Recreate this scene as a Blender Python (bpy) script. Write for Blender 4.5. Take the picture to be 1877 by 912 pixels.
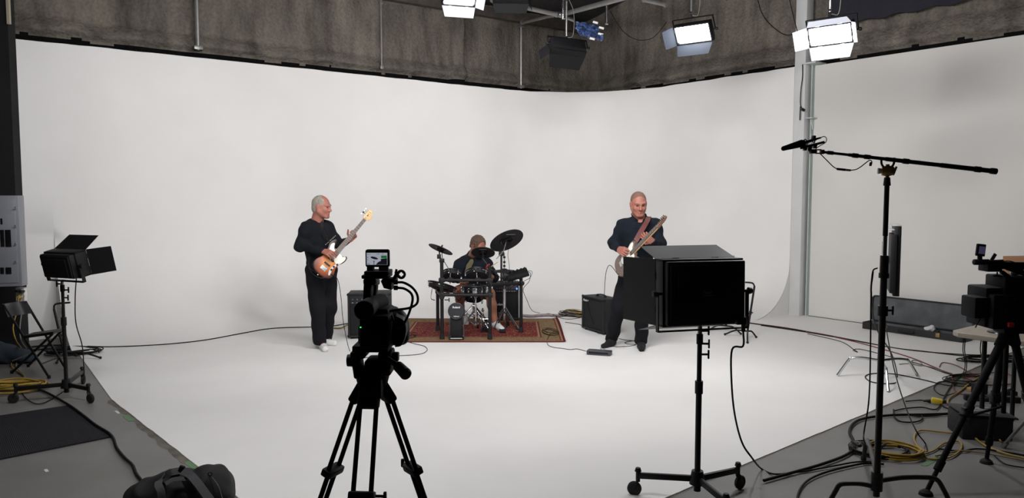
import bpy, bmesh, math, random
import numpy as np
from mathutils import Vector, Matrix, noise, Quaternion

for _o in list(bpy.data.objects):
    bpy.data.objects.remove(_o)
SC = bpy.context.scene
C = SC.collection
PI = math.pi
random.seed(7)
R = math.radians
V = Vector

# ------------------------------------------------------------------ camera
CAM_H, F, PITCH = 1.72, 1400.0, R(4.0)
cam_d = bpy.data.cameras.new('camera')
cam_d.sensor_width = 36.0
cam_d.lens = F / 1877 * 36
cam = bpy.data.objects.new('camera', cam_d)
C.objects.link(cam)
cam.location = (0, 0, CAM_H)
cam.rotation_euler = (PI / 2 - PITCH, 0, 0)
SC.camera = cam
SC.view_settings.view_transform = 'Standard'
SC.view_settings.look = 'None'
SC.view_settings.gamma = 1
SC.view_settings.use_curve_mapping = False
SC.view_settings.exposure = -0.08

# ------------------------------------------------------------------ world: an unlit hall
world = bpy.data.worlds.new('world')
SC.world = world
world.use_nodes = True
world.node_tree.nodes['Background'].inputs[0].default_value = (0.9, 0.92, 1.0, 1)
world.node_tree.nodes['Background'].inputs[1].default_value = 0.015

# light powers (W) of the studio's LED panels; each lamp is built with its fixture
P_WALL = 100.0     # panels hung on the grid that wash the cyclorama
P_BACK = 42.0      # the very bright panel in view at the upper right
P_KEY = 7.0        # panels on the rolling stands

# ------------------------------------------------------------------ pixels to places
def _ray(px, py):
    u = (px - 938.5) / F
    v = (456 - py) / F
    return V((u, math.cos(PITCH) + v * math.sin(PITCH), -math.sin(PITCH) + v * math.cos(PITCH)))


def G(px, py, z=0.0):
    d = _ray(px, py)
    t = (z - CAM_H) / d.z
    return V((0, 0, CAM_H)) + d * t


def P(px, py, Y):
    d = _ray(px, py)
    return V((0, 0, CAM_H)) + d * (Y / d.y)


# ------------------------------------------------------------------ materials
def lin(c):
    return tuple(((x / 255) / 12.92 if x / 255 <= 0.04045 else ((x / 255 + 0.055) / 1.055) ** 2.4) for x in c)


MATS = {}


def mat(name, rgb, rough=0.5, metal=0.0, var=0.0, scale=8.0, bump=0.0, bscale=60.0, spec=0.5, emit=None, estr=0.0,
        stretch=(1, 1, 1), coat=0.0):
    if name in MATS:
        return MATS[name]
    m = bpy.data.materials.new(name)
    m.use_nodes = True
    nt = m.node_tree
    b = nt.nodes['Principled BSDF']
    c = lin(rgb)
    b.inputs['Base Color'].default_value = (*c, 1)
    b.inputs['Roughness'].default_value = rough
    b.inputs['Metallic'].default_value = metal
    b.inputs['Specular IOR Level'].default_value = spec
    if coat:
        b.inputs['Coat Weight'].default_value = coat
    tc = nt.nodes.new('ShaderNodeTexCoord')
    mp = nt.nodes.new('ShaderNodeMapping')
    mp.inputs['Scale'].default_value = stretch
    nt.links.new(tc.outputs['Object'], mp.inputs['Vector'])
    if var > 0:
        n = nt.nodes.new('ShaderNodeTexNoise')
        n.inputs['Scale'].default_value = scale
        n.inputs['Detail'].default_value = 5
        nt.links.new(mp.outputs[0], n.inputs['Vector'])
        r = nt.nodes.new('ShaderNodeValToRGB')
        r.color_ramp.elements[0].position = 0.3
        r.color_ramp.elements[1].position = 0.7
        r.color_ramp.elements[0].color = (*[x * (1 - var) for x in c], 1)
        r.color_ramp.elements[1].color = (*[min(1, x * (1 + var)) for x in c], 1)
        nt.links.new(n.outputs[0], r.inputs[0])
        nt.links.new(r.outputs[0], b.inputs['Base Color'])
    if bump > 0:
        n2 = nt.nodes.new('ShaderNodeTexNoise')
        n2.inputs['Scale'].default_value = bscale
        n2.inputs['Detail'].default_value = 4
        nt.links.new(mp.outputs[0], n2.inputs['Vector'])
        bp = nt.nodes.new('ShaderNodeBump')
        bp.inputs['Strength'].default_value = bump
        bp.inputs['Distance'].default_value = 0.01
        nt.links.new(n2.outputs[0], bp.inputs['Height'])
        nt.links.new(bp.outputs[0], b.inputs['Normal'])
    if emit:
        b.inputs['Emission Color'].default_value = (*lin(emit), 1)
        b.inputs['Emission Strength'].default_value = estr
    MATS[name] = m
    return m


BLK = mat('black_plastic', (20, 20, 22), 0.55, var=0.15, scale=20, spec=0.3)
BLKM = mat('black_metal', (18, 18, 20), 0.5, 0.0, var=0.1, scale=15, spec=0.3)
BLKG = mat('black_gloss', (18, 18, 20), 0.25)
RUB = mat('black_rubber', (22, 22, 22), 0.8, bump=0.1)
CHR = mat('chrome', (205, 206, 208), 0.16, 1.0, bump=0.02, bscale=30)
STEEL = mat('brushed_steel', (150, 150, 150), 0.35, 0.9, var=0.1, scale=40)
BRASS = mat('worn_brass', (176, 146, 96), 0.35, 0.9, var=0.2, scale=60)
CLOTH = mat('black_cloth', (19, 20, 25), 0.95, var=0.2, scale=12, bump=0.25, bscale=180, spec=0.2)
SHIRT = mat('black_knit', (20, 22, 27), 0.95, var=0.2, scale=9, bump=0.25, bscale=220, spec=0.2)
NAVY = mat('navy_cloth', (19, 24, 32), 0.95, var=0.2, scale=9, bump=0.25, bscale=220, spec=0.2)
DARKT = mat('black_trousers', (20, 20, 24), 0.95, var=0.2, scale=9, bump=0.2, bscale=200, spec=0.2)
OLIVE = mat('olive_cloth', (100, 92, 66), 0.95, var=0.15, scale=14, bump=0.2, bscale=200, spec=0.2)
WHITEF = mat('white_fabric', (214, 213, 210), 0.9, var=0.06, scale=20, bump=0.3, bscale=90)
YEL = mat('yellow_cable', (158, 128, 46), 0.5, var=0.2, scale=6)
RED = mat('red_cable', (112, 30, 36), 0.5, var=0.15, scale=6)
CORD = mat('black_cable', (12, 12, 13), 0.6, spec=0.2)
GREYC = mat('grey_cable', (120, 118, 112), 0.6)
TUBE = mat('grey_pipe', (150, 148, 144), 0.4, 0.5, var=0.15, scale=10)


# ------------------------------------------------------------------ mesh builder
class MB:
    def __init__(s):
        s.bm = bmesh.new()

    def _xf(s, verts, M):
        for v in verts:
            v.co = M @ v.co

    def box(s, c, size, rot=None, bevel=0.0, seg=2):
        """axis box of the given size about c; rot = 3x3/4x4 matrix or euler"""
        bm2 = bmesh.new()
        bmesh.ops.create_cube(bm2, size=1.0)
        for v in bm2.verts:
            v.co = V((v.co.x * size[0], v.co.y * size[1], v.co.z * size[2]))
        if bevel > 0:
            bmesh.ops.bevel(bm2, geom=list(bm2.edges), offset=min(bevel, min(size) * 0.45), segments=seg,
                            affect='EDGES', profile=0.5)
        s._merge(bm2, c, rot)
        return s

    def _merge(s, bm2, c=(0, 0, 0), rot=None):
        M = Matrix.Translation(V(c))
        if rot is not None:
            if isinstance(rot, (tuple, list)):
                from mathutils import Euler
                rot = Euler(rot).to_matrix()
            M = M @ rot.to_4x4()
        me = bpy.data.meshes.new('tmp')
        bm2.transform(M)
        bm2.to_mesh(me)
        bm2.free()
        s.bm.from_mesh(me)
        bpy.data.meshes.remove(me)

    def cyl(s, a, b, r0, r1=None, n=16, caps=True):
        a, b = V(a), V(b)
        if r1 is None:
            r1 = r0
        d = b - a
        if d.length < 1e-7:
            return s
        q = d.to_track_quat('Z', 'Y').to_matrix()
        X, Y = q.col[0], q.col[1]
        ra, rb = [], []
        for i in range(n):
            t = 2 * PI * i / n
            o = X * math.cos(t) + Y * math.sin(t)
            ra.append(s.bm.verts.new(a + o * r0))
            rb.append(s.bm.verts.new(b + o * r1))
        for i in range(n):
            j = (i + 1) % n
            s.bm.faces.new((ra[i], ra[j], rb[j], rb[i]))
        if caps:
            s.bm.faces.new(ra[::-1])
            s.bm.faces.new(rb)
        return s

    def bar(s, a, b, w, h, up=(0, 0, 1), bevel=0.0):
        """rectangular bar from a to b"""
        a, b = V(a), V(b)
        d = b - a
        z = d.normalized()
        u = V(up)
        x = u.cross(z)
        if x.length < 1e-4:
            x = V((1, 0, 0)).cross(z)
        x.normalize()
        y = z.cross(x)
        M = Matrix((x, y, z)).transposed()
        return s.box((a + b) / 2, (w, h, d.length), M, bevel)

    def lathe(s, prof, a, axis=(0, 0, 1), n=24):
        """prof: list of (r, h) along axis from a"""
        a = V(a)
        q = V(axis).to_track_quat('Z', 'Y').to_matrix()
        X, Y, Z = q.col[0], q.col[1], q.col[2]
        prev = None
        for (r, h) in prof:
            if r < 1e-6:
                ring = [s.bm.verts.new(a + Z * h)]
            else:
                ring = [s.bm.verts.new(a + Z * h + (X * math.cos(2 * PI * i / n) + Y * math.sin(2 * PI * i / n)) * r)
                        for i in range(n)]
            if prev is not None:
                if len(prev) == 1 and len(ring) > 1:
                    for i in range(n):
                        s.bm.faces.new((prev[0], ring[(i + 1) % n], ring[i]))
                elif len(ring) == 1 and len(prev) > 1:
                    for i in range(n):
                        s.bm.faces.new((prev[i], prev[(i + 1) % n], ring[0]))
                elif len(ring) > 1:
                    for i in range(n):
                        j = (i + 1) % n
                        s.bm.faces.new((prev[i], prev[j], ring[j], ring[i]))
            prev = ring
        return s

    def ball(s, c, r, rot=None, seg=16):
        bm2 = bmesh.new()
        bmesh.ops.create_uvsphere(bm2, u_segments=seg, v_segments=max(6, seg // 2), radius=1.0)
        rr = (r, r, r) if isinstance(r, (int, float)) else r
        for v in bm2.verts:
            v.co = V((v.co.x * rr[0], v.co.y * rr[1], v.co.z * rr[2]))
        s._merge(bm2, c, rot)
        return s

    def torus(s, c, axis, R_, r, n=28, m=8, a0=0.0, a1=2 * PI, ref=None):
        q = V(axis).to_track_quat('Z', 'Y').to_matrix()
        X, Y = q.col[0], q.col[1]
        if ref is not None:
            Z = V(axis).normalized()
            X = (V(ref) - Z * V(ref).dot(Z)).normalized()
            Y = Z.cross(X)
        full = abs(a1 - a0 - 2 * PI) < 1e-4
        pts = [V(c) + (X * math.cos(a0 + (a1 - a0) * i / n) + Y * math.sin(a0 + (a1 - a0) * i / n)) * R_
               for i in range(n if full else n + 1)]
        return s.tube(pts, r, m, closed=full, smooth=False)

    def tube(s, pts, r, m=8, closed=False, smooth=True, sub=6):
        pts = [V(p) for p in pts]
        if smooth and len(pts) > 2:
            pts = catmull(pts, sub, closed)
        n = len(pts)
        rs = r if isinstance(r, (list, tuple)) else None
        rings = []
        up = None
        for i in range(n):
            if closed:
                t = pts[(i + 1) % n] - pts[i - 1]
            else:
                t = pts[min(i + 1, n - 1)] - pts[max(i - 1, 0)]
            if t.length < 1e-9:
                t = V((0, 0, 1))
            t.normalize()
            if up is None:
                up = V((0, 0, 1)) if abs(t.z) < 0.9 else V((1, 0, 0))
            x = up - t * up.dot(t)
            if x.length < 1e-5:
                x = t.orthogonal()
            x.normalize()
            up = x
            y = t.cross(x)
            rad = r if rs is None else rs[0] + (rs[1] - rs[0]) * i / (n - 1)
            rings.append([s.bm.verts.new(pts[i] + (x * math.cos(2 * PI * k / m) + y * math.sin(2 * PI * k / m)) * rad)
                          for k in range(m)])
        for i in range(n if closed else n - 1):
            A, B = rings[i], rings[(i + 1) % n]
            for k in range(m):
                l = (k + 1) % m
                s.bm.faces.new((A[k], A[l], B[l], B[k]))
        if not closed:
            s.bm.faces.new(rings[0][::-1])
            s.bm.faces.new(rings[-1])
        return s

    def prism(s, outline, t, M, bevel=0.0, dome=0.0):
        """outline: list of (x, y) extruded z from 0 to t, placed by the 4x4 matrix M"""
        bm2 = bmesh.new()
        vs = [bm2.verts.new((x, y, 0)) for x, y in outline]
        f = bm2.faces.new(vs)
        r = bmesh.ops.extrude_face_region(bm2, geom=[f])
        for g in r['geom']:
            if isinstance(g, bmesh.types.BMVert):
                g.co.z += t
        bmesh.ops.recalc_face_normals(bm2, faces=bm2.faces)
        if bevel > 0:
            ed = [e for e in bm2.edges if abs(e.verts[0].co.z - e.verts[1].co.z) < 1e-6]
            bmesh.ops.bevel(bm2, geom=ed, offset=bevel, segments=3, affect='EDGES', profile=0.5)
        bm2.transform(M)
        me = bpy.data.meshes.new('tmp')
        bm2.to_mesh(me)
        bm2.free()
        s.bm.from_mesh(me)
        bpy.data.meshes.remove(me)
        return s

    def strip(s, pts, width_dir, w, t=0.002):
        """a flat band along pts, w wide, t thick"""
        pts = catmull([V(p) for p in pts], 6, False)
        n = len(pts)
        prev = None
        for i in range(n):
            tn = (pts[min(i + 1, n - 1)] - pts[max(i - 1, 0)]).normalized()
            wd = V(width_dir[i * len(width_dir) // n]) if isinstance(width_dir, list) else V(width_dir)
            wd = (wd - tn * wd.dot(tn)).normalized()
            nn = tn.cross(wd)
            q = [s.bm.verts.new(pts[i] + wd * (w / 2 * a) + nn * (t / 2 * b)) for a, b in
                 ((-1, -1), (1, -1), (1, 1), (-1, 1))]
            if prev:
                for k in range(4):
                    s.bm.faces.new((prev[k], prev[(k + 1) % 4], q[(k + 1) % 4], q[k]))
            else:
                s.bm.faces.new(q[::-1])
            prev = q
        s.bm.faces.new(prev)
        return s

    def build(s, name, m, parent=None, world=True, smooth=35):
        bmesh.ops.recalc_face_normals(s.bm, faces=s.bm.faces)
        me = bpy.data.meshes.new(name)
        s.bm.to_mesh(me)
        s.bm.free()
        return link(name, me, m, parent, world, smooth)


def catmull(pts, sub, closed=False):
    out = []
    n = len(pts)
    rng = range(n) if closed else range(n - 1)
    for i in rng:
        if closed:
            p0, p1, p2, p3 = pts[i - 1], pts[i], pts[(i + 1) % n], pts[(i + 2) % n]
        else:
            p1, p2 = pts[i], pts[i + 1]
            p0 = pts[i - 1] if i > 0 else p1 * 2 - p2
            p3 = pts[i + 2] if i + 2 < n else p2 * 2 - p1
        for k in range(sub):
            t = k / sub
            out.append(0.5 * ((2 * p1) + (p2 - p0) * t + (2 * p0 - 5 * p1 + 4 * p2 - p3) * t * t +
                              (3 * p1 - p0 - 3 * p2 + p3) * t ** 3))
    if not closed:
        out.append(pts[-1])
    return out


def Wm(o):
    M = o.matrix_basis.copy()
    if o.parent:
        M = Wm(o.parent) @ M
    return M


def link(name, me, m, parent=None, world=True, smooth=35):
    if smooth:
        me.shade_smooth()
        me.set_sharp_from_angle(angle=R(smooth))
    o = bpy.data.objects.new(name, me)
    C.objects.link(o)
    if m:
        for x in (m if isinstance(m, list) else [m]):
            me.materials.append(x)
    if parent:
        o.parent = parent
        if world:
            me.transform(Wm(parent).inverted())
    return o


def thing(name, label, cat, loc=(0, 0, 0), rot=(0, 0, 0), group=None):
    o = bpy.data.objects.new(name, None)
    o.empty_display_size = 0.1
    C.objects.link(o)
    o.location = loc
    o.rotation_euler = rot
    o['label'] = label
    o['category'] = cat
    if group:
        o['group'] = group
    return o


def tag(o, label, cat, group=None, kind=None):
    o['label'] = label
    o['category'] = cat
    if group:
        o['group'] = group
    if kind:
        o['kind'] = kind
    return o


def recentre(o):
    """put a single-mesh thing's origin at the middle of its base"""
    me = o.data
    co = np.empty(len(me.vertices) * 3)
    me.vertices.foreach_get('co', co)
    co = co.reshape(-1, 3)
    c = V(((co[:, 0].min() + co[:, 0].max()) / 2, (co[:, 1].min() + co[:, 1].max()) / 2, co[:, 2].min()))
    me.transform(Matrix.Translation(-c))
    o.location = c
    return o


def struct(o):
    o['kind'] = 'structure'
    return o


def pbox(mb, x0, y0, x1, y1, Y, depth, bevel=0.003):
    """box whose camera-side face spans the pixel rectangle at distance Y"""
    a, b = P(x0, y0, Y), P(x1, y1, Y)
    c = (a + b) / 2
    mb.box((c.x, Y + depth / 2, c.z), (abs(b.x - a.x), depth, abs(a.z - b.z)), None, bevel)
    return mb


def frame(x, z):
    """4x4 with given x axis and (approximately) z axis"""
    x = V(x).normalized()
    z = V(z)
    z = (z - x * z.dot(x)).normalized()
    y = z.cross(x)
    return Matrix((x, y, z)).transposed().to_4x4()


def text_mesh(body, size, M, m, name, parent, depth=0.0015, bold=0.0, shear=0.0):
    cu = bpy.data.curves.new('txt', 'FONT')
    cu.body = body
    cu.size = size
    cu.extrude = depth
    cu.offset = bold
    cu.shear = shear
    cu.align_x = 'CENTER'
    cu.align_y = 'CENTER'
    ob = bpy.data.objects.new('txt', cu)
    C.objects.link(ob)
    dg = bpy.context.evaluated_depsgraph_get()
    me = bpy.data.meshes.new_from_object(ob.evaluated_get(dg))
    bpy.data.objects.remove(ob)
    me.transform(M)
    me.materials.clear()
    return link(name, me, m, parent, True, 0)

# ================================================================== THE ROOM
HW = 3.53
A = V((0.8, 0.6, 0))      # along the left cyclorama wall, towards the back corner
B = V((0.6, -0.8, 0))     # along the right wall, towards the camera
CORN = V((1.41, 14.37, 0))


def white_paint():
    m = mat('white_cyc_paint', (232, 230, 227), 0.6, spec=0.3)
    nt = m.node_tree
    b = nt.nodes['Principled BSDF']
    n = nt.nodes.new('ShaderNodeTexNoise')
    n.inputs['Scale'].default_value = 0.9
    n.inputs['Detail'].default_value = 8
    r = nt.nodes.new('ShaderNodeValToRGB')
    r.color_ramp.elements[0].position = 0.3
    r.color_ramp.elements[0].color = (*lin((227, 225, 222)), 1)
    r.color_ramp.elements[1].position = 0.65
    r.color_ramp.elements[1].color = (*lin((234, 232, 229)), 1)
    tc = nt.nodes.new('ShaderNodeTexCoord')
    nt.links.new(tc.outputs['Object'], n.inputs['Vector'])
    nt.links.new(n.outputs[0], r.inputs[0])
    nt.links.new(r.outputs[0], b.inputs['Base Color'])
    return m


CYC = white_paint()


def floor_paint():
    m = mat('grey_floor_paint', (128, 126, 122), 0.55, spec=0.4)
    nt = m.node_tree
    b = nt.nodes['Principled BSDF']
    tc = nt.nodes.new('ShaderNodeTexCoord')
    n = nt.nodes.new('ShaderNodeTexNoise')
    n.inputs['Scale'].default_value = 1.6
    n.inputs['Detail'].default_value = 9
    n.inputs['Roughness'].default_value = 0.65
    r = nt.nodes.new('ShaderNodeValToRGB')
    r.color_ramp.elements[0].position = 0.25
    r.color_ramp.elements[0].color = (*lin((104, 102, 98)), 1)
    r.color_ramp.elements[1].position = 0.75
    r.color_ramp.elements[1].color = (*lin((132, 130, 127)), 1)
    nt.links.new(tc.outputs['Object'], n.inputs['Vector'])
    nt.links.new(n.outputs[0], r.inputs[0])
    # chips and pale scuffs
    n2 = nt.nodes.new('ShaderNodeTexNoise')
    n2.inputs['Scale'].default_value = 11
    n2.inputs['Detail'].default_value = 6
    n2.inputs['Roughness'].default_value = 0.7
    nt.links.new(tc.outputs['Object'], n2.inputs['Vector'])
    r2 = nt.nodes.new('ShaderNodeValToRGB')
    r2.color_ramp.elements[0].position = 0.69
    r2.color_ramp.elements[0].color = (0, 0, 0, 1)
    r2.color_ramp.elements[1].position = 0.73
    r2.color_ramp.elements[1].color = (1, 1, 1, 1)
    nt.links.new(n2.outputs[0], r2.inputs[0])
    mx = nt.nodes.new('ShaderNodeMixRGB')
    mx.inputs[2].default_value = (*lin((176, 174, 168)), 1)
    nt.links.new(r2.outputs[0], mx.inputs[0])
    nt.links.new(r.outputs[0], mx.inputs[1])
    nt.links.new(mx.outputs[0], b.inputs['Base Color'])
    n3 = nt.nodes.new('ShaderNodeMapRange')
    n3.inputs[3].default_value = 0.38
    n3.inputs[4].default_value = 0.7
    nt.links.new(n.outputs[0], n3.inputs[0])
    nt.links.new(n3.outputs[0], b.inputs['Roughness'])
    return m


def foam_mat():
    m = mat('sprayed_foam', (104, 96, 86), 0.95, spec=0.15)
    nt = m.node_tree
    b = nt.nodes['Principled BSDF']
    tc = nt.nodes.new('ShaderNodeTexCoord')
    mp = nt.nodes.new('ShaderNodeMapping')
    mp.inputs['Scale'].default_value = (0.6, 0.6, 0.16)
    nt.links.new(tc.outputs['Object'], mp.inputs[0])
    n = nt.nodes.new('ShaderNodeTexNoise')
    n.inputs['Scale'].default_value = 5.5
    n.inputs['Detail'].default_value = 8
    n.inputs['Roughness'].default_value = 0.6
    nt.links.new(mp.outputs[0], n.inputs['Vector'])
    r = nt.nodes.new('ShaderNodeValToRGB')
    e = r.color_ramp.elements
    e[0].position = 0.3
    e[0].color = (*lin((84, 78, 73)), 1)
    e[1].position = 0.68
    e[1].color = (*lin((140, 132, 121)), 1)
    x = e.new(0.48)
    x.color = (*lin((116, 109, 101)), 1)
    nt.links.new(n.outputs[0], r.inputs[0])
    n2 = nt.nodes.new('ShaderNodeTexNoise')
    n2.inputs['Scale'].default_value = 26
    n2.inputs['Detail'].default_value = 8
    nt.links.new(tc.outputs['Object'], n2.inputs['Vector'])
    mx = nt.nodes.new('ShaderNodeMixRGB')
    mx.blend_type = 'MULTIPLY'
    mx.inputs[0].default_value = 0.35
    nt.links.new(r.outputs[0], mx.inputs[1])
    r2 = nt.nodes.new('ShaderNodeValToRGB')
    r2.color_ramp.elements[0].position = 0.35
    r2.color_ramp.elements[0].color = (0.35, 0.35, 0.35, 1)
    r2.color_ramp.elements[1].position = 0.6
    nt.links.new(n2.outputs[0], r2.inputs[0])
    nt.links.new(r2.outputs[0], mx.inputs[2])
    nt.links.new(mx.outputs[0], b.inputs['Base Color'])
    bp = nt.nodes.new('ShaderNodeBump')
    bp.inputs['Strength'].default_value = 0.9
    bp.inputs['Distance'].default_value = 0.03
    nt.links.new(n2.outputs[0], bp.inputs['Height'])
    nt.links.new(bp.outputs[0], b.inputs['Normal'])
    return m


FOAM = foam_mat()

# grey floor slab of the whole hall
mb = MB()
mb.box((0, 6, -0.05), (20, 24, 0.1))
struct(mb.build('floor', floor_paint()))

# white painted floor of the cyclorama: a thin skin on the slab, ragged at its two open edges
fl_l0, fl_l1 = G(150, 690), G(452, 925)
fl_r0, fl_r1 = G(1190, 925), G(1740, 694)
dl = (fl_l1 - fl_l0).normalized()
dr = (fl_r1 - fl_r0).normalized()


def isect(p, d, q, e):
    den = d.x * e.y - d.y * e.x
    t = ((q.x - p.x) * e.y - (q.y - p.y) * e.x) / den
    return p + d * t


front = isect(fl_l0, dl, fl_r0, dr)
LW0 = V((-4.61, 9.85, 0))                     # a point on the left wall
Lend = LW0 + A * (-1.7)                       # where the left wall stops
cove_l = LW0 + A * (-1.12)
WING0 = V((4.2, 10.88, 0))
wing_r = isect(fl_r0, dr, WING0, B)
wing_far = WING0 + B * 0.0


def ragged(a, b, n, amp):
    out = []
    d = (b - a)
    nrm = V((-d.y, d.x, 0)).normalized()
    for i in range(n):
        t = i / n
        out.append(a + d * t + nrm * (noise.noise(V((t * 23 + a.x, a.y, 1.3))) * amp + noise.noise(V((t * 90, a.x, 7))) * amp * 0.4))
    return out


left_far = isect(fl_l0, dl, cove_l, V((0.6, -0.8, 0)))
poly = ragged(left_far, front, 90, 0.007) + ragged(front, wing_r, 90, 0.007)
poly += [wing_r, WING0 + V((-0.1, 0.3, 0)), CORN + V((0.0, -0.3, 0)), cove_l + V((0.1, 0, 0))]
mb = MB()
vs = [mb.bm.verts.new((p.x, p.y, 0.006)) for p in poly]
lo = [mb.bm.verts.new((p.x, p.y, 0.0)) for p in poly]
mb.bm.faces.new(vs)
for i in range(len(vs)):
    j = (i + 1) % len(vs)
    mb.bm.faces.new((vs[i], lo[i], lo[j], vs[j]))
bmesh.ops.triangulate(mb.bm, faces=[f for f in mb.bm.faces if len(f.verts) > 4])
struct(mb.build('floor_white', CYC, smooth=0))

# dirty strip where the paint of the slab was taped off along the left edge
for (a_, b_, sg) in ((left_far, front, -1), (front, wing_r, -1)):
    d_ = (b_ - a_).normalized()
    nn_ = V((-d_.y, d_.x, 0)) * sg
    mb = MB()
    prev = None
    for i in range(121):
        p_ = a_ + (b_ - a_) * (i / 120)
        w_ = (0.045 if a_.x < -2 else 0.012) + (0.03 if a_.x < -2 else 0.012) * noise.noise(V((i * 0.35, a_.x, 2)))
        q_ = [mb.bm.verts.new((p_.x - nn_.x * 0.03, p_.y - nn_.y * 0.03, 0.0012)), mb.bm.verts.new((p_.x + nn_.x * w_, p_.y + nn_.y * w_, 0.0012))]
        if prev:
            mb.bm.faces.new((prev[0], q_[0], q_[1], prev[1]))
        prev = q_
    struct(mb.build('trim_dirt', mat('dirty_edge', (100, 94, 86), 0.8, var=0.35, scale=9), smooth=0))

# green and white flakes of old paint along the edge
fm = [mat('green_paint', (96, 128, 92), 0.7), mat('white_flake', (205, 203, 198), 0.7)]
for (x, y, l, w, k) in ((236, 766, 0.2, 0.05, 0), (352, 852, 0.17, 0.05, 0), (1655, 727, 0.5, 0.03, 0), (1762, 694, 0.3, 0.04, 0),
                        (215, 755, 0.10, 0.02, 1), (85, 862, 0.06, 0.02, 1), (1706, 845, 0.25, 0.04, 0)):
    p = G(x, y)
    mb = MB()
    d = dl if x < 900 else dr
    nn = V((-d.y, d.x, 0))
    out = []
    for i in range(24):
        t = 2 * PI * i / 24
        rr = 1 + 0.18 * noise.noise(V((x, i * 0.9, 0)))
        sq = lambda v: math.copysign(abs(v) ** 0.35, v)
        q = d * (sq(math.cos(t)) * l / 2 * rr) + nn * (sq(math.sin(t)) * w / 2 * rr)
        out.append((q.x, q.y))
    mb.prism(out, 0.002, Matrix.Translation((p.x, p.y, 0.0)))
    o = mb.build('trim_1', fm[k], smooth=0)
    struct(o)

# ---- cyclorama: wall, rounded corner, cove, swept as one surface
path = []
RC = 2.0
tl = CORN - A * RC
tr = CORN + B * RC
L0 = Lend
n1 = 40
path.append((L0, B))
path.append((cove_l - A * 0.004, B))
for i in range(n1):
    path.append((cove_l + (tl - cove_l) * (i / n1), B))
cen = tl + B * RC
for i in range(33):
    a = PI / 2 * i / 32
    nrm = (B * math.cos(a) - A * math.sin(a))
    path.append((cen - nrm * RC, nrm))
R0 = tr
R1 = V((3.99, 10.93, 0))
for i in range(1, 21):
    path.append((R0 + (R1 - R0) * (i / 20), -A))
s_cove = (cove_l - L0).length
tot = [0.0]
for i in range(1, len(path)):
    tot.append(tot[-1] + (path[i][0] - path[i - 1][0]).length)


def cove_r(s):
    t = max(0, min(1, s / tot[-1]))
    return 1.4 * (1 - t) + 0.80 * t


mb = MB()
rows = []
NA = 16
for k, (p, nrm) in enumerate(path):
    r = cove_r(tot[k])
    row = []
    ztop = HW + 0.010 * noise.noise(V((tot[k] * 3, 0, 0)))
    # thickness on top
    back = p - nrm * 0.05
    row.append((back.x, back.y, ztop))
    row.append((p.x, p.y, ztop))
    for i in range(1, 8):
        z = ztop + (r - ztop) * i / 8
        row.append((p.x, p.y, z))
    if tot[k] >= s_cove - 1e-3:
        for i in range(NA + 1):
            a = PI / 2 * i / NA
            q = p + nrm * (r - r * math.cos(a))
            row.append((q.x, q.y, r - r * math.sin(a) + 0.0062))
    else:
        for i in range(NA + 1):
            row.append((p.x, p.y, r * (1 - i / NA) + 0.0))
    rows.append([mb.bm.verts.new(c) for c in row])
for a, b in zip(rows[:-1], rows[1:]):
    for i in range(len(a) - 1):
        mb.bm.faces.new((a[i], b[i], b[i + 1], a[i + 1]))
# end caps of the cove
for ends in (R1,):
    p, nrm = path[-1]
    r = cove_r(tot[-1])
    pts = [p] + [p + nrm * (r - r * math.cos(PI / 2 * i / NA)) + V((0, 0, r - r * math.sin(PI / 2 * i / NA))) for i in range(NA + 1)]
    mb.bm.faces.new([mb.bm.verts.new(q) for q in pts])
o = mb.build('wall_cyclorama', CYC, smooth=50)
struct(o)

# white post where the cyclorama ends
GW = mat('grey_white_paint', (206, 206, 205), 0.55, var=0.05, scale=3)
rz = Matrix.Rotation(math.atan2(A.y, A.x), 3, 'Z')
mb = MB()
pc = R1 + B * 0.084 + A * 0.082
mb.box((pc.x, pc.y, 2.9), (0.164, 0.168, 5.8), rz, 0.004)
struct(mb.build('trim_post', GW))
# steel channel in the recess right of the post, with cap plate and bracket
mb = MB()
q = R1 + B * 0.14 + A * 0.175
mb.box((q.x, q.y, 1.77), (0.012, 0.26, 3.54), rz)
q = R1 + B * 0.205 + A * 0.135
mb.box((q.x, q.y, 1.77), (0.07, 0.012, 3.54), rz)
q = R1 + B * 0.23 + A * 0.10
mb.box((q.x, q.y, 3.55), (0.26, 0.22, 0.02), rz)
q = R1 + B * 0.235 + A * 0.09
zz = P(1480, 216, 10.75).z
mb.box((q.x, q.y, zz), (0.16, 0.10, 0.014), rz)
mb.bar((q.x, q.y, zz), q + A * 0.06 + V((0, 0, zz - 0.14)), 0.01, 0.09)
struct(mb.build('trim_beam', mat('pale_green_paint', (190, 198, 193), 0.5, var=0.05, scale=4)))

# wing wall on the right, past the post
mb = MB()
wa, wb = WING0 + B * 0.07, WING0 + B * 8
rzB = Matrix.Rotation(math.atan2(B.y, B.x), 3, 'Z')
mb.box((wa + wb) / 2 + A * 0.05 + V((0, 0, HW / 2)), ((wb - wa).length, 0.1, HW), rzB)
struct(mb.build('wall_right', mat('white_wall_paint', (214, 211, 206), 0.6, var=0.03, scale=1.2)))
mb = MB()
mb.box((wa + wb) / 2 - A * 0.01 + V((0, 0, 0.006)), ((wb - wa).length, 0.012, 0.012), rzB)
struct(mb.build('baseboard_right', mat('dark_gap', (40, 38, 36), 0.9)))


# ---- sprayed foam upper walls
GAP_SHADE = mat('black_gap_shade', (16, 15, 15), 0.95, var=0.3, scale=20, spec=0.1)  # shade of the gap under the foam lip, put in as black colour


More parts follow.
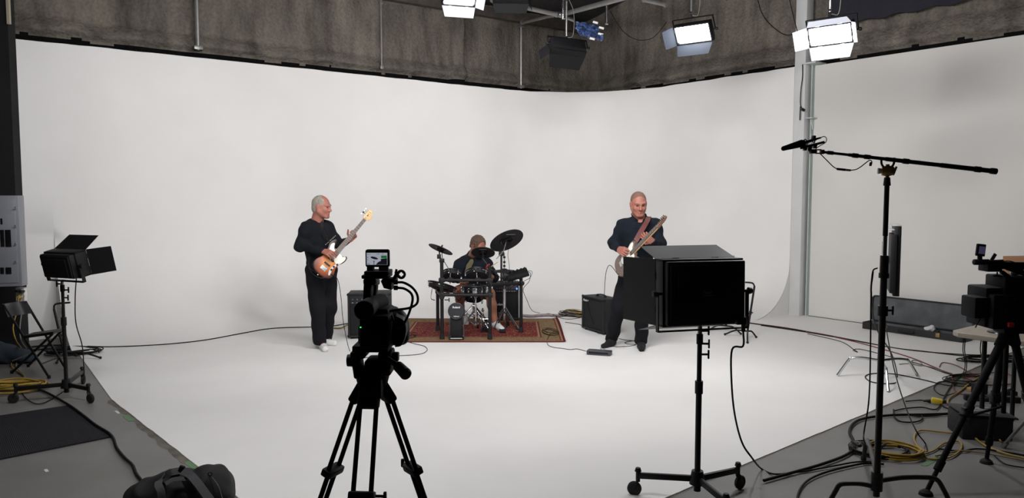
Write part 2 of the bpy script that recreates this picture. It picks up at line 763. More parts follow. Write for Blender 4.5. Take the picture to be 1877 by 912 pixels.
def foam_wall(name, p0, d, nrm, length, z0, z1, amp=0.035, ribs=(), step=0.03, lip=0.22, gap=0.195):
    """ribs: list of (s, width, height) foam coated studs"""
    mb = MB()
    shade_verts = set()
    nx = int(length / step)
    nz = int((z1 - z0) / step)
    rows = []
    for j in range(nz + 1):
        z = z0 + (z1 - z0) * j / nz
        row = []
        for i in range(nx + 1):
            s = length * i / nx
            q = p0 + d * s
            h = amp * noise.fractal(V((q.x * 1.1, q.y * 1.1, z * 0.9)), 1.0, 2.0, 5)
            h += 0.008 * noise.noise(V((q.x * 14, q.y * 14, z * 9)))
            for (rs, rw, rh) in ribs:
                t = abs(s - rs) / rw
                if t < 1:
                    h += rh * (1 - t ** 4)
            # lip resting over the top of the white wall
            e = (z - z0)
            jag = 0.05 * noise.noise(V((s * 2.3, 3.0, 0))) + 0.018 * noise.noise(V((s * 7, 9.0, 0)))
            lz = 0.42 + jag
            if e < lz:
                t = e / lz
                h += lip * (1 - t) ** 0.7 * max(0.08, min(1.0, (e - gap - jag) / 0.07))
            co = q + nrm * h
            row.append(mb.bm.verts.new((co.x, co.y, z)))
            shade_verts.add(row[-1]) if e <= gap + jag else None
        rows.append(row)
    for a, b in zip(rows[:-1], rows[1:]):
        for i in range(nx):
            f_ = mb.bm.faces.new((a[i], a[i + 1], b[i + 1], b[i]))
            f_.material_index = 1 if b[i] in shade_verts else 0
    o = mb.build(name, [FOAM, GAP_SHADE], smooth=80)
    return struct(o)


FB = -B * 0.42     # left foam wall stands this far behind the white wall
FC = CORN - B * 0.42 + A * 0.25
foam_len = 10.6
fp0 = FC - A * foam_len
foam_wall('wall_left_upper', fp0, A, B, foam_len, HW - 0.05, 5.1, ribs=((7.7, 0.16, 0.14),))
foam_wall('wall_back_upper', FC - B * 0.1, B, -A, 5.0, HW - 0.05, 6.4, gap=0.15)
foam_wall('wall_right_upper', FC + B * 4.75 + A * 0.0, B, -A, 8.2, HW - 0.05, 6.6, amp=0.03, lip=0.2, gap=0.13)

# dark roof that rises from the left eave
ROOF = mat('dark_roof_foam', (44, 42, 42), 0.95, var=0.3, scale=4, bump=0.6, bscale=12)
mb = MB()
nn = 60
rows = []
e0 = FC - A * 14 - B * 0.3
for i in range(nn + 1):
    row = []
    for j in range(41):
        q = e0 + A * (16.5 * i / nn) + B * (14 * j / 40)
        z = 4.95 + 0.17 * (14 * j / 40) + 0.05 * noise.noise(V((q.x * 2, q.y * 2, 0)))
        row.append(mb.bm.verts.new((q.x, q.y, z)))
    rows.append(row)
for a, b in zip(rows[:-1], rows[1:]):
    for j in range(40):
        mb.bm.faces.new((a[j], b[j], b[j + 1], a[j + 1]))
struct(mb.build('ceiling', ROOF, smooth=80))

# dark eave beam along the left wall top
mb = MB()
a, b = P(560, -18, 12.1), P(1005, 47, 14.5)
mb.bar(fp0 + V((0, 0, 4.86)) + B * 0.12, FC + V((0, 0, 4.86)) + B * 0.12, 0.12, 0.16)
struct(mb.build('trim_eave', mat('rusty_eave', (82, 74, 68), 0.8, var=0.3, scale=6)))

# conduits running down the foam
for k, (x, yb, r) in enumerate(((362, 92, 0.028), (699, 127, 0.014), (955, 162, 0.026))):
    # intersect the pixel column with the foam plane
    d = _ray(x, 60)
    pl = FC + B * 0.15
    n_ = B
    t = (pl - V((0, 0, CAM_H))).dot(n_) / d.dot(n_)
    q = V((0, 0, CAM_H)) + d * t
    zb = P(x, yb, q.y).z
    mb = MB()
    mb.cyl((q.x, q.y, zb), (q.x, q.y, 5.0), r, n=10)
    mb.box((q.x, q.y, zb + 0.03), (r * 4, r * 3, 0.05), rz, 0.004)
    mb.box((q.x, q.y, 4.7), (r * 4, r * 3, 0.03), rz, 0.004)
    c = mb.build('conduit', TUBE)
    tag(recentre(c), ('thick grey conduit running down the left foam wall nearest the left edge',
                      'thin conduit beside the foam-coated stud of the dark upper wall',
                      'grey conduit running down the foam wall beside the roof corner')[k], 'pipe', 'conduits on the foam wall')

# dark fabric panel hung high on the right
mb = MB()
fa, fb = FC + B * 5.15 - A * 0.16, FC + B * 8.0 - A * 0.16
pts_ = []
N_ = 60
for i in range(N_ + 1):
    q = fa + (fb - fa) * (i / N_) - A * (0.012 * math.sin(i * 1.1))
    pts_.append(q)
zb0, zb1 = 4.02, 4.02
top = [mb.bm.verts.new((q.x, q.y, 5.7)) for q in pts_]
bot = [mb.bm.verts.new((q.x, q.y, zb0 + 0.015 * math.sin(i * 0.7))) for i, q in enumerate(pts_)]
top2 = [mb.bm.verts.new((q.x + .008, q.y + .006, 5.7)) for q in pts_]
bot2 = [mb.bm.verts.new((q.x + .008, q.y + .006, zb0 + 0.015 * math.sin(i * 0.7))) for i, q in enumerate(pts_)]
for i in range(N_):
    mb.bm.faces.new((top[i], top[i + 1], bot[i + 1], bot[i]))
    mb.bm.faces.new((top2[i], bot2[i], bot2[i + 1], top2[i + 1]))
    mb.bm.faces.new((bot[i], bot[i + 1], bot2[i + 1], bot2[i]))
o = mb.build('blackout_cloth', mat('blackout_cloth', (40, 39, 48), 0.95, var=0.12, scale=50, bump=0.3, bscale=80))
tag(recentre(o), 'dark blackout cloth hung on the upper wall above the right wing wall', 'cloth')

# left end: black side flat next to the white wall, with end trim
mb = MB()
q0 = P(27, 300, 8.35)
mb.box((q0.x - 1.5, 8.4, 2.6), (3.0, 0.12, 5.2))
struct(mb.build('wall_left', mat('black_side_wall', (20, 20, 21), 0.9, var=0.3, scale=3)))
mb = MB()
mb.box((P(14, 60, 8.3).x, 8.33, 4.4), (0.03, 0.03, 1.7))
struct(mb.build('trim_rail', mat('yellowed_rail', (170, 160, 140), 0.6)))
# back of the hall behind the camera (dark)
mb = MB()
mb.box((0, -4.0, 2.7), (20, 0.1, 5.6))
struct(mb.build('wall_front', mat('dark_hall_wall', (60, 58, 56), 0.9, var=0.1)))

# ================================================================== LED PANEL LIGHTS
GLOWM = mat('led_glow', (255, 255, 255), 0.5, emit=(244, 246, 255), estr=18.0)
DOORG = mat('barn_door_grey', (70, 76, 86), 0.35, 0.1)
DOORL = mat('barn_door_silver', (196, 200, 208), 0.35, 0.2)
GLOWK = mat('led_glow_key', (255, 255, 255), 0.5, emit=(244, 246, 255), estr=3.0)
DOORM = mat('barn_door_black', (18, 18, 20), 0.5, 0.0, var=0.1, spec=0.35)


def led_panel(name, label, loc, aim, w, h, doors, power, cat='studio light', group=None, glow=None, tilt=0.0,
              yoke='top', ygap=0.05, taper=0.86, depth=0.10, drop=0.0, door_d=None, roll=0.0, doormat=None, spread=PI, stem=True):
    """front of the panel = local -Y.  doors: dict side -> opening angle past straight ahead (deg)"""
    loc, aim = V(loc), V(aim)
    y = (loc - aim).normalized()         # local +Y = backwards
    x = V((0, 0, 1)).cross(-y) * -1
    x = y.cross(V((0, 0, 1))).normalized()
    z = x.cross(y).normalized()
    M = Matrix((x, y, z)).transposed().to_4x4()
    M = M @ Matrix.Rotation(R(roll), 4, 'Y')
    root = thing(name, label, cat, loc, M.to_euler(), group)
    doormat = doormat or DOORM
    # housing (hollow tray: back + rim)
    mb = MB()
    mb.box((0, depth / 2, 0), (w - 0.02, depth * 0.7, h - 0.02), None, 0.008)
    for sx in (-1, 1):
        mb.box((sx * (w / 2 - 0.008), 0, 0), (0.016, depth * 0.9, h), None, 0.003)
    for sz in (-1, 1):
        mb.box((0, 0, sz * (h / 2 - 0.008)), (w, depth * 0.9, 0.016), None, 0.003)
    # back: raised frame and heat sink slab
    mb.box((0, depth * 0.86, 0), (w * 0.90, depth * 0.14, h * 0.84), None, 0.006)
    mb.box((0, depth * 0.96, -h * 0.02), (w * 0.74, 0.010, h * 0.66), None, 0.003)
    mb.build('housing', BLKM, root, world=False)
    mb = MB()
    mb.box((0, -0.005, 0), (w - 0.034, 0.004, h - 0.034))
    mb.build('diffuser', glow or GLOWM, root, world=False)
    dd = door_d or h * 0.75
    dd2 = door_d or w * 0.45
    hy = -depth * 0.45
    for side, ang in doors.items():
        a = R(ang)
        if isinstance(side, tuple):
            side, ln = side
        else:
            ln = None
        if side in ('top', 'bottom'):
            s = 1 if side == 'top' else -1
            L = ln or dd
            ca, sa = math.cos(a), math.sin(a)
            e = w / 2
            tp = e * taper
            pts = [(-e, hy, s * h / 2), (e, hy, s * h / 2), (tp, hy - L * ca, s * (h / 2 + L * sa)),
                   (-tp, hy - L * ca, s * (h / 2 + L * sa))]
        else:
            s = 1 if side == 'right' else -1
            L = ln or dd2
            ca, sa = math.cos(a), math.sin(a)
            e = h / 2
            tp = e * (1 - (1 - taper) * 0.5)
            pts = [(s * w / 2, hy, -e), (s * w / 2, hy, e), (s * (w / 2 + L * sa), hy - L * ca, tp),
                   (s * (w / 2 + L * sa), hy - L * ca, -tp)]
        pts = [V(p) for p in pts]
        nn = (pts[1] - pts[0]).cross(pts[3] - pts[0]).normalized() * 0.0015
        mb = MB()
        f1 = [mb.bm.verts.new(p + nn) for p in pts]
        f2 = [mb.bm.verts.new(p - nn) for p in pts]
        mb.bm.faces.new(f1)
        mb.bm.faces.new(f2[::-1])
        for i in range(4):
            j = (i + 1) % 4
            mb.bm.faces.new((f1[i], f2[i], f2[j], f1[j]))
        # hinge knuckles
        for t in (0.25, 0.75):
            hp = pts[0].lerp(pts[1], t)
            hd = (pts[1] - pts[0]).normalized() * 0.02
            mb.cyl(hp - hd, hp + hd, 0.005, n=8)
        mb.build('barn_door', doormat, root, world=False)
    # yoke
    mb = MB()
    s = 1 if yoke == 'top' else -1
    yy = depth * 0.4
    hx = w / 2 + 0.028
    zz = s * (h / 2 + ygap)
    for sx in (-1, 1):
        mb.bar((sx * hx, yy, 0), (sx * hx, yy, zz), 0.006, 0.03, up=(0, 1, 0))
        mb.cyl((sx * (hx - 0.025), yy, 0), (sx * (hx + 0.012), yy, 0), 0.008, n=10)
    mb.bar((-hx - 0.003, yy, zz), (hx + 0.003, yy, zz), 0.03, 0.006, up=(0, 0, 1))
    if yoke == 'top' and stem:
        mb.cyl((0, yy, zz), (0, yy, zz + 0.08), 0.010, n=10)
    mb.build('yoke', BLKM, root, world=False)
    for sx in (-1, 1):
        mb = MB()
        mb.cyl((sx * (hx + 0.008), yy, 0), (sx * (hx + 0.028), yy, 0), 0.02, 0.016, n=10)
        mb.build('tilt_knob', BLK, root, world=False)
    if power > 0:
        ld = bpy.data.lights.new('led_light', 'AREA')
        ld.shape = 'RECTANGLE'
        ld.size = w - 0.05
        ld.size_y = h - 0.05
        ld.energy = power
        ld.color = (1.0, 0.988, 0.985)
        ld.spread = spread
        lo = bpy.data.objects.new('led_light', ld)
        C.objects.link(lo)
        lo.parent = root
        lo.location = (0, -0.012, 0)
        lo.rotation_euler = (PI / 2, 0, PI) if False else (-PI / 2, 0, 0)
    return root


def hanger(name, label, p, ztop, cat='clamp', group=None):
    """pipe clamp and safety wire from the grid down to a panel's yoke"""
    p = V(p)
    root = thing(name, label, cat, p, (0, 0, 0), group)
    mb = MB()
    mb.cyl(p, (p.x, p.y, ztop), 0.014, n=10)
    mb.build('drop_rod', STEEL, root)
    mb = MB()
    mb.torus((p.x, p.y, ztop), A, 0.035, 0.012, n=16)
    mb.box((p.x, p.y, ztop - 0.05), (0.04, 0.04, 0.05), None, 0.004)
    mb.build('pipe_clamp', BLKM, root)
    mb = MB()
    pts = [V((p.x + 0.02, p.y, ztop - 0.02)), V((p.x + 0.10, p.y + 0.02, (ztop + p.z) / 2 + 0.05)),
           V((p.x + 0.09, p.y, p.z + 0.02)), V((p.x + 0.01, p.y, p.z - 0.02))]
    mb.tube(pts, 0.004, 6)
    mb.build('safety_cable', GREYC, root)
    return root


def yoke_top(root, h, depth=0.10):
    M = Wm(root)
    return M @ V((0, depth * 0.4, h / 2 + 0.10))


def grid_z(x, y):
    return 4.62


# in view, upper right, both lit
eL = P(1524, 62, 7.5)
big = led_panel('led_panel', 'very bright LED panel with open barn doors hanging right of the white post', eL,
                (-0.4, 3.6, 0.8), 0.42, 0.20, {('top', 0.06): 75, ('bottom', 0.13): 60, ('left', 0.14): 50, ('right', 0.05): 60}, P_BACK, doormat=DOORL,
                group='LED panels on the ceiling grid')
hanger('light_hanger', 'rod and clamp holding the very bright panel right of the white post', yoke_top(big, 0.20), 4.4, group='hangers of the ceiling lights')
dL = P(1272, 60, 9.4)
mid = led_panel('led_panel', 'lit LED panel with barn doors hanging just left of the white post', dL,
                (-1.2, 5.0, 0.2), 0.46, 0.24, {('bottom', 0.15): 42, ('left', 0.15): 42, ('right', 0.08): 20}, P_BACK * 0.24, doormat=DOORG,
                group='LED panels on the ceiling grid')
hanger('light_hanger', 'rod and clamp holding the lit panel left of the white post', yoke_top(mid, 0.24), 4.7, group='hangers of the ceiling lights')
# upper left pair: a lit one cut by the frame and a dark one next to it
aL = P(842, -8, 9.6)
lp = led_panel('led_panel', 'glaring LED panel with white open door at the top edge of the frame', aL, (0.6, 5.5, 0.5), 0.42, 0.24,
               {('bottom', 0.14): 40, ('right', 0.12): 50, ('top', .1): 60}, P_BACK * 0.15, doormat=DOORL, group='LED panels on the ceiling grid')
hanger('light_hanger', 'rod above the glaring panel at the top edge of the frame', yoke_top(lp, 0.24), 4.85, group='hangers of the ceiling lights')
cL = P(936, -12, 9.9)
dkp = led_panel('led_panel', 'dark back of an LED panel beside the glaring one at the top edge', cL, (-0.2, 13.5, 1.2), 0.46, 0.30,
                {('bottom', 0.12): 20, ('left', 0.12): 20}, P_WALL * 0.11, group='LED panels on the ceiling grid')
hanger('light_hanger', 'rod above the dark panel back at the top edge of the frame', yoke_top(dkp, 0.30), 4.9, group='hangers of the ceiling lights')
# dark fixture seen from behind in the corner
bL = P(1040, 88, 10.6)
cor = led_panel('led_panel', 'black LED panel seen from behind hanging in the corner of the roof', bL, (0.1, 13.0, 1.6), 0.50, 0.20,
                {('bottom', 0.20): 12, ('right', 0.16): 40, ('top', 0.1): 10}, P_WALL * 0.09, group='LED panels on the ceiling grid', roll=-6)
hanger('light_hanger', 'rod and clamp holding the black panel in the roof corner', yoke_top(cor, 0.20), 4.45, group='hangers of the ceiling lights')

# panels hung above and behind the camera's frame that wash the cyclorama
WASH = ((-2.1, 4.7, 3.35, -2.2, 11.6, 1.8, 0.62, 'leftmost LED panel washing the cyclorama, hung above the frame'),
        (-0.9, 4.8, 3.35, 0.2, 13.0, 1.9, 0.70, 'LED panel washing the left half of the cyclorama, hung above the frame'),
        (0.3, 4.8, 3.35, 1.5, 13.0, 2.0, 0.70, 'LED panel washing the rounded corner, hung above the frame'),
        (1.5, 4.7, 3.30, 1.6, 13.0, 2.0, 0.45, 'rightmost LED panel washing the cyclorama, hung above the frame'),
        (-1.9, 3.8, 3.9, -0.9, 5.9, 0.0, 0.60, 'LED panel lighting the left half of the white floor, above the frame'),
        (0.6, 5.6, 4.3, 0.9, 8.6, 0.0, 0.62, 'LED panel lighting the right half of the white floor, above the frame'))
for (x, y, z, ax, ay, az, k, lb) in WASH:
    drs = {('top', 0.2): 45, ('bottom', 0.26): 8 if az > 0.5 else 50}
    if 'left half of the white floor' in lb:
        drs[('left', 0.40)] = 0
    wl = led_panel('led_panel', lb, (x, y, z + 0.06), (ax, ay, az), 0.95, 0.40,
                   drs, P_WALL * k, group='LED panels above the frame')
    hanger('light_hanger', lb.replace('LED panel', 'rod of the panel'), yoke_top(wl, 0.40), 4.9, group='hangers above the frame')

# ---- lighting grid: each pipe a thing
def pipe(a, b, r, label, m=None):
    mb = MB()
    mb.cyl(a, b, r, n=14)
    for t in (0.04, 0.96):
        c = V(a).lerp(V(b), t)
        d = (V(b) - V(a)).normalized() * 0.02
        mb.cyl(c - d, c + d, r * 1.25, n=14)
    o = mb.build('grid_pipe', m or TUBE)
    return tag(o, label, 'pipe', 'pipes of the lighting grid')


pipe(P(900, 0, 12.4), P(1026, 28, 12.0), 0.035, 'pale grid pipe running from behind the dark panel to the pipe joint')
pipe(P(1032, 26, 12.0), P(1180, -14, 9.2), 0.035, 'pale grid pipe rising from the joint to the top right')
pipe(P(955, 42, 13.4), P(1016, 27, 12.1), 0.03, 'dull brace pipe between the eave and the pipe joint')
pipe(P(1033, 34, 10.62), P(1033, -20, 10.62), 0.022, 'bright vertical pipe above the black panel in the corner', CHR)
pipe(P(1112, 44, 10.4), P(1112, -10, 10.4), 0.018, 'thin vertical pipe to the right of the blue gel sheet', CHR)
pipe(P(1180, 0, 11.6), P(1222, 9, 11.3), 0.03, 'short pale pipe stub near the top, left of the lit panel')
mb = MB()
j = P(1027, 27, 12.0)
mb.ball(j, 0.05)
mb.cyl(j, j + V((0.22, 0.1, -0.06)), 0.03, n=12)
tag(recentre(mb.build('pipe_joint', STEEL)), 'black clamp joint where the grid pipes meet in the corner', 'clamp')

# crumpled blue gel with white clips under the grid
gp = P(1078, 57, 10.3)
root = thing('gel_sheet', 'crumpled blue patterned gel sheet clipped up under the grid pipes', 'lighting gel', gp)
mb = MB()
n_ = 26
rows = []
for i in range(n_):
    row = []
    for j_ in range(n_):
        u, v = i / (n_ - 1) - 0.5, j_ / (n_ - 1) - 0.5
        h = noise.fractal(V((u * 7, v * 7, 2.2)), 0.7, 2, 4) * 0.10
        rr = 1 + 0.3 * noise.noise(V((u * 5, v * 5, 8)))
        row.append(mb.bm.verts.new(gp + V((u * 0.30 * rr + v * 0.08, h, -v * 0.20 * rr - u * 0.06))))
    rows.append(row)
for a, b in zip(rows[:-1], rows[1:]):
    for i in range(n_ - 1):
        mb.bm.faces.new((a[i], b[i], b[i + 1], a[i + 1]))
gm = mat('blue_gel', (70, 88, 130), 0.3, var=0.8, scale=16)
o = mb.build('gel', gm, root, smooth=80)
md = o.modifiers.new('thick', 'SOLIDIFY')
md.thickness = 0.004
for dx, dz in ((0.09, 0.10), (0.17, 0.03), (0.16, -0.05), (0.05, -0.11)):
    mb = MB()
    mb.box(gp + V((dx, -0.05, dz)), (0.07, 0.03, 0.028), (0, R(15), 0), 0.006)
    mb.build('clip', WHITEF, root)

# ================================================================== ORGANIC SURFACES (smooth union of solids -> one mesh)
def _rot3(M):
    return np.array([[M[i][j] for j in range(3)] for i in range(3)], dtype=np.float32)


def cap(a, b, ra, rb, k=None):
    return ('c', V(a), V(b), ra, rb, k, 1)


def ell(c, r, M=None, k=None):
    return ('e', V(c), r, M or Matrix.Identity(3), 0, k, 1)


def cut(p):
    return p[:6] + (-1,)


def half(p, n, k=0.004):
    """remove everything on the side n points to"""
    return ('h', V(p), V(n).normalized(), 0, 0, k, -1)


def sdf_mesh(prims, vox=0.006, k=0.02, fold=0.0, fscale=30.0, seed=0.0):
    lo = np.full(3, 1e9)
    hi = np.full(3, -1e9)
    boxes = []
    for p in prims:
        if p[0] == 'c':
            r = max(p[3], p[4])
            l = np.minimum(p[1], p[2]) - r
            h = np.maximum(p[1], p[2]) + r
        elif p[0] == 'e':
            r = max(p[2])
            l = np.array(p[1]) - r
            h = np.array(p[1]) + r
        else:
            boxes.append(None)
            continue
        boxes.append((l, h))
        if p[6] > 0:
            lo = np.minimum(lo, l)
            hi = np.maximum(hi, h)
    mg = k + 3 * vox + fold
    lo -= mg
    hi += mg
    n = np.ceil((hi - lo) / vox).astype(int) + 1
    ax = [lo[i] + vox * np.arange(n[i]) for i in range(3)]
    Fd = np.full(n, 0.5, dtype=np.float32)
    for p, bx in zip(prims, boxes):
        if bx is None:
            sl = (slice(0, n[0]), slice(0, n[1]), slice(0, n[2]))
        else:
            i0 = np.maximum(0, np.floor((bx[0] - mg - lo) / vox).astype(int))
            i1 = np.minimum(n, np.ceil((bx[1] + mg - lo) / vox).astype(int) + 1)
            if (i1 <= i0).any():
                continue
            sl = tuple(slice(a, b) for a, b in zip(i0, i1))
        X, Y, Z = np.meshgrid(ax[0][sl[0]], ax[1][sl[1]], ax[2][sl[2]], indexing='ij', sparse=True)
        kk = p[5] if p[5] is not None else k
        if p[0] == 'c':
            a, b = np.array(p[1]), np.array(p[2])
            d = b - a
            L2 = float(d @ d) + 1e-9
            t = np.clip(((X - a[0]) * d[0] + (Y - a[1]) * d[1] + (Z - a[2]) * d[2]) / L2, 0, 1)
            D = np.sqrt((X - a[0] - t * d[0]) ** 2 + (Y - a[1] - t * d[1]) ** 2 + (Z - a[2] - t * d[2]) ** 2) \
                - (p[3] + (p[4] - p[3]) * t)
        elif p[0] == 'e':
            M = _rot3(p[3])
            c = p[1]
            x, y, z = X - c[0], Y - c[1], Z - c[2]
            q = [(M[0][i] * x + M[1][i] * y + M[2][i] * z) for i in range(3)]
            r = p[2]
            k0 = np.sqrt((q[0] / r[0]) ** 2 + (q[1] / r[1]) ** 2 + (q[2] / r[2]) ** 2)
            k1 = np.sqrt((q[0] / r[0] ** 2) ** 2 + (q[1] / r[1] ** 2) ** 2 + (q[2] / r[2] ** 2) ** 2) + 1e-6
            D = k0 * (k0 - 1) / k1
        else:
            nn = p[2]
            D = -((X - p[1][0]) * nn[0] + (Y - p[1][1]) * nn[1] + (Z - p[1][2]) * nn[2])
        cur = Fd[sl]
        if p[6] > 0:
            h = np.maximum(kk - np.abs(cur - D), 0) / kk
            Fd[sl] = np.minimum(cur, D) - h * h * kk / 4
        else:
            D = -D
            h = np.maximum(kk - np.abs(cur - D), 0) / kk
            Fd[sl] = np.maximum(cur, D) + h * h * kk / 4
    if fold > 0:
        X, Y, Z = np.meshgrid(*ax, indexing='ij', sparse=True)
        s = fscale
        nz = np.sin(s * X * 0.9 + 1.7 * np.sin(s * 0.55 * Z + seed) + seed) * np.sin(s * 0.7 * Z + 1.3 * np.sin(s * 0.6 * Y + seed * 2)) \
            + 0.6 * np.sin(s * 1.7 * Z + 2.1 * np.sin(s * 0.8 * X - seed) + 1.1 * np.sin(s * Y))
        Fd = Fd + (fold * 0.6 * nz).astype(np.float32)
    # surface nets
    S = Fd < 0
    nx, ny, nz_ = S.shape
    cells = np.zeros((nx - 1, ny - 1, nz_ - 1), dtype=np.int8)
    for dx in (0, 1):
        for dy in (0, 1):
            for dz in (0, 1):
                cells += S[dx:nx - 1 + dx, dy:ny - 1 + dy, dz:nz_ - 1 + dz]
    act = (cells > 0) & (cells < 8)
    idx = np.full(act.shape, -1, dtype=np.int64)
    ci = np.argwhere(act)
    idx[act] = np.arange(len(ci))
    acc = np.zeros((len(ci), 3))
    cnt = np.zeros(len(ci))
    corners = [(a, b, c) for a in (0, 1) for b in (0, 1) for c in (0, 1)]
    for c0 in corners:
        for axn in range(3):
            if c0[axn] == 1:
                continue
            c1 = list(c0)
            c1[axn] = 1
            f0 = Fd[ci[:, 0] + c0[0], ci[:, 1] + c0[1], ci[:, 2] + c0[2]]
            f1 = Fd[ci[:, 0] + c1[0], ci[:, 1] + c1[1], ci[:, 2] + c1[2]]
            m = (f0 < 0) != (f1 < 0)
            t = np.where(m, f0 / np.where(m, f0 - f1, 1), 0)
            pt = np.tile(np.array(c0, dtype=float), (len(ci), 1))
            pt[:, axn] += t
            acc[m] += pt[m]
            cnt[m] += 1
    verts = (ci + acc / cnt[:, None]) * vox + lo
    faces = []
    for axn in range(3):
        o1, o2 = [(1, 2), (2, 0), (0, 1)][axn]
        sl0 = [slice(None)] * 3
        sl1 = [slice(None)] * 3
        sl0[axn] = slice(0, -1)
        sl1[axn] = slice(1, None)
        s0, s1 = S[tuple(sl0)], S[tuple(sl1)]
        e = np.argwhere(s0 != s1)
        ok = (e[:, o1] > 0) & (e[:, o2] > 0) & (e[:, o1] < S.shape[o1] - 1) & (e[:, o2] < S.shape[o2] - 1)
        e = e[ok]
        fl = s0[e[:, 0], e[:, 1], e[:, 2]]
        q = []
        for a, b in ((1, 1), (0, 1), (0, 0), (1, 0)):
            c = e.copy()
            c[:, o1] -= a
            c[:, o2] -= b
            q.append(idx[c[:, 0], c[:, 1], c[:, 2]])
        q = np.stack(q, 1)
        q[~fl] = q[~fl][:, ::-1]
        faces.append(q)
    faces = np.concatenate(faces)
    return verts, faces


def organic(name, groups, m, parent=None, tagd=None):
    """groups: list of dict(prims=, vox=, k=, fold=...) meshed one by one and joined into ONE mesh"""
    VV, FF, off = [], [], 0
    for g in groups:
        v, f = sdf_mesh(**g)
        VV.append(v)
        FF.append(f + off)
        off += len(v)
    VV = np.concatenate(VV)
    FF = np.concatenate(FF)
    me = bpy.data.meshes.new(name)
    me.vertices.add(len(VV))
    me.vertices.foreach_set('co', VV.astype(np.float32).ravel())
    me.loops.add(FF.size)
    me.loops.foreach_set('vertex_index', FF.astype(np.int32).ravel())
    me.polygons.add(len(FF))
    me.polygons.foreach_set('loop_start', np.arange(0, FF.size, 4, dtype=np.int32))
    me.polygons.foreach_set('loop_total', np.full(len(FF), 4, dtype=np.int32))
    me.update(calc_edges=True)
    me.validate()
    return link(name, me, m, parent, True, 180)


SKIN = mat('skin', (152, 98, 84), 0.55, var=0.08, scale=18, bump=0.06, bscale=120, spec=0.35)
SKIN2 = mat('skin_tanned', (146, 94, 74), 0.55, var=0.10, scale=18, bump=0.06, bscale=120, spec=0.35)
LIP = mat('lip', (158, 94, 88), 0.5)
EYEW = mat('eye_dark', (60, 46, 40), 0.3)
HAIR_GREY = mat('grey_hair', (140, 132, 122), 0.9, var=0.25, scale=60, bump=0.6, bscale=160, stretch=(1, 1, 0.4))
HAIR_BUZZ = mat('buzz_cut_hair', (112, 82, 70), 0.95, var=0.25, scale=90, bump=0.5, bscale=200)
HAIR_BRN = mat('brown_hair', (88, 66, 54), 0.9, var=0.35, scale=50, bump=0.8, bscale=120, stretch=(1, 1, 0.4))


def head_prims(c, Rm, s=1.0, neck_to=None, nk=0.056, jowl=0.0):
    """face towards local -y"""
    def L(x, y, z):
        return V(c) + Rm @ (V((x, y, z)) * s)

    def E(x, y, z, a, b, d, k=None):
        return ell(L(x, y, z), (a * s, b * s, d * s), Rm, k)

    def K(p, q, ra, rb, k=None):
        return cap(L(*p), L(*q), ra * s, rb * s, k)
    pr = [E(0, 0.018, 0.035, 0.077, 0.096, 0.086, 0.03),
          E(0, -0.015, -0.012, 0.066, 0.074, 0.086, 0.03),
          E(0, -0.03, -0.052, 0.052 + jowl, 0.058, 0.056, 0.03),
          K((-0.018, -0.072, -0.098), (0.018, -0.072, -0.098), 0.020, 0.020, 0.02),
          K((-0.055 - jowl, 0.0, -0.045), (-0.03, -0.05, -0.085), 0.022, 0.018, 0.03),
          K((0.055 + jowl, 0.0, -0.045), (0.03, -0.05, -0.085), 0.022, 0.018, 0.03),
          K((-0.045, -0.068, 0.028), (-0.012, -0.086, 0.022), 0.011, 0.011, 0.02),
          K((0.045, -0.068, 0.028), (0.012, -0.086, 0.022), 0.011, 0.011, 0.02),
          E(-0.038, -0.062, -0.026, 0.026, 0.022, 0.024, 0.02),
          E(0.038, -0.062, -0.026, 0.026, 0.022, 0.024, 0.02),
          cut(E(-0.031, -0.094, 0.008, 0.017, 0.014, 0.010, 0.010)),
          cut(E(0.031, -0.094, 0.008, 0.017, 0.014, 0.010, 0.010)),
          K((0, -0.086, 0.012), (0, -0.108, -0.026), 0.009, 0.012, 0.01),
          K((-0.012, -0.098, -0.030), (0.012, -0.098, -0.030), 0.009, 0.009, 0.008),
          E(0, -0.078, -0.064, 0.028, 0.014, 0.018, 0.012),
          cut(K((-0.022, -0.094, -0.0645), (0.022, -0.094, -0.0645), 0.0028, 0.0028, 0.004)),
          E(-0.079, 0.012, -0.004, 0.010, 0.021, 0.033, 0.008),
          E(0.079, 0.012, -0.004, 0.010, 0.021, 0.033, 0.008)]
    if neck_to is not None:
        pr += [cap(L(0, 0.025, -0.06), neck_to, nk * s, (nk + 0.008) * s, 0.03)]
    return pr


def face_parts(c, Rm, s, root, brow=None, eye_open=False):
    def L(x, y, z):
        return V(c) + Rm @ (V((x, y, z)) * s)
    for sx in (-1, 1):
        mb = MB()
        mb.ball(L(sx * 0.031, -0.083, 0.007), (0.0125 * s, 0.008 * s, 0.003 * s), Rm, 12)
        mb.build('eye', EYEW, root)
        mb = MB()
        mb.tube([L(sx * 0.013, -0.0985, 0.027), L(sx * 0.032, -0.092, 0.033), L(sx * 0.050, -0.076, 0.026)], 0.0026 * s, 6)
        mb.build('eyebrow', brow or HAIR_GREY, root)
    mb = MB()
    mb.tube([L(-0.021, -0.085, -0.066), L(-0.008, -0.0935, -0.062), L(0.008, -0.0935, -0.062), L(0.021, -0.085, -0.066)], 0.0032 * s, 6)
    mb.tube([L(-0.018, -0.086, -0.067), L(0, -0.0925, -0.071), L(0.018, -0.086, -0.067)], 0.0035 * s, 6)
    mb.build('lips', LIP, root)


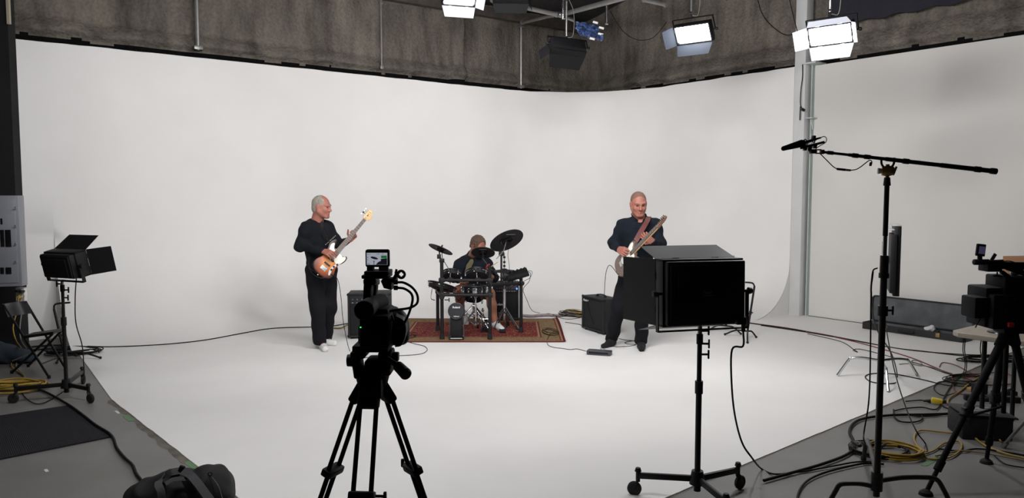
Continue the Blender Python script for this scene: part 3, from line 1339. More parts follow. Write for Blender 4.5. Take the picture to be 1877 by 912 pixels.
def hand_prims(wrist, fwd, palm, side, curl=(35, 45, 30), spread=6, thumb=(50, 20), s=1.0, curls=None):
    """fwd: wrist->knuckles, palm: where the palm faces, side: +1 thumb lies on the (fwd x palm) side"""
    f = V(fwd).normalized()
    p = V(palm)
    p = (p - f * p.dot(f)).normalized()
    t = f.cross(p) * side               # towards the thumb
    w = V(wrist)
    pr = [cap(w - f * 0.004, w + f * 0.01, 0.022 * s, 0.022 * s, 0.012)]
    bases = []
    for i, o in enumerate((0.030, 0.010, -0.010, -0.029)):
        kb = w + f * ((0.088, 0.092, 0.087, 0.078)[i] * s) + t * (o * s)
        bases.append(kb)
        pr.append(cap(w + t * (o * 0.55 * s) + f * 0.008, kb, 0.015 * s, 0.0125 * s, 0.012))
    lens = ((0.042, 0.026, 0.020), (0.046, 0.030, 0.021), (0.042, 0.028, 0.021), (0.033, 0.021, 0.018))
    for i, kb in enumerate(bases):
        cur = kb
        sp = R((-1.5, -0.5, 0.5, 1.5)[i] * spread)
        d = (f * math.cos(sp) - t * math.sin(sp)).normalized()
        cc = curls[i] if curls else curl
        ang = 0
        for j in range(3):
            ang += R(cc[j])
            dd = d * math.cos(ang) + p * math.sin(ang)
            nx_ = cur + dd * lens[i][j] * s
            pr.append(cap(cur, nx_, (0.0098 - 0.0012 * j) * s, (0.0092 - 0.0014 * j) * s, 0.004))
            cur = nx_
    tb = w + f * 0.022 * s + t * 0.022 * s
    a1, a2 = R(thumb[0]), R(thumb[1])
    d1 = (f * math.cos(a1) + t * math.sin(a1) + p * 0.35).normalized()
    k1 = tb + d1 * 0.045 * s
    d2 = (f * math.cos(a2) + t * math.sin(a2) * 0.6 + p * 0.6).normalized()
    k2 = k1 + d2 * 0.032 * s
    k3 = k2 + (d2 + p * 0.25).normalized() * 0.026 * s
    pr += [cap(tb, k1, 0.015 * s, 0.0115 * s, 0.010), cap(k1, k2, 0.0108 * s, 0.010 * s, 0.004), cap(k2, k3, 0.010 * s, 0.0085 * s, 0.004)]
    return pr


def basis(xd, zd):
    x = V(xd).normalized()
    z = V(zd)
    z = (z - x * z.dot(x)).normalized()
    y = z.cross(x)
    return Matrix((x, y, z)).transposed()


def face_rot(yaw, pitch=0, roll=0):
    """yaw: degrees from facing the camera, + = towards image right; pitch + = looking down"""
    return Matrix.Rotation(R(yaw), 3, 'Z') @ Matrix.Rotation(R(pitch), 3, 'X') @ Matrix.Rotation(R(roll), 3, 'Y')


def torso_prims(shl, shr, hpl, hpr, grow=0.0, belly=0.0, chest=1.0, k=0.06):
    shl, shr, hpl, hpr = V(shl), V(shr), V(hpl), V(hpr)
    top, bot = (shl + shr) / 2, (hpl + hpr) / 2
    X = (shl - shr)
    Z = top - bot
    M = basis(X, Z)
    Yb = M.col[1]
    hw = X.length / 2
    g = grow
    M2 = basis(hpl - hpr, Z)
    pr = [ell(top.lerp(bot, 0.20), ((hw * 0.98 + g) * chest, 0.118 + g, 0.17 + g), M, k),
          ell(top.lerp(bot, 0.48), (hw * 0.86 + g, 0.118 + g + belly * 0.6, 0.17), M, k),
          ell(top.lerp(bot, 0.76) - Yb * belly * 0.5, (hw * 0.84 + g, 0.115 + g + belly, 0.16), M2, k),
          ell(bot + Z.normalized() * 0.0, (hw * 0.84 + g, 0.125 + g + belly * 0.4, 0.12 + g), M2, k),
          cap(shl.lerp(shr, 0.06), shr.lerp(shl, 0.06), 0.055 + g, 0.055 + g, k),
          cap(top.lerp(bot, -0.13), shl, 0.035 + g, 0.05 + g, k),
          cap(top.lerp(bot, -0.13), shr, 0.035 + g, 0.05 + g, k),
          cap(top.lerp(bot, -0.10), top.lerp(bot, 0.1), 0.05 + g, 0.09 + g, k)]
    return pr


# ================================================================== PEOPLE
def shoe_cover(name, heel, toe, parent, m, h=0.085, w=0.048, lab=None):
    heel, toe = V(heel), V(toe)
    d = (toe - heel).normalized()
    pr = [cap(heel + V((0, 0, w)), heel + d * 0.10 + V((0, 0, w)), w * 0.92, w, 0.03),
          cap(heel + d * 0.08 + V((0, 0, w * 0.9)), toe + V((0, 0, w * 0.72)), w, w * 0.75, 0.03),
          cap(heel + d * 0.03 + V((0, 0, w)), heel + d * 0.05 + V((0, 0, h + 0.02)), w * 0.9, w * 0.85, 0.03),
          half(heel + V((0, 0, 0.008)), (0, 0, -1), 0.006)]
    o = organic(name, [dict(prims=pr, vox=0.006, k=0.02, fold=0.003, fscale=60)], m, parent)
    if lab:
        o['label'] = lab
    return o


# ---------------- the bass player (left), seen from his right side
bass_foot = G(594, 640)
bp = thing('person', 'bald grey-haired person in black sweater and white shoe covers playing the sunburst bass', 'person',
           (bass_foot.x, bass_foot.y + 0.1, 0))
Yb = 8.52
sR, sL = P(562, 421, Yb - 0.12), P(598, 418, Yb + 0.16)
eR, eL_ = P(549, 450, Yb - 0.14), P(622, 447, Yb + 0.12)
wR, wL = P(592, 460, Yb - 0.30), P(641, 440, Yb + 0.02)
hR, hL = P(577, 495, Yb - 0.07), P(601, 494, Yb + 0.09)
kR, kL = P(582, 560, Yb - 0.10), P(603, 560, Yb + 0.06)
aR, aL = G(586, 640) + V((0, 0, 0.10)), G(597, 632) + V((0, 0, 0.10))
hc = P(590, 379, Yb - 0.02)
hm = face_rot(76, 8)
neck_b = (sR + sL) / 2 + V((-0.0, 0.0, 0.05))
HS = 1.03
sk = []
sk += torso_prims(sL, sR, hL, hR)
for (s_, e_, w_) in ((sR, eR, wR), (sL, eL_, wL)):
    sk += [cap(s_, e_, 0.05, 0.04), cap(e_, w_, 0.038, 0.026)]
for (h_, k_, a_) in ((hR, kR, aR), (hL, kL, aL)):
    sk += [cap(h_, k_, 0.075, 0.052), cap(k_, a_, 0.052, 0.036), cap(a_, a_ + V((0.06, -0.05, -0.06)), 0.036, 0.03)]
g_head = head_prims(hc, hm, HS, neck_b, 0.062, jowl=0.008)
g_rh = hand_prims(wR, P(607, 464, Yb - 0.36) - wR, V((0.35, 0.5, -0.75)), 1, curl=(28, 38, 25), thumb=(30, 10))
g_lh = hand_prims(wL, P(650, 429, Yb + 0.02) - wL, V((-0.1, -1.0, 0.15)), -1, curl=(62, 48, 40), thumb=(60, 30))
organic('body', [dict(prims=sk, vox=0.012, k=0.04), dict(prims=g_head, vox=0.0045, k=0.02),
                 dict(prims=g_rh, vox=0.004, k=0.008), dict(prims=g_lh, vox=0.004, k=0.008)], SKIN, bp)
face_parts(hc, hm, HS, bp)


def hair(name, c, Rm, s, m, root, keep, grow=0.006, vox=0.005, fold=0.0015):
    """keep: extra cutting prims given in local head coordinates"""
    def L(x, y, z):
        return V(c) + Rm @ (V((x, y, z)) * s)
    pr = [ell(L(0, 0.018, 0.035), tuple((q + grow) * s for q in (0.077, 0.096, 0.086)), Rm),
          ell(L(0, 0.045, -0.02), tuple((q + grow) * s for q in (0.066, 0.062, 0.07)), Rm)]
    for kp in keep:
        if kp[0] == 'h':
            pr.append(half(L(*kp[1]), Rm @ V(kp[2]), 0.01))
        else:
            pr.append(cut(ell(L(*kp[1]), tuple(q * s for q in kp[2]), Rm, 0.01)))
    return organic(name, [dict(prims=pr, vox=vox, k=0.02, fold=fold, fscale=120)], m, root)


hair('hair', hc, hm, HS, HAIR_GREY, bp,
     [('h', (0, -0.050, 0.0), (0, -1, 0.1)), ('h', (0, 0, -0.055), (0, -0.2, -1)),
      ('e', (0, -0.075, 0.11), (0.055, 0.085, 0.05)),
      ('e', (0.09, 0.008, -0.008), (0.03, 0.026, 0.036)), ('e', (-0.09, 0.008, -0.008), (0.03, 0.026, 0.036))], grow=0.004)
# sweater
sw = torso_prims(sL, sR, hL + V((0, 0, 0.06)), hR + V((0, 0, 0.06)), grow=0.022, belly=0.02)
sw += [cap(sR, eR, 0.068, 0.058, 0.05), cap(eR, wR - (wR - eR).normalized() * 0.012, 0.056, 0.038, 0.04),
       cap(sL, eL_, 0.068, 0.056, 0.05), cap(eL_, wL - (wL - eL_).normalized() * 0.02, 0.054, 0.036, 0.04),
       cut(ell(neck_b + V((0.035, -0.012, 0.10)), (0.078, 0.078, 0.085)))]
organic('sweater', [dict(prims=sw, vox=0.008, k=0.03, fold=0.009, fscale=30, seed=1.0)], SHIRT, bp)
tr = [ell((hR + hL) / 2, (0.155, 0.150, 0.13), basis(hL - hR, (0, 0, 1)), 0.05)]
for (h_, k_, a_) in ((hR, kR, aR), (hL, kL, aL)):
    tr += [cap(h_ + V((0, 0, 0.0)), k_, 0.108, 0.086, 0.04), cap(k_, a_ + V((0, 0, 0.0)), 0.084, 0.074, 0.04)]
tr += [half((0, 0, 0.055), (0, 0, -1), 0.01)]
organic('trousers', [dict(prims=tr, vox=0.008, k=0.03, fold=0.008, fscale=22, seed=2.0)], DARKT, bp)
shoe_cover('shoe_cover', G(588, 634), G(596, 645), bp, WHITEF)
shoe_cover('shoe_cover', G(580, 632), G(613, 634), bp, WHITEF)

EMf = frame(P(1222, 398, 7.78) - P(1128, 495, 8.24), (-0.9, -0.42, 0.25))
EMf.translation = P(1128, 495, 8.24)
# ---------------- the guitarist (right), facing the camera and looking down
gp0 = G(1152, 641)
gtr = thing('person', 'person with close-cropped hair in black button-up shirt playing the brown guitar', 'person',
            (gp0.x, gp0.y + 0.08, 0))
Yg = 8.42
sR, sL = P(1142, 415, Yg + 0.02), P(1200, 414, Yg + 0.0)
eR, eL_ = P(1125, 446, Yg + 0.06), P(1211, 448, Yg - 0.05)
wR, wL = EMf @ V((0.17, 0.15, 0.045)), P(1197, 443, Yg - 0.30)
hR, hL = P(1155, 492, Yg + 0.02), P(1180, 492, Yg + 0.02)
kR, kL = P(1134, 562, Yg - 0.02), P(1178, 562, Yg - 0.04)
aR, aL = G(1123, 634) + V((0, 0.04, 0.09)), G(1177, 640) + V((0, 0.06, 0.09))
hc = P(1170.5, 373.5, Yg - 0.06)
hm = face_rot(4, 17, -2)
neck_b = (sR + sL) / 2 + V((0, 0.01, 0.07))
HS = 1.07
sk = torso_prims(sL, sR, hL, hR)
for (s_, e_, w_) in ((sR, eR, wR), (sL, eL_, wL)):
    sk += [cap(s_, e_, 0.05, 0.04), cap(e_, w_, 0.038, 0.026)]
for (h_, k_, a_) in ((hR, kR, aR), (hL, kL, aL)):
    sk += [cap(h_, k_, 0.075, 0.05), cap(k_, a_, 0.05, 0.032)]
g_head = head_prims(hc, hm, HS, neck_b, 0.062, jowl=0.005)
g_rh = hand_prims(wR, EMf.to_3x3() @ V((0.5, -0.85, 0.0)), EMf.to_3x3() @ V((0, 0, -1)), 1, curl=(30, 45, 40), thumb=(25, 5), s=1.08)
g_lh = hand_prims(wL, V((-0.72, -0.15, 0.45)), V((0.0, 0.95, 0.35)), 1, curl=(52, 45, 40), thumb=(60, 30), s=1.1)
organic('body', [dict(prims=sk, vox=0.012, k=0.04), dict(prims=g_head, vox=0.0045, k=0.02),
                 dict(prims=g_rh, vox=0.004, k=0.008), dict(prims=g_lh, vox=0.004, k=0.008)], SKIN, gtr)
face_parts(hc, hm, HS, gtr, HAIR_BUZZ)
hair('hair', hc, hm, HS, HAIR_BUZZ, gtr,
     [('h', (0, -0.055, 0.0), (0, -1, 0.0)), ('h', (0, 0.0, 0.0), (0, -0.85, -0.5)),
      ('e', (0, -0.112, 0.085), (0.060, 0.060, 0.046)),
      ('e', (0.09, 0.008, -0.008), (0.03, 0.03, 0.04)), ('e', (-0.09, 0.008, -0.008), (0.03, 0.03, 0.04))],
     grow=0.0025, fold=0.0004)
sw = torso_prims(sL, sR, hL + V((0, 0, 0.03)), hR + V((0, 0, 0.03)), grow=0.02, belly=0.01)
sw += [cap(sR, eR, 0.068, 0.060, 0.05), cap(eR, wR - (wR - eR).normalized() * 0.01, 0.056, 0.036, 0.04),
       cap(sL, eL_, 0.070, 0.062, 0.05), cap(eL_, wL - (wL - eL_).normalized() * 0.012, 0.058, 0.036, 0.04),
       cut(ell(neck_b + V((0.0, -0.05, 0.055)), (0.060, 0.075, 0.085)))]
organic('shirt', [dict(prims=sw, vox=0.008, k=0.03, fold=0.009, fscale=30, seed=3.0)], NAVY, gtr)
# collar flaps, placket and buttons
for sx in (-1, 1):
    mb = MB()
    n0 = neck_b + V((sx * 0.062, 0.0, 0.055))
    mb.strip([neck_b + V((sx * 0.02, 0.085, 0.06)), neck_b + V((sx * 0.072, 0.03, 0.05)), neck_b + V((sx * 0.066, -0.05, 0.022)),
              neck_b + V((sx * 0.028, -0.100, -0.015))], (sx * 0.3, -0.3, 1), 0.045, 0.006)
    mb.build('collar', NAVY, gtr)
tm = (sR + sL) / 2
for i in range(3):
    mb = MB()
    q = P(1163.5, 402 + 6 * i, Yg - 0.17)
    mb.cyl(q, q + V((0, 0.02, 0)), 0.0045, n=10)
    mb.build('button', BLK, gtr)
tr = [ell((hR + hL) / 2, (0.150, 0.135, 0.13), basis(hL - hR, (0, 0, 1)), 0.05)]
for (h_, k_, a_) in ((hR, kR, aR), (hL, kL, aL)):
    tr += [cap(h_, k_, 0.108, 0.084, 0.04), cap(k_, a_, 0.082, 0.072, 0.04)]
tr += [half((0, 0, 0.05), (0, 0, -1), 0.01)]
organic('trousers', [dict(prims=tr, vox=0.008, k=0.03, fold=0.008, fscale=22, seed=4.0)], DARKT, gtr)
SOCK = mat('black_sock', (18, 18, 20), 0.95, bump=0.2, bscale=150)
shoe_cover('sock', G(1124, 633), G(1106, 639), gtr, SOCK, w=0.040)
shoe_cover('sock', G(1175, 637), G(1176, 644.5), gtr, SOCK, w=0.043)

# ---------------- the drummer, seated and bent forward
Yd = 10.15
dp0 = P(868, 540, Yd)
drm = thing('person', 'seated drummer with brown hair and glasses, dark open cardigan over olive shirt, bare legs', 'person',
            (dp0.x, Yd, 0))
sR, sL = P(844, 487, Yd - 0.05), P(890, 484, Yd - 0.02)
eR, eL_ = P(833, 508, Yd - 0.18), P(905, 508, Yd - 0.18)
wR, wL = P(845, 514, Yd - 0.50), P(899, 507, Yd - 0.42)
hR, hL = P(853, 534, Yd + 0.15), P(883, 534, Yd + 0.15)
kR, kL = P(841, 532, Yd - 0.28), P(898, 538, Yd - 0.30)
aR, aL = G(847, 584) + V((0, 0, 0.09)), G(907, 602) + V((0, 0, 0.09))
hc = P(876.5, 450.5, Yd - 0.20)
hm = face_rot(40, 26, 0)
neck_b = (sR + sL) / 2 + V((0.0, 0.03, 0.10))
HS = 1.05
sk = torso_prims(sL, sR, hL, hR)
for (s_, e_, w_) in ((sR, eR, wR), (sL, eL_, wL)):
    sk += [cap(s_, e_, 0.05, 0.042), cap(e_, w_, 0.042, 0.028)]
legs = []
for (h_, k_, a_) in ((hR, kR, aR), (hL, kL, aL)):
    legs += [cap(h_, k_, 0.085, 0.066, 0.03), cap(k_, a_.lerp(k_, 0.6), 0.062, 0.062, 0.03), cap(a_.lerp(k_, 0.6), a_, 0.06, 0.038, 0.03)]
g_head = head_prims(hc, hm, HS, neck_b, 0.062)
g_rh = hand_prims(wR, V((0.1, -0.4, 0.05)), V((0.3, 0.1, -1)), 1, curl=(60, 60, 40), thumb=(40, 20))
g_lh = hand_prims(wL, V((-0.02, -0.25, 0.35)), V((-1, -0.1, 0.2)), -1, curl=(60, 60, 40), thumb=(40, 20), s=1.05)
organic('body', [dict(prims=sk + legs, vox=0.009, k=0.03), dict(prims=g_head, vox=0.0045, k=0.02),
                 dict(prims=g_rh, vox=0.004, k=0.008), dict(prims=g_lh, vox=0.004, k=0.008)], SKIN2, drm)
face_parts(hc, hm, HS, drm, HAIR_BRN)
hair('hair', hc, hm, HS, HAIR_BRN, drm,
     [('h', (0, -0.06, 0.02), (0, -1, 0.0)), ('h', (0, 0, -0.015), (0, -0.5, -0.8)),
      ('e', (0, -0.11, 0.03), (0.075, 0.065, 0.065)),
      ('e', (0.09, 0.0, -0.012), (0.03, 0.03, 0.034)), ('e', (-0.09, 0.0, -0.012), (0.03, 0.03, 0.034))],
     grow=0.013, fold=0.004)
mb = MB()
for sx in (-1, 1):
    c_ = hc + hm @ (V((sx * 0.034, -0.104, 0.004)) * HS)
    mb.torus(c_, hm @ V((0, 1, 0)), 0.022, 0.002, n=18, m=6)
    mb.tube([hc + hm @ (V((sx * 0.056, -0.102, 0.008)) * HS), hc + hm @ (V((sx * 0.084, -0.03, 0.006)) * HS),
             hc + hm @ (V((sx * 0.088, 0.012, 0.004)) * HS)], 0.002, 6)
mb.tube([hc + hm @ (V((-0.012, -0.106, 0.008)) * HS), hc + hm @ (V((0, -0.110, 0.010)) * HS), hc + hm @ (V((0.012, -0.106, 0.008)) * HS)], 0.002, 6)
mb.build('glasses', BLKG, drm)
sw = torso_prims(sL, sR, hL, hR, grow=0.008, belly=0.03)
sw += [cut(ell(neck_b + V((0.01, -0.04, 0.09)), (0.07, 0.075, 0.085)))]
organic('shirt', [dict(prims=sw, vox=0.008, k=0.03, fold=0.003, fscale=30, seed=6.0)], OLIVE, drm)
jk = torso_prims(sL, sR, hL, hR, grow=0.032, belly=0.035)
jk += [cap(sR, eR, 0.074, 0.066, 0.05), cap(eR, wR.lerp(eR, 0.4), 0.064, 0.052, 0.04),
       cap(sL, eL_, 0.074, 0.066, 0.05), cap(eL_, wL.lerp(eL_, 0.55), 0.062, 0.052, 0.04),
       cut(ell(neck_b + V((0.03, -0.06, 0.10)), (0.066, 0.075, 0.10))),
       cut(cap(P(868, 462, Yd - 0.17), P(850, 512, Yd - 0.15), 0.050, 0.038, 0.01)),
       cap(neck_b + V((-0.02, 0.05, 0.0)), sR + V((-0.01, 0.02, 0.0)), 0.078, 0.066, 0.05),
       cap(neck_b + V((0.04, 0.05, 0.0)), sL + V((0, 0.02, 0.0)), 0.078, 0.066, 0.05),
       cap(neck_b + V((0.0, 0.07, 0.02)), neck_b + V((0.02, 0.03, 0.05)), 0.075, 0.068, 0.05)]
jk = [q for q in jk if q[6] > 0] + [q for q in jk if q[6] < 0]
organic('cardigan', [dict(prims=jk, vox=0.008, k=0.03, fold=0.009, fscale=28, seed=5.0)], NAVY, drm)
sh = [ell((hR + hL) / 2, (0.17, 0.16, 0.12), None, 0.05)]
for (h_, k_) in ((hR, kR), (hL, kL)):
    sh += [cap(h_, h_.lerp(k_, 0.72), 0.10, 0.086, 0.04)]
organic('shorts', [dict(prims=sh, vox=0.009, k=0.03, fold=0.005, fscale=24, seed=7.0)], mat('brown_shorts', (74, 62, 52), 0.95, var=0.2, bump=.2), drm)
shoe_cover('shoe', G(850, 585), G(855, 596), drm, WHITEF, w=0.047)
shoe_cover('shoe', G(906, 600), G(920, 608), drm, WHITEF, w=0.050)
# red wrist band / stick grip
mb = MB()
ws = wL + V((0, -0.02, 0.03))
mb.tube([P(891, 490, Yd - 0.5), P(894, 486, Yd - 0.47), P(897, 484, Yd - 0.44)], 0.010, 8)
mb.build('wristband', mat('red_band', (176, 40, 52), 0.8), drm)

# ================================================================== GUITARS
def smooth_outline(pts, sub=6):
    q = catmull([V((x, y, 0)) for x, y in pts], sub, True)
    return [(p.x, p.y) for p in q]


def sunburst(name, inner, mid, outer, a, b, cx=0.0):
    """radial three-tone lacquer on the body"""
    m = bpy.data.materials.new(name)
    m.use_nodes = True
    nt = m.node_tree
    bs = nt.nodes['Principled BSDF']
    bs.inputs['Roughness'].default_value = 0.42
    tc = nt.nodes.new('ShaderNodeTexCoord')
    mp = nt.nodes.new('ShaderNodeMapping')
    mp.inputs['Location'].default_value = (-cx / a, 0, 0)
    mp.inputs['Scale'].default_value = (1 / a, 1 / b, 0)
    nt.links.new(tc.outputs['Object'], mp.inputs[0])
    ln = nt.nodes.new('ShaderNodeVectorMath')
    ln.operation = 'LENGTH'
    nt.links.new(mp.outputs[0], ln.inputs[0])
    r = nt.nodes.new('ShaderNodeValToRGB')
    e = r.color_ramp.elements
    e[0].position = 0.25
    e[0].color = (*lin(inner), 1)
    e[1].position = 0.95
    e[1].color = (*lin(outer), 1)
    x = e.new(0.62)
    x.color = (*lin(mid), 1)
    nt.links.new(ln.outputs['Value'], r.inputs[0])
    nt.links.new(r.outputs[0], bs.inputs['Base Color'])
    return m


MAPLE = mat('maple_neck', (206, 164, 108), 0.4, var=0.1, scale=10, stretch=(0.3, 4, 4))
ROSE = mat('rosewood', (84, 60, 50), 0.5, var=0.25, scale=20, stretch=(0.3, 5, 5))
IVORY = mat('ivory_plate', (226, 226, 212), 0.35)
SATIN = mat('nickel', (190, 190, 188), 0.35, 0.55)


def guitar(name, label, tailp, headp, nrm, kind):
    """x runs from the body's end to the headstock, z out of the top"""
    tailp, headp = V(tailp), V(headp)
    M = frame(headp - tailp, nrm)
    M.translation = tailp
    L = (headp - tailp).length
    s = L / 1.0                     # the outline below is 1.0 long
    root = thing(name, label, 'guitar' if kind != 'bass' else 'bass guitar', tailp, M.to_euler())
    I = Matrix.Identity(4)

    def S(o):
        return [(x * s, y * s) for x, y in o]
    if kind == 'bass':
        bw = 1.0
        out = [(0.0, 0.0), (0.012, 0.085), (0.06, 0.142), (0.12, 0.148), (0.18, 0.118), (0.235, 0.105), (0.30, 0.13), (0.37, 0.155),
               (0.43, 0.135), (0.445, 0.105), (0.41, 0.085), (0.365, 0.065), (0.345, 0.03), (0.345, -0.03), (0.335, -0.07),
               (0.345, -0.105), (0.365, -0.13), (0.345, -0.155), (0.29, -0.155), (0.22, -0.125), (0.16, -0.125), (0.10, -0.155),
               (0.05, -0.15), (0.01, -0.10)]
        body_m = sunburst('sunburst_lacquer', (214, 134, 58), (150, 70, 30), (38, 20, 16), 0.215 * s, 0.165 * s, 0.17 * s)
        plate = [(0.235, -0.02), (0.25, 0.07), (0.30, 0.105), (0.36, 0.125), (0.395, 0.10), (0.36, 0.075), (0.335, 0.045), (0.34, 0.0),
                 (0.335, -0.06), (0.33, -0.095), (0.35, -0.12), (0.33, -0.142), (0.28, -0.138), (0.215, -0.105), (0.22, -0.06)]
        out = [(x, y * 0.9) for x, y in out]
        plate = [(x, y * 0.9) for x, y in plate]
        n0, nut, wn0, wn1 = 0.30, 0.855, 0.030, 0.019
        hd = [(0.85, 0.019), (0.885, 0.036), (0.94, 0.036), (0.985, 0.030), (1.0, 0.005), (0.985, -0.022), (0.955, -0.028), (0.93, -0.050), (0.895, -0.052),
              (0.875, -0.030), (0.85, -0.019)]
    else:
        out = [(0.0, 0.01), (0.01, 0.09), (0.05, 0.155), (0.12, 0.175), (0.18, 0.15), (0.23, 0.125), (0.30, 0.145), (0.36, 0.18),
               (0.42, 0.17), (0.435, 0.125), (0.40, 0.085), (0.38, 0.04), (0.38, -0.03), (0.36, -0.06),
               (0.375, -0.09), (0.39, -0.13), (0.36, -0.165), (0.30, -0.15), (0.24, -0.125), (0.18, -0.14), (0.10, -0.18),
               (0.05, -0.165), (0.01, -0.10)]
        body_m = mat('taupe_lacquer', (104, 88, 80), 0.3, var=0.1, scale=6)
        plate = [(0.13, 0.03), (0.18, 0.11), (0.24, 0.10), (0.30, 0.125), (0.36, 0.155), (0.405, 0.145), (0.40, 0.11), (0.375, 0.08), (0.36, 0.03),
                 (0.36, -0.06), (0.35, -0.10), (0.355, -0.135), (0.30, -0.125), (0.24, -0.10), (0.20, -0.11), (0.17, -0.06)]
        out = [(x, y * 0.85) for x, y in out]
        plate = [(x, y * 0.85) for x, y in plate]
        n0, nut, wn0, wn1 = 0.33, 0.83, 0.028, 0.021
        hd = [(0.825, 0.021), (0.85, 0.034), (0.90, 0.040), (0.96, 0.044), (0.995, 0.035), (1.0, 0.01), (0.975, -0.008), (0.94, -0.016), (0.90, -0.018), (0.86, -0.030),
              (0.825, -0.021)]
    th = 0.042
    mb = MB()
    mb.prism(smooth_outline(S(out)), th, Matrix.Translation((0, 0, -th)), 0.008)
    mb.build('body', body_m, root, world=False)
    mb = MB()
    mb.prism(smooth_outline(S(plate), 4), 0.003, I, 0.0008)
    pg = mb.build('pickguard', IVORY, root, world=False)
    # neck
    mb = MB()
    mb.prism(S([(n0, -wn0), (n0, wn0), (nut, wn1), (nut, -wn1)]), 0.020, Matrix.Translation((0, 0, -0.012)), 0.004)
    mb.build('neck', MAPLE, root, world=False)
    mb = MB()
    mb.prism(S([(n0 - 0.015, -wn0), (n0 - 0.015, wn0), (nut, wn1), (nut, -wn1)]), 0.006, Matrix.Translation((0, 0, 0.008)), 0.0)
    fb = mb.build('fretboard', ROSE, root, world=False)
    mb = MB()
    bridge = 0.09 if kind == 'bass' else 0.13
    nf = 20
    for i in range(1, nf):
        x = nut - (nut - bridge) * (1 - 2 ** (-i / 12))
        if x < n0:
            break
        w_ = wn0 + (wn1 - wn0) * (x - n0) / (nut - n0)
        mb.cyl((x * s, -w_ * s, 0.0145), (x * s, w_ * s, 0.0145), 0.0012, n=6)
    mb.build('frets', SATIN, fb, world=False)
    mb = MB()
    mb.prism(smooth_outline(S(hd), 3), 0.016, Matrix.Translation((0, 0, -0.010)), 0.002)
    hs = mb.build('headstock', MAPLE if kind == 'bass' else mat('dark_headstock', (112, 78, 60), 0.4, var=.1), root, world=False)
    npg = 4 if kind == 'bass' else 6
    for i in range(npg):
        x = (0.885 + 0.028 * i) if kind == 'bass' else (0.852 + 0.023 * i)
        mb = MB()
        y0 = 0.034 if kind == 'bass' else 0.040
        ln = 0.034 if kind == 'bass' else 0.020
        mb.cyl((x * s, (y0 - 0.03) * s, 0.006), (x * s, (y0 - 0.03) * s, 0.022), 0.005, n=8)
        mb.cyl((x * s, (y0 - 0.01) * s, 0.0), (x * s, (y0 + ln * 0.6) * s, 0.0), 0.003, n=8)
        mb.box((x * s, (y0 + ln) * s, 0), (0.016, 0.022, 0.006) if kind == 'bass' else (0.009, 0.014, 0.008), None, 0.002)
        o = mb.build('tuning_peg', (BLKM if (kind == 'bass' and i == 1) or kind != 'bass' else SATIN), root, world=False)
    # strings
    mb = MB()
    for i in range(npg):
        f = (i / (npg - 1) - 0.5)
        mb.cyl((bridge * s, f * 2 * wn0 * 0.8 * s, 0.018), (nut * s, f * 2 * wn1 * 0.8 * s, 0.017), 0.0011 if kind == 'bass' else 0.0007, n=5)
        mb.cyl((nut * s, f * 2 * wn1 * 0.8 * s, 0.017), ((0.885 + 0.024 * i) * s, 0.006 * s, 0.012), 0.001, n=5)
    mb.build('strings', SATIN, root, world=False)
    # pickups, bridge, control plate, knobs
    if kind == 'bass':
        for x in (0.145, 0.215):
            mb = MB()
            mb.box((x * s, 0, 0.006), (0.020 * s, 0.078 * s, 0.012), None, 0.003)
            mb.build('pickup', BLK, root, world=False)
        mb = MB()
        mb.box((bridge * s - 0.01, 0, 0.005), (0.05 * s, 0.075 * s, 0.010), None, 0.002)
        for i in range(4):
            mb.box((bridge * s, (i - 1.5) * 0.018 * s, 0.012), (0.022, 0.012, 0.008), None, 0.002)
        mb.build('bridge', SATIN, root, world=False)
        mb = MB()
        mb.prism(smooth_outline(S([(0.235, -0.085), (0.245, -0.115), (0.15, -0.085), (0.07, -0.105), (0.06, -0.085), (0.13, -0.06)]), 4),
                 0.003, Matrix.Translation((0, 0, 0.001)), 0)
        mb.build('control_plate', SATIN, root, world=False)
        for (x, y) in ((0.215, -0.092), (0.170, -0.078), (0.125, -0.078)):
            mb = MB()
            mb.cyl((x * s, y * s, 0.003), (x * s, y * s, 0.020), 0.011, 0.009, n=14)
            mb.build('knob', BLKM, root, world=False)
        jack = M @ V((0.08 * s, -0.1 * s, 0.01))
    else:
        for x in (0.19, 0.255, 0.32):
            mb = MB()
            mb.box((x * s, 0, 0.006), (0.018 * s, 0.075 * s, 0.010), None, 0.003)
            mb.build('pickup', IVORY if x != 0.19 else SATIN, root, world=False)
        mb = MB()
        mb.box((bridge * s - 0.01, 0, 0.005), (0.035 * s, 0.08 * s, 0.010), None, 0.002)
        mb.build('bridge', SATIN, root, world=False)
        for (x, y) in ((0.10, 0.10), (0.065, 0.085), (0.075, 0.125), (0.035, 0.095)):
            mb = MB()
            mb.box((x * s, y * s * -0.8, 0.006), (0.013, 0.013, 0.010), None, 0.003)
            mb.build('knob', GREYC, root, world=False)
        jack = M @ V((0.02 * s, -0.09 * s, 0.0))
    for (x, y) in ((-0.008, 0.0), (0.43, 0.11)):
        mb = MB()
        mb.cyl((x * s, y * s, -0.02), ((x - 0.012) * s, y * s, -0.02), 0.006, n=8)
        mb.build('strap_button', SATIN, root, world=False)
    return root, M, s, jack


bass, BM, bs_, bjack = guitar('bass_guitar', 'sunburst bass with white pickguard and maple headstock in the hands of the left player',
                              P(585, 501, 8.14), P(682, 386, 8.56), (0.55, -1.0, 0.25), 'bass')
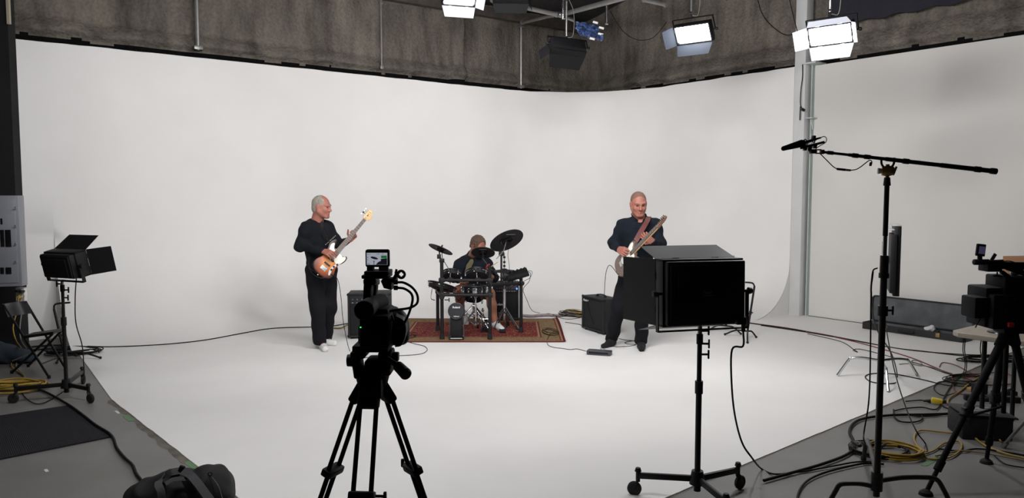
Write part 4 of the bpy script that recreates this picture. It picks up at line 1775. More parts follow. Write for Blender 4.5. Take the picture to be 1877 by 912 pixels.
# its strap: around the far shoulder and down the back
mb = MB()
b0, b1 = BM @ V((0.42 * bs_, 0.12 * bs_, -0.03)), BM @ V((0.0, 0, -0.03))
STRAP = mat('black_strap', (24, 24, 26), 0.7)
mb.strip([b0, P(600, 440, 8.33), P(590, 419, 8.42), P(587, 403.5, 8.52), P(580, 410, 8.68), P(570, 440, 8.72), P(566, 475, 8.60), P(570, 492, 8.35), b1],
         [(0.3, -0.9, 0.2), (0.6, -0.5, 0), (0.9, 0, 0.3), (1, 0, 0), (1, 0, 0), (0.5, -.5, 0.5), (0, -1, 0.3), (0, -1, 0.2)], 0.05, 0.004)
sto = mb.build('strap', STRAP, bass)
mb = MB()
for i in range(9):
    for q_ in (P(597 + i * 2.2, 448 - i * 2.0, 8.27 + i * 0.012),):
        mb.ball(q_, 0.005, seg=8)
mb.build('studs', SATIN, sto)
mb = MB()
mb.strip([P(568, 474, 8.36), P(566, 488, 8.24), P(574, 502, 8.16), P(588, 509, 8.12), P(600, 508, 8.14)], (0.2, -1, 0.2), 0.035, 0.004)
mb.build('strap', STRAP, bass)

eg, EM, es_, ejack = guitar('electric_guitar', 'taupe electric guitar with white pickguard and brown strap held by the right player',
                            P(1128, 495, 8.24), P(1222, 398, 7.78), (-0.9, -0.42, 0.25), 'guitar')
mb = MB()
b0, b1 = EM @ V((0.42 * es_, 0.15 * es_, -0.03)), EM @ V((0.0, 0.0, -0.03))
BRST = mat('brown_leather', (84, 34, 30), 0.55, var=0.15, scale=12)
mb.strip([b0, P(1166, 440, 8.14), P(1176, 422, 8.20), P(1185, 407, 8.27), P(1189, 397, 8.40), P(1186, 404, 8.58), P(1160, 440, 8.66),
          P(1140, 475, 8.50), b1],
         [(1, 0, 0.2), (1, 0, 0.2), (1, 0, 0.2), (1, 0, 0), (1, 0, 0), (1, 0, 0), (0.5, 0, 1), (0, -.3, 1)], 0.055, 0.004)
mb.build('strap', BRST, eg)

# ================================================================== BACKLINE: rug, amps, drums
def rug_mat():
    m = mat('persian_rug', (150, 120, 90), 0.95, bump=0.3, bscale=300, spec=0.1)
    nt = m.node_tree
    b = nt.nodes['Principled BSDF']
    N, Lk = nt.nodes.new, nt.links.new
    tc = N('ShaderNodeTexCoord')
    sp = N('ShaderNodeSeparateXYZ')
    Lk(tc.outputs['Object'], sp.inputs[0])

    def math_(op, a, bb=None):
        n = N('ShaderNodeMath')
        n.operation = op
        for i, q in enumerate((a, bb)):
            if q is None:
                continue
            if isinstance(q, (int, float)):
                n.inputs[i].default_value = q
            else:
                Lk(q, n.inputs[i])
        return n.outputs[0]
    hx, hy = RUG_HX, RUG_HY
    dx = math_('SUBTRACT', hx, math_('ABSOLUTE', sp.outputs[0]))
    dy = math_('SUBTRACT', hy, math_('ABSOLUTE', sp.outputs[1]))
    e = math_('MINIMUM', dx, dy)          # distance from the rug's edge
    # motif: mirrored voronoi + noise
    vo = N('ShaderNodeTexVoronoi')
    vo.inputs['Scale'].default_value = 15
    Lk(tc.outputs['Object'], vo.inputs['Vector'])
    r1 = N('ShaderNodeValToRGB')
    r1.color_ramp.interpolation = 'CONSTANT'
    el = r1.color_ramp.elements
    el[0].color = (*lin((150, 116, 84)), 1)
    el[1].position = 0.16
    el[1].color = (*lin((84, 32, 34)), 1)
    for p_, c_ in ((0.26, (124, 54, 48)), (0.40, (104, 34, 38)), (0.62, (140, 104, 76)), (0.7, (98, 32, 36))):
        x = el.new(p_)
        x.color = (*lin(c_), 1)
    Lk(vo.outputs['Distance'], r1.inputs[0])
    vo2 = N('ShaderNodeTexVoronoi')
    vo2.inputs['Scale'].default_value = 27
    Lk(tc.outputs['Object'], vo2.inputs['Vector'])
    r2 = N('ShaderNodeValToRGB')
    r2.color_ramp.interpolation = 'CONSTANT'
    el = r2.color_ramp.elements
    el[0].color = (*lin((104, 62, 50)), 1)
    el[1].position = 0.18
    el[1].color = (*lin((140, 118, 86)), 1)
    for p_, c_ in ((0.36, (128, 104, 74)), (0.5, (100, 78, 58)), (0.62, (136, 114, 84))):
        x = el.new(p_)
        x.color = (*lin(c_), 1)
    Lk(vo2.outputs['Distance'], r2.inputs[0])
    # bands by distance from the edge
    def step(a):
        return math_('GREATER_THAN', e, a)

    def mix(f, a, bb):
        n = N('ShaderNodeMixRGB')
        Lk(f, n.inputs[0])
        for i, q in ((1, a), (2, bb)):
            if isinstance(q, tuple):
                n.inputs[i].default_value = (*lin(q), 1)
            else:
                Lk(q, n.inputs[i])
        return n.outputs[0]
    c = mix(step(0.025), (92, 24, 32), (144, 122, 90))
    c = mix(step(0.045), c, (110, 40, 40))
    c = mix(step(0.058), c, r2.outputs[0])
    c = mix(step(0.27), c, (104, 40, 40))
    c = mix(step(0.29), c, (146, 124, 94))
    c = mix(step(0.31), c, r1.outputs[0])
    Lk(c, b.inputs['Base Color'])
    return m


ra, rb_, rc_ = G(1037, 628), G(1033, 585), G(690, 628)
RUG_HX, RUG_HY = (ra.x - rc_.x) / 2, (rb_.y - ra.y) / 2
rugc = V(((ra.x + rc_.x) / 2, (ra.y + rb_.y) / 2, 0.006))
mb = MB()
n_ = 60
rows = []
for i in range(n_ + 1):
    row = []
    for j in range(21):
        x = -RUG_HX + 2 * RUG_HX * i / n_
        y = -RUG_HY + 2 * RUG_HY * j / 20
        z = 0.008 + 0.004 * max(0, noise.noise(V((x * 3, y * 3, 4))))
        if x > RUG_HX - 0.07:
            z += 0.05 * ((x - RUG_HX + 0.07) / 0.07) ** 1.5 * (0.6 + 0.4 * math.sin(y * 3 + 1))
        row.append(mb.bm.verts.new((x, y, z)))
    rows.append(row)
for a, b in zip(rows[:-1], rows[1:]):
    for j in range(20):
        mb.bm.faces.new((a[j], b[j], b[j + 1], a[j + 1]))
geo = bmesh.ops.extrude_face_region(mb.bm, geom=list(mb.bm.faces))
for g in geo['geom']:
    if isinstance(g, bmesh.types.BMVert):
        g.co.z -= 0.0075
rug = mb.build('rug', rug_mat(), smooth=60)
rug.location = rugc
tag(rug, 'red and tan patterned rug spread under the drum kit', 'rug')
ZR = 0.017      # top of the rug

GRILLE = mat('speaker_grille', (24, 24, 27), 0.9, bump=0.6, bscale=400)
TOLEX = mat('black_tolex', (22, 22, 24), 0.65, bump=0.4, bscale=300)
WHT = mat('white_print', (214, 214, 214), 0.5)
LEDR = mat('red_led', (255, 60, 70), 0.4, emit=(255, 50, 60), estr=3)
LEDB = mat('blue_led', (80, 130, 255), 0.4, emit=(90, 140, 255), estr=2)
LEDG = mat('green_led', (60, 220, 90), 0.4, emit=(60, 230, 90), estr=2)


def amp(name, label, fl, fr, h, d, panel='top', logo=None, logo_at=(0, 0), logo_size=0.05, leds=None, slant=False, lshear=0.0, handle=False):
    """combo amplifier; fl, fr: front bottom corners on the ground (seen from the front, fl is image left)"""
    fl, fr = V(fl), V(fr)
    x = (fr - fl).normalized()
    y = V((-x.y, x.x, 0))
    w = (fr - fl).length
    root = thing(name, label, 'amplifier', fl + x * w / 2 + y * d / 2, (0, 0, math.atan2(x.y, x.x)))
    z0 = 0.02
    mb = MB()
    mb.box((0, 0.01, z0 + h / 2), (w, d - 0.02, h), None, 0.008)
    # raised front lip
    for sx in (-1, 1):
        mb.box((sx * (w / 2 - 0.012), -d / 2 + 0.006, z0 + h / 2), (0.024, 0.03, h), None, 0.006)
    for zz in (z0 + 0.012, z0 + h - 0.012):
        mb.box((0, -d / 2 + 0.006, zz), (w, 0.03, 0.024), None, 0.006)
    mb.build('cabinet', TOLEX, root, world=False)
    ph = 0.10 if panel else 0.0
    mb = MB()
    gh = h - 0.048 - ph
    mb.box((0, -d / 2 + 0.012, z0 + 0.024 + gh / 2), (w - 0.05, 0.012, gh), None, 0.002)
    mb.build('speaker_grille', GRILLE, root, world=False)
    if panel:
        mb = MB()
        mb.box((0, -d / 2 + 0.01, z0 + h - 0.024 - ph / 2), (w - 0.05, 0.02, ph), None, 0.002)
        pn = mb.build('control_panel', mat('amp_panel', (38, 40, 44), 0.4), root, world=False)
        for i in range(8):
            mb = MB()
            xx = -w / 2 + 0.06 + i * (w - 0.12) / 7
            mb.cyl((xx, -d / 2, z0 + h - 0.024 - ph * 0.45), (xx, -d / 2 - 0.016, z0 + h - 0.024 - ph * 0.45), 0.010, 0.008, n=12)
            mb.cyl((xx, -d / 2 - 0.016, z0 + h - 0.024 - ph * 0.45), (xx, -d / 2 - 0.017, z0 + h - 0.024 - ph * 0.38), 0.002, n=6)
            mb.build('knob', mat('grey_knob', (92, 94, 98), 0.4), pn, world=False)
        mb = MB()
        for i in range(8):
            xx = -w / 2 + 0.06 + i * (w - 0.12) / 7
            mb.box((xx, -d / 2 - 0.0008, z0 + h - 0.024 - ph * 0.85), (0.022, 0.0012, 0.004))
        mb.build('panel_print', WHT, pn, world=False)
    if leds:
        lx, m_, lr = leds
        mb = MB()
        mb.ball((lx * w / 2, -d / 2 - 0.002, z0 + h - 0.024 - ph * 0.5), lr, seg=10)
        mb.build('pilot_light', m_, root, world=False)
    if logo:
        M = Wm(root) @ Matrix.Translation((logo_at[0] * w / 2, -d / 2 + 0.0035, z0 + logo_at[1] * h)) @ Matrix.Rotation(PI / 2, 4, 'X')
        text_mesh(logo, logo_size, M, WHT if name != 'x' else WHT, 'logo', root, 0.003, logo_size * 0.012, lshear)
    mb = MB()
    if handle:
        mb.strip([(-0.09, 0, z0 + h + 0.002), (-0.08, 0, z0 + h + 0.024), (0, 0, z0 + h + 0.032), (0.08, 0, z0 + h + 0.024), (0.09, 0, z0 + h + 0.002)], (0, 1, 0), 0.028, 0.006)
        for sx in (-1, 1):
            mb.box((sx * 0.09, 0, z0 + h + 0.004), (0.03, 0.035, 0.010), None, 0.003)
    else:
        mb.strip([(-0.09, 0, z0 + h), (-0.07, 0, z0 + h + 0.012), (0.07, 0, z0 + h + 0.012), (0.09, 0, z0 + h)], (0, 1, 0), 0.025, 0.004)
    mb.build('handle', RUB, root, world=False)
    for sx in (-1, 1):
        for sy in (-1, 1):
            mb = MB()
            mb.cyl((sx * (w / 2 - 0.04), sy * (d / 2 - 0.04), 0.0), (sx * (w / 2 - 0.04), sy * (d / 2 - 0.04), z0 + 0.002), 0.016, 0.02, n=12)
            mb.build('foot', RUB, root, world=False)
    # metal corner caps
    for sx in (-1, 1):
        for zz in (z0 + 0.012, z0 + h - 0.012):
            mb = MB()
            mb.ball((sx * (w / 2 - 0.010), -d / 2 + 0.004, zz), (0.02, 0.016, 0.02), seg=10)
            mb.build('corner_cap', BLKM, root, world=False)
    return root


def G6(x, y):
    return G(x, y, 0.006)


amp('bass_amp', 'black bass combo amplifier with a red light behind the foreground camera', G6(638, 621), G6(716, 619.5), 0.525, 0.36,
    leds=(0.62, LEDR, 0.007))
amp('guitar_amp', 'black combo amplifier with script logo and top handle between drums and guitarist', G6(1067, 602), G6(1106.5, 614), 0.42, 0.25,
    panel=None, logo='Fender', logo_at=(-0.70, 0.86), logo_size=0.042, lshear=0.4, handle=True)
am = amp('keyboard_amp', 'black combo amplifier with blue light standing behind the drum kit', G6(903, 588), G6(951, 588), 0.50, 0.34,
         leds=(0.85, LEDB, 0.014), logo='Roland', logo_at=(-0.45, 0.42), logo_size=0.045)

# ------------------------------------------------ electronic drum kit
RACK = BLKM
PADM = mat('mesh_head', (34, 35, 38), 0.7, bump=0.3, bscale=400)
HOOP = mat('black_hoop', (20, 20, 21), 0.35)
CYM = mat('rubber_cymbal', (26, 27, 30), 0.6, bump=0.25, bscale=260)

fl_, fr_ = G(810.5, 620.5, ZR), G(898, 621, ZR)
bl_, br_ = G(802.6, 605, ZR), G(955, 608.5, ZR)
kit = thing('drum_kit', 'black electronic drum kit with rubber cymbals on a tube rack, standing on the rug', 'drum kit',
            ((fl_.x + br_.x) / 2, 9.3, ZR))


def post(g, ztop_px, r=0.021):
    zt = P(938, ztop_px, g.y).z
    mb = MB()
    mb.cyl((g.x, g.y, g.z + 0.05), (g.x, g.y, zt), r, n=16)
    o = mb.build('rack_post', RACK, kit)
    mb = MB()
    mb.cyl(g, (g.x, g.y, g.z + 0.06), r * 1.45, r * 1.25, n=16)
    mb.build('rubber_foot', RUB, o)
    return zt


z1 = post(fl_, 478)
z2 = post(fr_, 487)
z3 = post(bl_, 530)
z4 = post(br_, 509)


def bar_(a, b, r=0.019, name='rack_bar'):
    mb = MB()
    mb.cyl(a, b, r, n=14)
    o = mb.build(name, RACK, kit)
    for q in (a, b):
        mb = MB()
        d = (V(b) - V(a)).normalized()
        mb.cyl(V(q) - d * 0.035, V(q) + d * 0.035, r * 1.45, n=14)
        mb.box(V(q) + V((0, 0, 0)), (0.055, 0.055, 0.06), None, 0.01)
        mb.build('rack_clamp', BLK, o)
    return o


zu = P(938, 513, fl_.y).z
zl = P(938, 540, fl_.y).z
bar_(V((fl_.x, fl_.y, zu)), V((fr_.x, fr_.y, zu)))
bar_(V((fl_.x, fl_.y, zl)), V((fr_.x, fr_.y, zl)))
bar_(V((fl_.x, fl_.y, P(938, 543, fl_.y).z)), V((bl_.x, bl_.y, P(938, 533, bl_.y).z)))
bar_(V((fr_.x, fr_.y, P(938, 521, fr_.y).z)), V((br_.x, br_.y, P(938, 519, br_.y).z)))
mb = MB()
mb.cyl(V((fl_.x + 0.36, fl_.y - 0.01, P(938, 590, fl_.y).z)), V((fr_.x, fr_.y, P(938, 590, fl_.y).z)), 0.009, n=10)
mb.build('spreader_bar', BLKM, kit)
# wing nuts
for q in ((fl_.x + 0.03, fl_.y, zl - 0.06), (fl_.x + 0.03, fl_.y, zl + 0.02), (bl_.x - 0.0, bl_.y - 0.03, zl - 0.02)):
    mb = MB()
    mb.cyl(q, V(q) + V((0.05, 0, 0)), 0.006, n=8)
    mb.box(V(q) + V((0.055, 0, 0)), (0.012, 0.012, 0.05), None, 0.004)
    mb.build('wing_bolt', BLK, kit)


def pad(c, n, r, depth, name='tom_pad', chrome=True):
    """mesh head pad; c = centre of the head, n = playing direction"""
    c, n = V(c), V(n).normalized()
    mb = MB()
    mb.lathe([(0, -depth), (r * 0.6, -depth), (r * 0.93, -depth * 0.75), (r * 0.95, -0.01), (r * 0.95, 0.0)], c, n, 32)
    o = mb.build(name, BLK, kit)
    mb = MB()
    mb.lathe([(r * 0.93, -0.002), (r * 0.5, 0.002), (0, 0.003)], c, n, 32)
    mb.build('drum_head', PADM, o)
    mb = MB()
    mb.torus(c, n, r * 0.98, 0.009, n=36)
    mb.build('hoop', HOOP, o)
    if chrome:
        mb = MB()
        mb.torus(c - n * 0.020, n, r * 1.0, 0.0035, n=36, m=6)
        mb.build('chrome_rim', CHR, o)
    q = n.to_track_quat('Z', 'Y').to_matrix()
    for i in range(6):
        a = 2 * PI * i / 6 + 0.3
        p = c + (q.col[0] * math.cos(a) + q.col[1] * math.sin(a)) * r * 0.99
        mb = MB()
        mb.cyl(p - n * 0.055, p + n * 0.008, 0.0045, n=8)
        mb.box(p - n * 0.045, (0.014, 0.014, 0.03), q, 0.003)
        mb.build('tension_rod', CHR if i % 2 else STEEL, o)
    return o


def arm(pts, r=0.008, m=None, name='mount_arm'):
    mb = MB()
    mb.tube(pts, r, 8, smooth=False)
    return mb.build(name, m or CHR, kit)


# toms: two upper pads lean toward the player, seen from below/front
pad(P(829, 500, 9.30), (0.05, 0.55, 0.83), 0.115, 0.07)
pad(P(875, 501, 9.30), (0.0, 0.60, 0.80), 0.150, 0.075)
arm([P(825, 519, 9.12), P(826, 500, 9.14), P(827, 497, 9.22)])
arm([P(876, 519, 9.12), P(874, 500, 9.14), P(873, 497, 9.22)], 0.009)
for x in (825, 876):
    mb = MB()
    pbox(mb, x - 5, 509, x + 5, 517, 9.07, 0.06, 0.008)
    mb.build('pad_clamp', BLK, kit)
# floor tom on the left side, seen edge-on
pad(P(811, 522, 9.50), (0.25, 0.25, 0.93), 0.185, 0.07)
arm([P(803, 538, 9.55), P(800, 530, 9.52), P(806, 527, 9.50)], 0.010)
mb = MB()
mb.tube([P(792, 529, 9.35), P(790, 546, 9.35), P(797, 550, 9.4)], 0.005, 6)
mb.build('mount_arm', CHR, kit)
# snare with chrome lugs
sn_c = P(870, 523.5, 9.42)
mb = MB()
mb.lathe([(0, -0.085), (0.150, -0.085), (0.157, -0.075), (0.157, -0.008), (0.150, 0.0), (0, 0.002)], sn_c, (0, 0.06, 1), 40)
sn = mb.build('snare_drum', BLKG, kit)
mb = MB()
mb.torus(sn_c, (0, 0.06, 1), 0.160, 0.008, n=40)
mb.torus(sn_c - V((0, 0, 0.082)), (0, 0.06, 1), 0.157, 0.006, n=40)
mb.build('hoop', HOOP, sn)
for i in range(12):
    a = 2 * PI * i / 12 + 0.1
    mb = MB()
    p = sn_c + V((math.cos(a) * 0.160, math.sin(a) * 0.160, -0.042))
    mb.box(p, (0.02, 0.02, 0.055), Matrix.Rotation(a, 3, 'Z'), 0.006)
    mb.cyl(p - V((0, 0, 0.04)), p + V((0, 0, 0.045)), 0.004, n=8)
    mb.build('lug', CHR, sn)
mb = MB()
mb.box(sn_c + V((0.01, -0.162, -0.042)), (0.055, 0.012, 0.062), None, 0.002)
mb.build('badge_plate', mat('silver_plate', (176, 176, 190), 0.25, 0.7, var=0.2, scale=60), sn)


def cymbal(c, n, r, name='cymbal', bell=0.22, under=True):
    c, n = V(c), V(n).normalized()
    mb = MB()
    mb.lathe([(0, 0.028), (r * bell * 0.6, 0.026), (r * bell, 0.014), (r * 0.6, 0.008), (r * 0.97, 0.0), (r, -0.004), (r * 0.985, -0.009),
              (r * 0.6, 0.000), (r * bell, 0.005), (0, 0.010)], c, n, 48)
    o = mb.build(name, CYM, kit)
    mb = MB()
    mb.torus(c - n * 0.006, n, r * 0.985, 0.005, n=48, m=6)
    mb.build('rim', RUB, o)
    mb = MB()
    mb.lathe([(0.045, -0.012), (0.045, 0.0), (0.03, 0.004), (0.0, 0.004)], c - n * 0.012, n, 24)
    mb.cyl(c - n * 0.05, c + n * 0.055, 0.006, n=8)
    mb.cyl(c + n * 0.03, c + n * 0.05, 0.012, 0.009, n=10)
    mb.build('wing_nut', BLKM, o)
    q = n.to_track_quat('Z', 'Y').to_matrix()
    mb = MB()
    mb.torus(c + n * 0.002, n, r * 0.36, 0.008, n=30, m=6)
    mb.build('sensor_ring', BLKG, o)
    return o


# left cymbal, large right cymbal, middle cymbal, hi-hat
cL = P(808, 456, 9.30)
c1 = cymbal(cL, (0.36, 0.29, 0.88), 0.155)
arm([cL - V((0.02, 0.0, 0.01)), P(806, 468, 9.22), P(811, 480, 9.12)], 0.008, BLKM)
arm([cL + V((0.01, 0.0, -0.01)), P(811, 474, 9.15), P(825, 497, 9.05)], 0.005, CHR)
mb = MB()
pbox(mb, 801, 466, 808, 474, 9.08, 0.04, 0.004)
pbox(mb, 805, 474, 814, 481, 9.06, 0.06, 0.006)
mb.build('tilter', BLK, kit)
cR = P(928.5, 440, 9.75)
cymbal(cR, (-0.36, 0.53, 0.74), 0.226)
mb = MB()
mb.cyl(P(919, 462, 9.7), P(919, 521, 9.62), 0.013, n=12)
mb.build('cymbal_pole', BLKM, kit)
mb = MB()
pbox(mb, 914, 461, 924, 469, 9.66, 0.06, 0.008)
mb.build('tilter', BLK, kit)
arm([cR, P(923, 460, 9.66), P(910, 474, 9.60)], 0.006, STEEL)
cM = P(885.5, 462, 9.25)
cymbal(cM, (0.02, 0.52, 0.82), 0.142)
arm([cM, P(886, 474, 9.12), P(898, 490, 9.05), P(911, 502, 8.98)], 0.007, CHR)
arm([P(885, 463, 9.22), P(886, 476, 9.12)], 0.012, BLKM)
for (cc_, nn_, rr_) in ((cR, V((-0.36, 0.53, 0.74)), 0.222), (cM, V((0.02, 0.52, 0.82)), 0.142)):
    mb = MB()
    nn_ = nn_.normalized()
    up_ = (V((0, 0, 1)) - nn_ * nn_.z).normalized()
    Mx = basis(up_.cross(nn_), nn_)
    mb.box(cc_ + up_ * rr_ * 0.55 - nn_ * 0.004, (0.11 * rr_ / 0.18, 0.007, 0.004), Mx, 0.001)
    mb.build('cymbal_print', mat('grey_print', (130, 132, 136), 0.5), kit)
# module on the right end of the rack
mq = P(948, 503, 9.45)
mb = MB()
mb.box(mq, (0.28, 0.16, 0.05), (R(24), R(-16), R(6)), 0.012)
md_ = mb.build('sound_module', BLK, kit)
for i in range(5):
    mb = MB()
    mb.cyl(mq + V((-0.09 + 0.045 * i, -0.02, 0.02 + 0.012 * i)), mq + V((-0.09 + 0.045 * i, -0.03, 0.045 + 0.012 * i)), 0.010, n=10)
    mb.build('knob', BLKG, md_)
mb = MB()
mb.box(mq + V((-0.14, 0.02, -0.03)), (0.08, 0.08, 0.08), (0, R(20), 0), 0.01)
mb.build('module_bracket', BLKM, kit)
mb = MB()
mb.cyl(mq + V((0, 0, -0.02)), (br_.x, br_.y, z4 - 0.02), 0.014, n=10)
mb.build('module_mount', BLKM, kit)
# looms of cable under the rack
mb = MB()
for k in range(7):
    a = P(915 + k * 5, 506 + (k % 3) * 3, 9.35)
    b = P(935 + k * 2, 521, 9.42)
    mb.tube([a, a.lerp(b, 0.5) + V((0.03 * math.sin(k * 2), 0, -0.05)), b], 0.004, 6)
for k in range(5):
    a = P(830 + k * 17, 538, 9.15)
    b = P(850 + k * 12, 541 + (k % 2) * 3, 9.13)
    mb.tube([a, a.lerp(b, 0.5) + V((0, -0.01, -0.07 - 0.01 * k)), b], 0.004, 6)
mb.build('cable_loom', CORD, kit)

# kick tower
kc = P(836.5, 569.5, 8.97)
kf = G(836.5, 620, ZR)
kick = thing('kick_pad', 'round-headed black kick drum tower with white lettering at the front of the rug', 'drum pad', (kf.x, kf.y, ZR))
mb = MB()
mb.lathe([(0, -0.045), (0.085, -0.045), (0.096, -0.03), (0.097, 0.0), (0.090, 0.008), (0.0, 0.010)], kc, (0, -1, 0.06), 40)
mb.build('strike_head', PADM, kick)
mb = MB()
mb.torus(kc, (0, -1, 0.06), 0.094, 0.006, n=40)
mb.build('hoop', HOOP, kick)
mb = MB()
mb.prism([(-0.071, 0.0), (0.071, 0.0), (0.066, kc.z - ZR + 0.0), (-0.066, kc.z - ZR + 0.0)], 0.06,
         Matrix.Translation((kc.x, kc.y + 0.085, ZR + 0.01)) @ Matrix.Rotation(PI / 2, 4, 'X'), 0.008)
mb.build('tower', BLK, kick)
mb = MB()
mb.box((kc.x, kf.y - 0.0, ZR + 0.012), (0.17, 0.16, 0.022), None, 0.006)
mb.bar((kc.x - 0.088, kf.y - 0.05, ZR + 0.01), (kc.x - 0.075, kf.y + 0.04, ZR + 0.25), 0.012, 0.02)
mb.bar((kc.x + 0.088, kf.y - 0.05, ZR + 0.01), (kc.x + 0.075, kf.y + 0.04, ZR + 0.25), 0.012, 0.02)
mb.build('base_plate', BLKM, kick)
mb = MB()
mb.cyl((kc.x - 0.07, kf.y - 0.085, ZR + 0.016), (kc.x + 0.07, kf.y - 0.085, ZR + 0.016), 0.011, n=10)
mb.build('front_bar', STEEL, kick)
MM = Matrix.Translation((kc.x, kc.y - 0.014, kc.z + 0.045)) @ Matrix.Rotation(PI / 2, 4, 'X')
text_mesh('Roland', 0.032, MM, WHT, 'logo', kick, 0.001, 0.001)
MM = Matrix.Translation((kc.x, kc.y - 0.018, kc.z - 0.062)) @ Matrix.Rotation(PI / 2, 4, 'X')
text_mesh('V-Drums', 0.018, MM, WHT, 'logo', kick, 0.001, 0.0006, 0.3)


# snare stand, hi-hat stand, throne, pedal
def tripod_legs(root, c, zc, zf, r, n, m, spread=0.22, a0=0.0, double=True, foot=True):
    for i in range(n):
        a = a0 + 2 * PI * i / n
        d = V((math.cos(a), math.sin(a), 0))
        s = V((-d.y, d.x, 0)) * 0.012
        top = V((c.x, c.y, zc)) + d * 0.02
        end = V((c.x, c.y, zf)) + d * spread
        mb = MB()
        for sg in ((-1, 1) if double else (0,)):
            mb.cyl(top + s * sg, end + s * sg * 0.6 + V((0, 0, 0.02)), r, n=8)
        o = mb.build('leg', m, root)
        if foot:
            mb = MB()
            mb.cyl(end, end + (top - end).normalized() * 0.05, 0.014, 0.011, n=10)
            mb.build('rubber_foot', RUB, o)
        br = MB()
        mid = top.lerp(end, 0.45)
        br.cyl(mid, V((c.x, c.y, zc - (zc - zf) * 0.75)), r * 0.8, n=6)
        br.build('brace', m, root)


sc_ = G(872, 606, ZR)
st = thing('snare_stand', 'chrome snare stand with basket arms under the middle drum', 'drum stand', sc_)
mb = MB()
mb.cyl(sc_ + V((0, 0, 0.08)), (sc_.x, sc_.y, 0.50), 0.010, n=10)
mb.build('pole', CHR, st)
for i in range(3):
    a = 2 * PI * i / 3 + 0.5
    mb = MB()
    mb.tube([V((sc_.x, sc_.y, 0.44)), V((sc_.x + math.cos(a) * 0.08, sc_.y + math.sin(a) * 0.08, 0.49)),
             V((sc_.x + math.cos(a) * 0.13, sc_.y + math.sin(a) * 0.13, 0.535))], 0.007, 8)
    mb.ball((sc_.x + math.cos(a) * 0.13, sc_.y + math.sin(a) * 0.13, 0.535), 0.012, seg=8)
    mb.build('basket_arm', CHR, st)
for z in (0.44, 0.32, 0.22):
    mb = MB()
    mb.cyl((sc_.x, sc_.y, z), (sc_.x, sc_.y, z + 0.03), 0.018, n=12)
    mb.cyl((sc_.x - 0.05, sc_.y, z + 0.015), (sc_.x, sc_.y, z + 0.015), 0.005, n=8)
    mb.box((sc_.x - 0.055, sc_.y, z + 0.015), (0.01, 0.02, 0.03), None, 0.003)
    mb.build('collar', CHR, st)
tripod_legs(st, sc_, 0.28, ZR, 0.0065, 3, CHR, 0.22, -0.6)
hhc = G(924.5, 600, ZR)
hh = thing('hi_hat_stand', 'chrome hi-hat stand with a black rubber cymbal at the right of the kit', 'drum stand', hhc)
mb = MB()
mb.cyl(hhc + V((0, 0, 0.1)), (hhc.x, hhc.y, P(921, 530, hhc.y).z), 0.017, n=14)
mb.build('lower_tube', CHR, hh)
mb = MB()
mb.cyl((hhc.x, hhc.y, P(921, 532, hhc.y).z), (hhc.x, hhc.y, P(921, 463, hhc.y).z), 0.006, n=10)
mb.build('pull_rod', STEEL, hh)
for zz in (471, 480, 487):
    mb = MB()
    q = V((hhc.x, hhc.y, P(926, zz, hhc.y).z))
    mb.cyl(q - V((0, 0, 0.012)), q + V((0, 0, 0.012)), 0.016, n=12)
    mb.build('clutch_nut', BLKM, hh)
mb = MB()
mb.cyl((hhc.x + 0.005, hhc.y, P(921, 514, hhc.y).z), (hhc.x + 0.005, hhc.y, P(921, 500, hhc.y).z), 0.028, n=14)
mb.build('clutch', BLKM, hh)
hq = V((hhc.x, hhc.y, P(929, 496, hhc.y).z))
mb = MB()
r_ = 0.142
mb.lathe([(0, 0.030), (0.03, 0.028), (0.05, 0.014), (r_ * 0.97, 0.0), (r_, -0.004), (r_ * 0.98, -0.009), (0.04, 0.002), (0, 0.004)], hq, (0, -0.04, 1), 48)
mb.build('cymbal', CYM, hh)
for dx, dy in ((-0.12, -0.10), (0.17, -0.16), (0.05, 0.18)):
    top = V((hhc.x, hhc.y, P(921, 562, hhc.y).z))
    end = V((hhc.x + dx, hhc.y + dy, ZR + 0.01))
    mb = MB()
    for sg in (-1, 1):
        mb.cyl(top + V((0.01 * sg, 0, 0)), end + V((0.012 * sg, 0, 0)), 0.0075, n=8)
    o = mb.build('leg', CHR, hh)
    mb = MB()
    mb.cyl(end - V((0, 0, 0.01)), end + (top - end).normalized() * 0.05, 0.018, 0.014, n=10)
    mb.build('rubber_foot', RUB, o)
mb = MB()
mb.bar(hhc + V((-0.02, -0.13, 0.03)), hhc + V((-0.02, -0.38, 0.012)), 0.085, 0.012, bevel=0.003)
for sx in (-1, 1):
    mb.cyl(hhc + V((-0.02 + sx * 0.05, -0.06, 0.012)), hhc + V((-0.02 + sx * 0.05, -0.06, 0.20)), 0.008, n=8)
mb.cyl(hhc + V((-0.07, -0.06, 0.20)), hhc + V((0.03, -0.06, 0.20)), 0.008, n=8)
mb.build('pedal', BLKM, hh)
kp = G(893, 606, ZR)
kd = thing('kick_pedal', 'black kick pedal with chrome frame on the rug by the right rack post', 'pedal', kp)
mb = MB()
mb.bar(kp + V((-0.03, -0.05, 0.02)), kp + V((-0.02, 0.20, 0.05)), 0.08, 0.012, bevel=0.003)
mb.box(kp + V((-0.03, 0.06, 0.006)), (0.10, 0.28, 0.010), None, 0.003)
mb.build('footboard', BLKM, kd)
mb = MB()
for sx in (-1, 1):
    mb.cyl(kp + V((-0.03 + sx * 0.05, -0.06, 0.01)), kp + V((-0.03 + sx * 0.04, -0.06, 0.17)), 0.007, n=8)
mb.cyl(kp + V((-0.08, -0.06, 0.16)), kp + V((0.02, -0.06, 0.16)), 0.008, n=8)
mb.tube([kp + V((-0.03, -0.06, 0.16)), kp + V((-0.04, -0.09, 0.22)), kp + V((-0.05, -0.10, 0.27))], 0.005, 6)
mb.ball(kp + V((-0.05, -0.10, 0.28)), (0.02, 0.02, 0.025), seg=10)
mb.build('frame', CHR, kd)
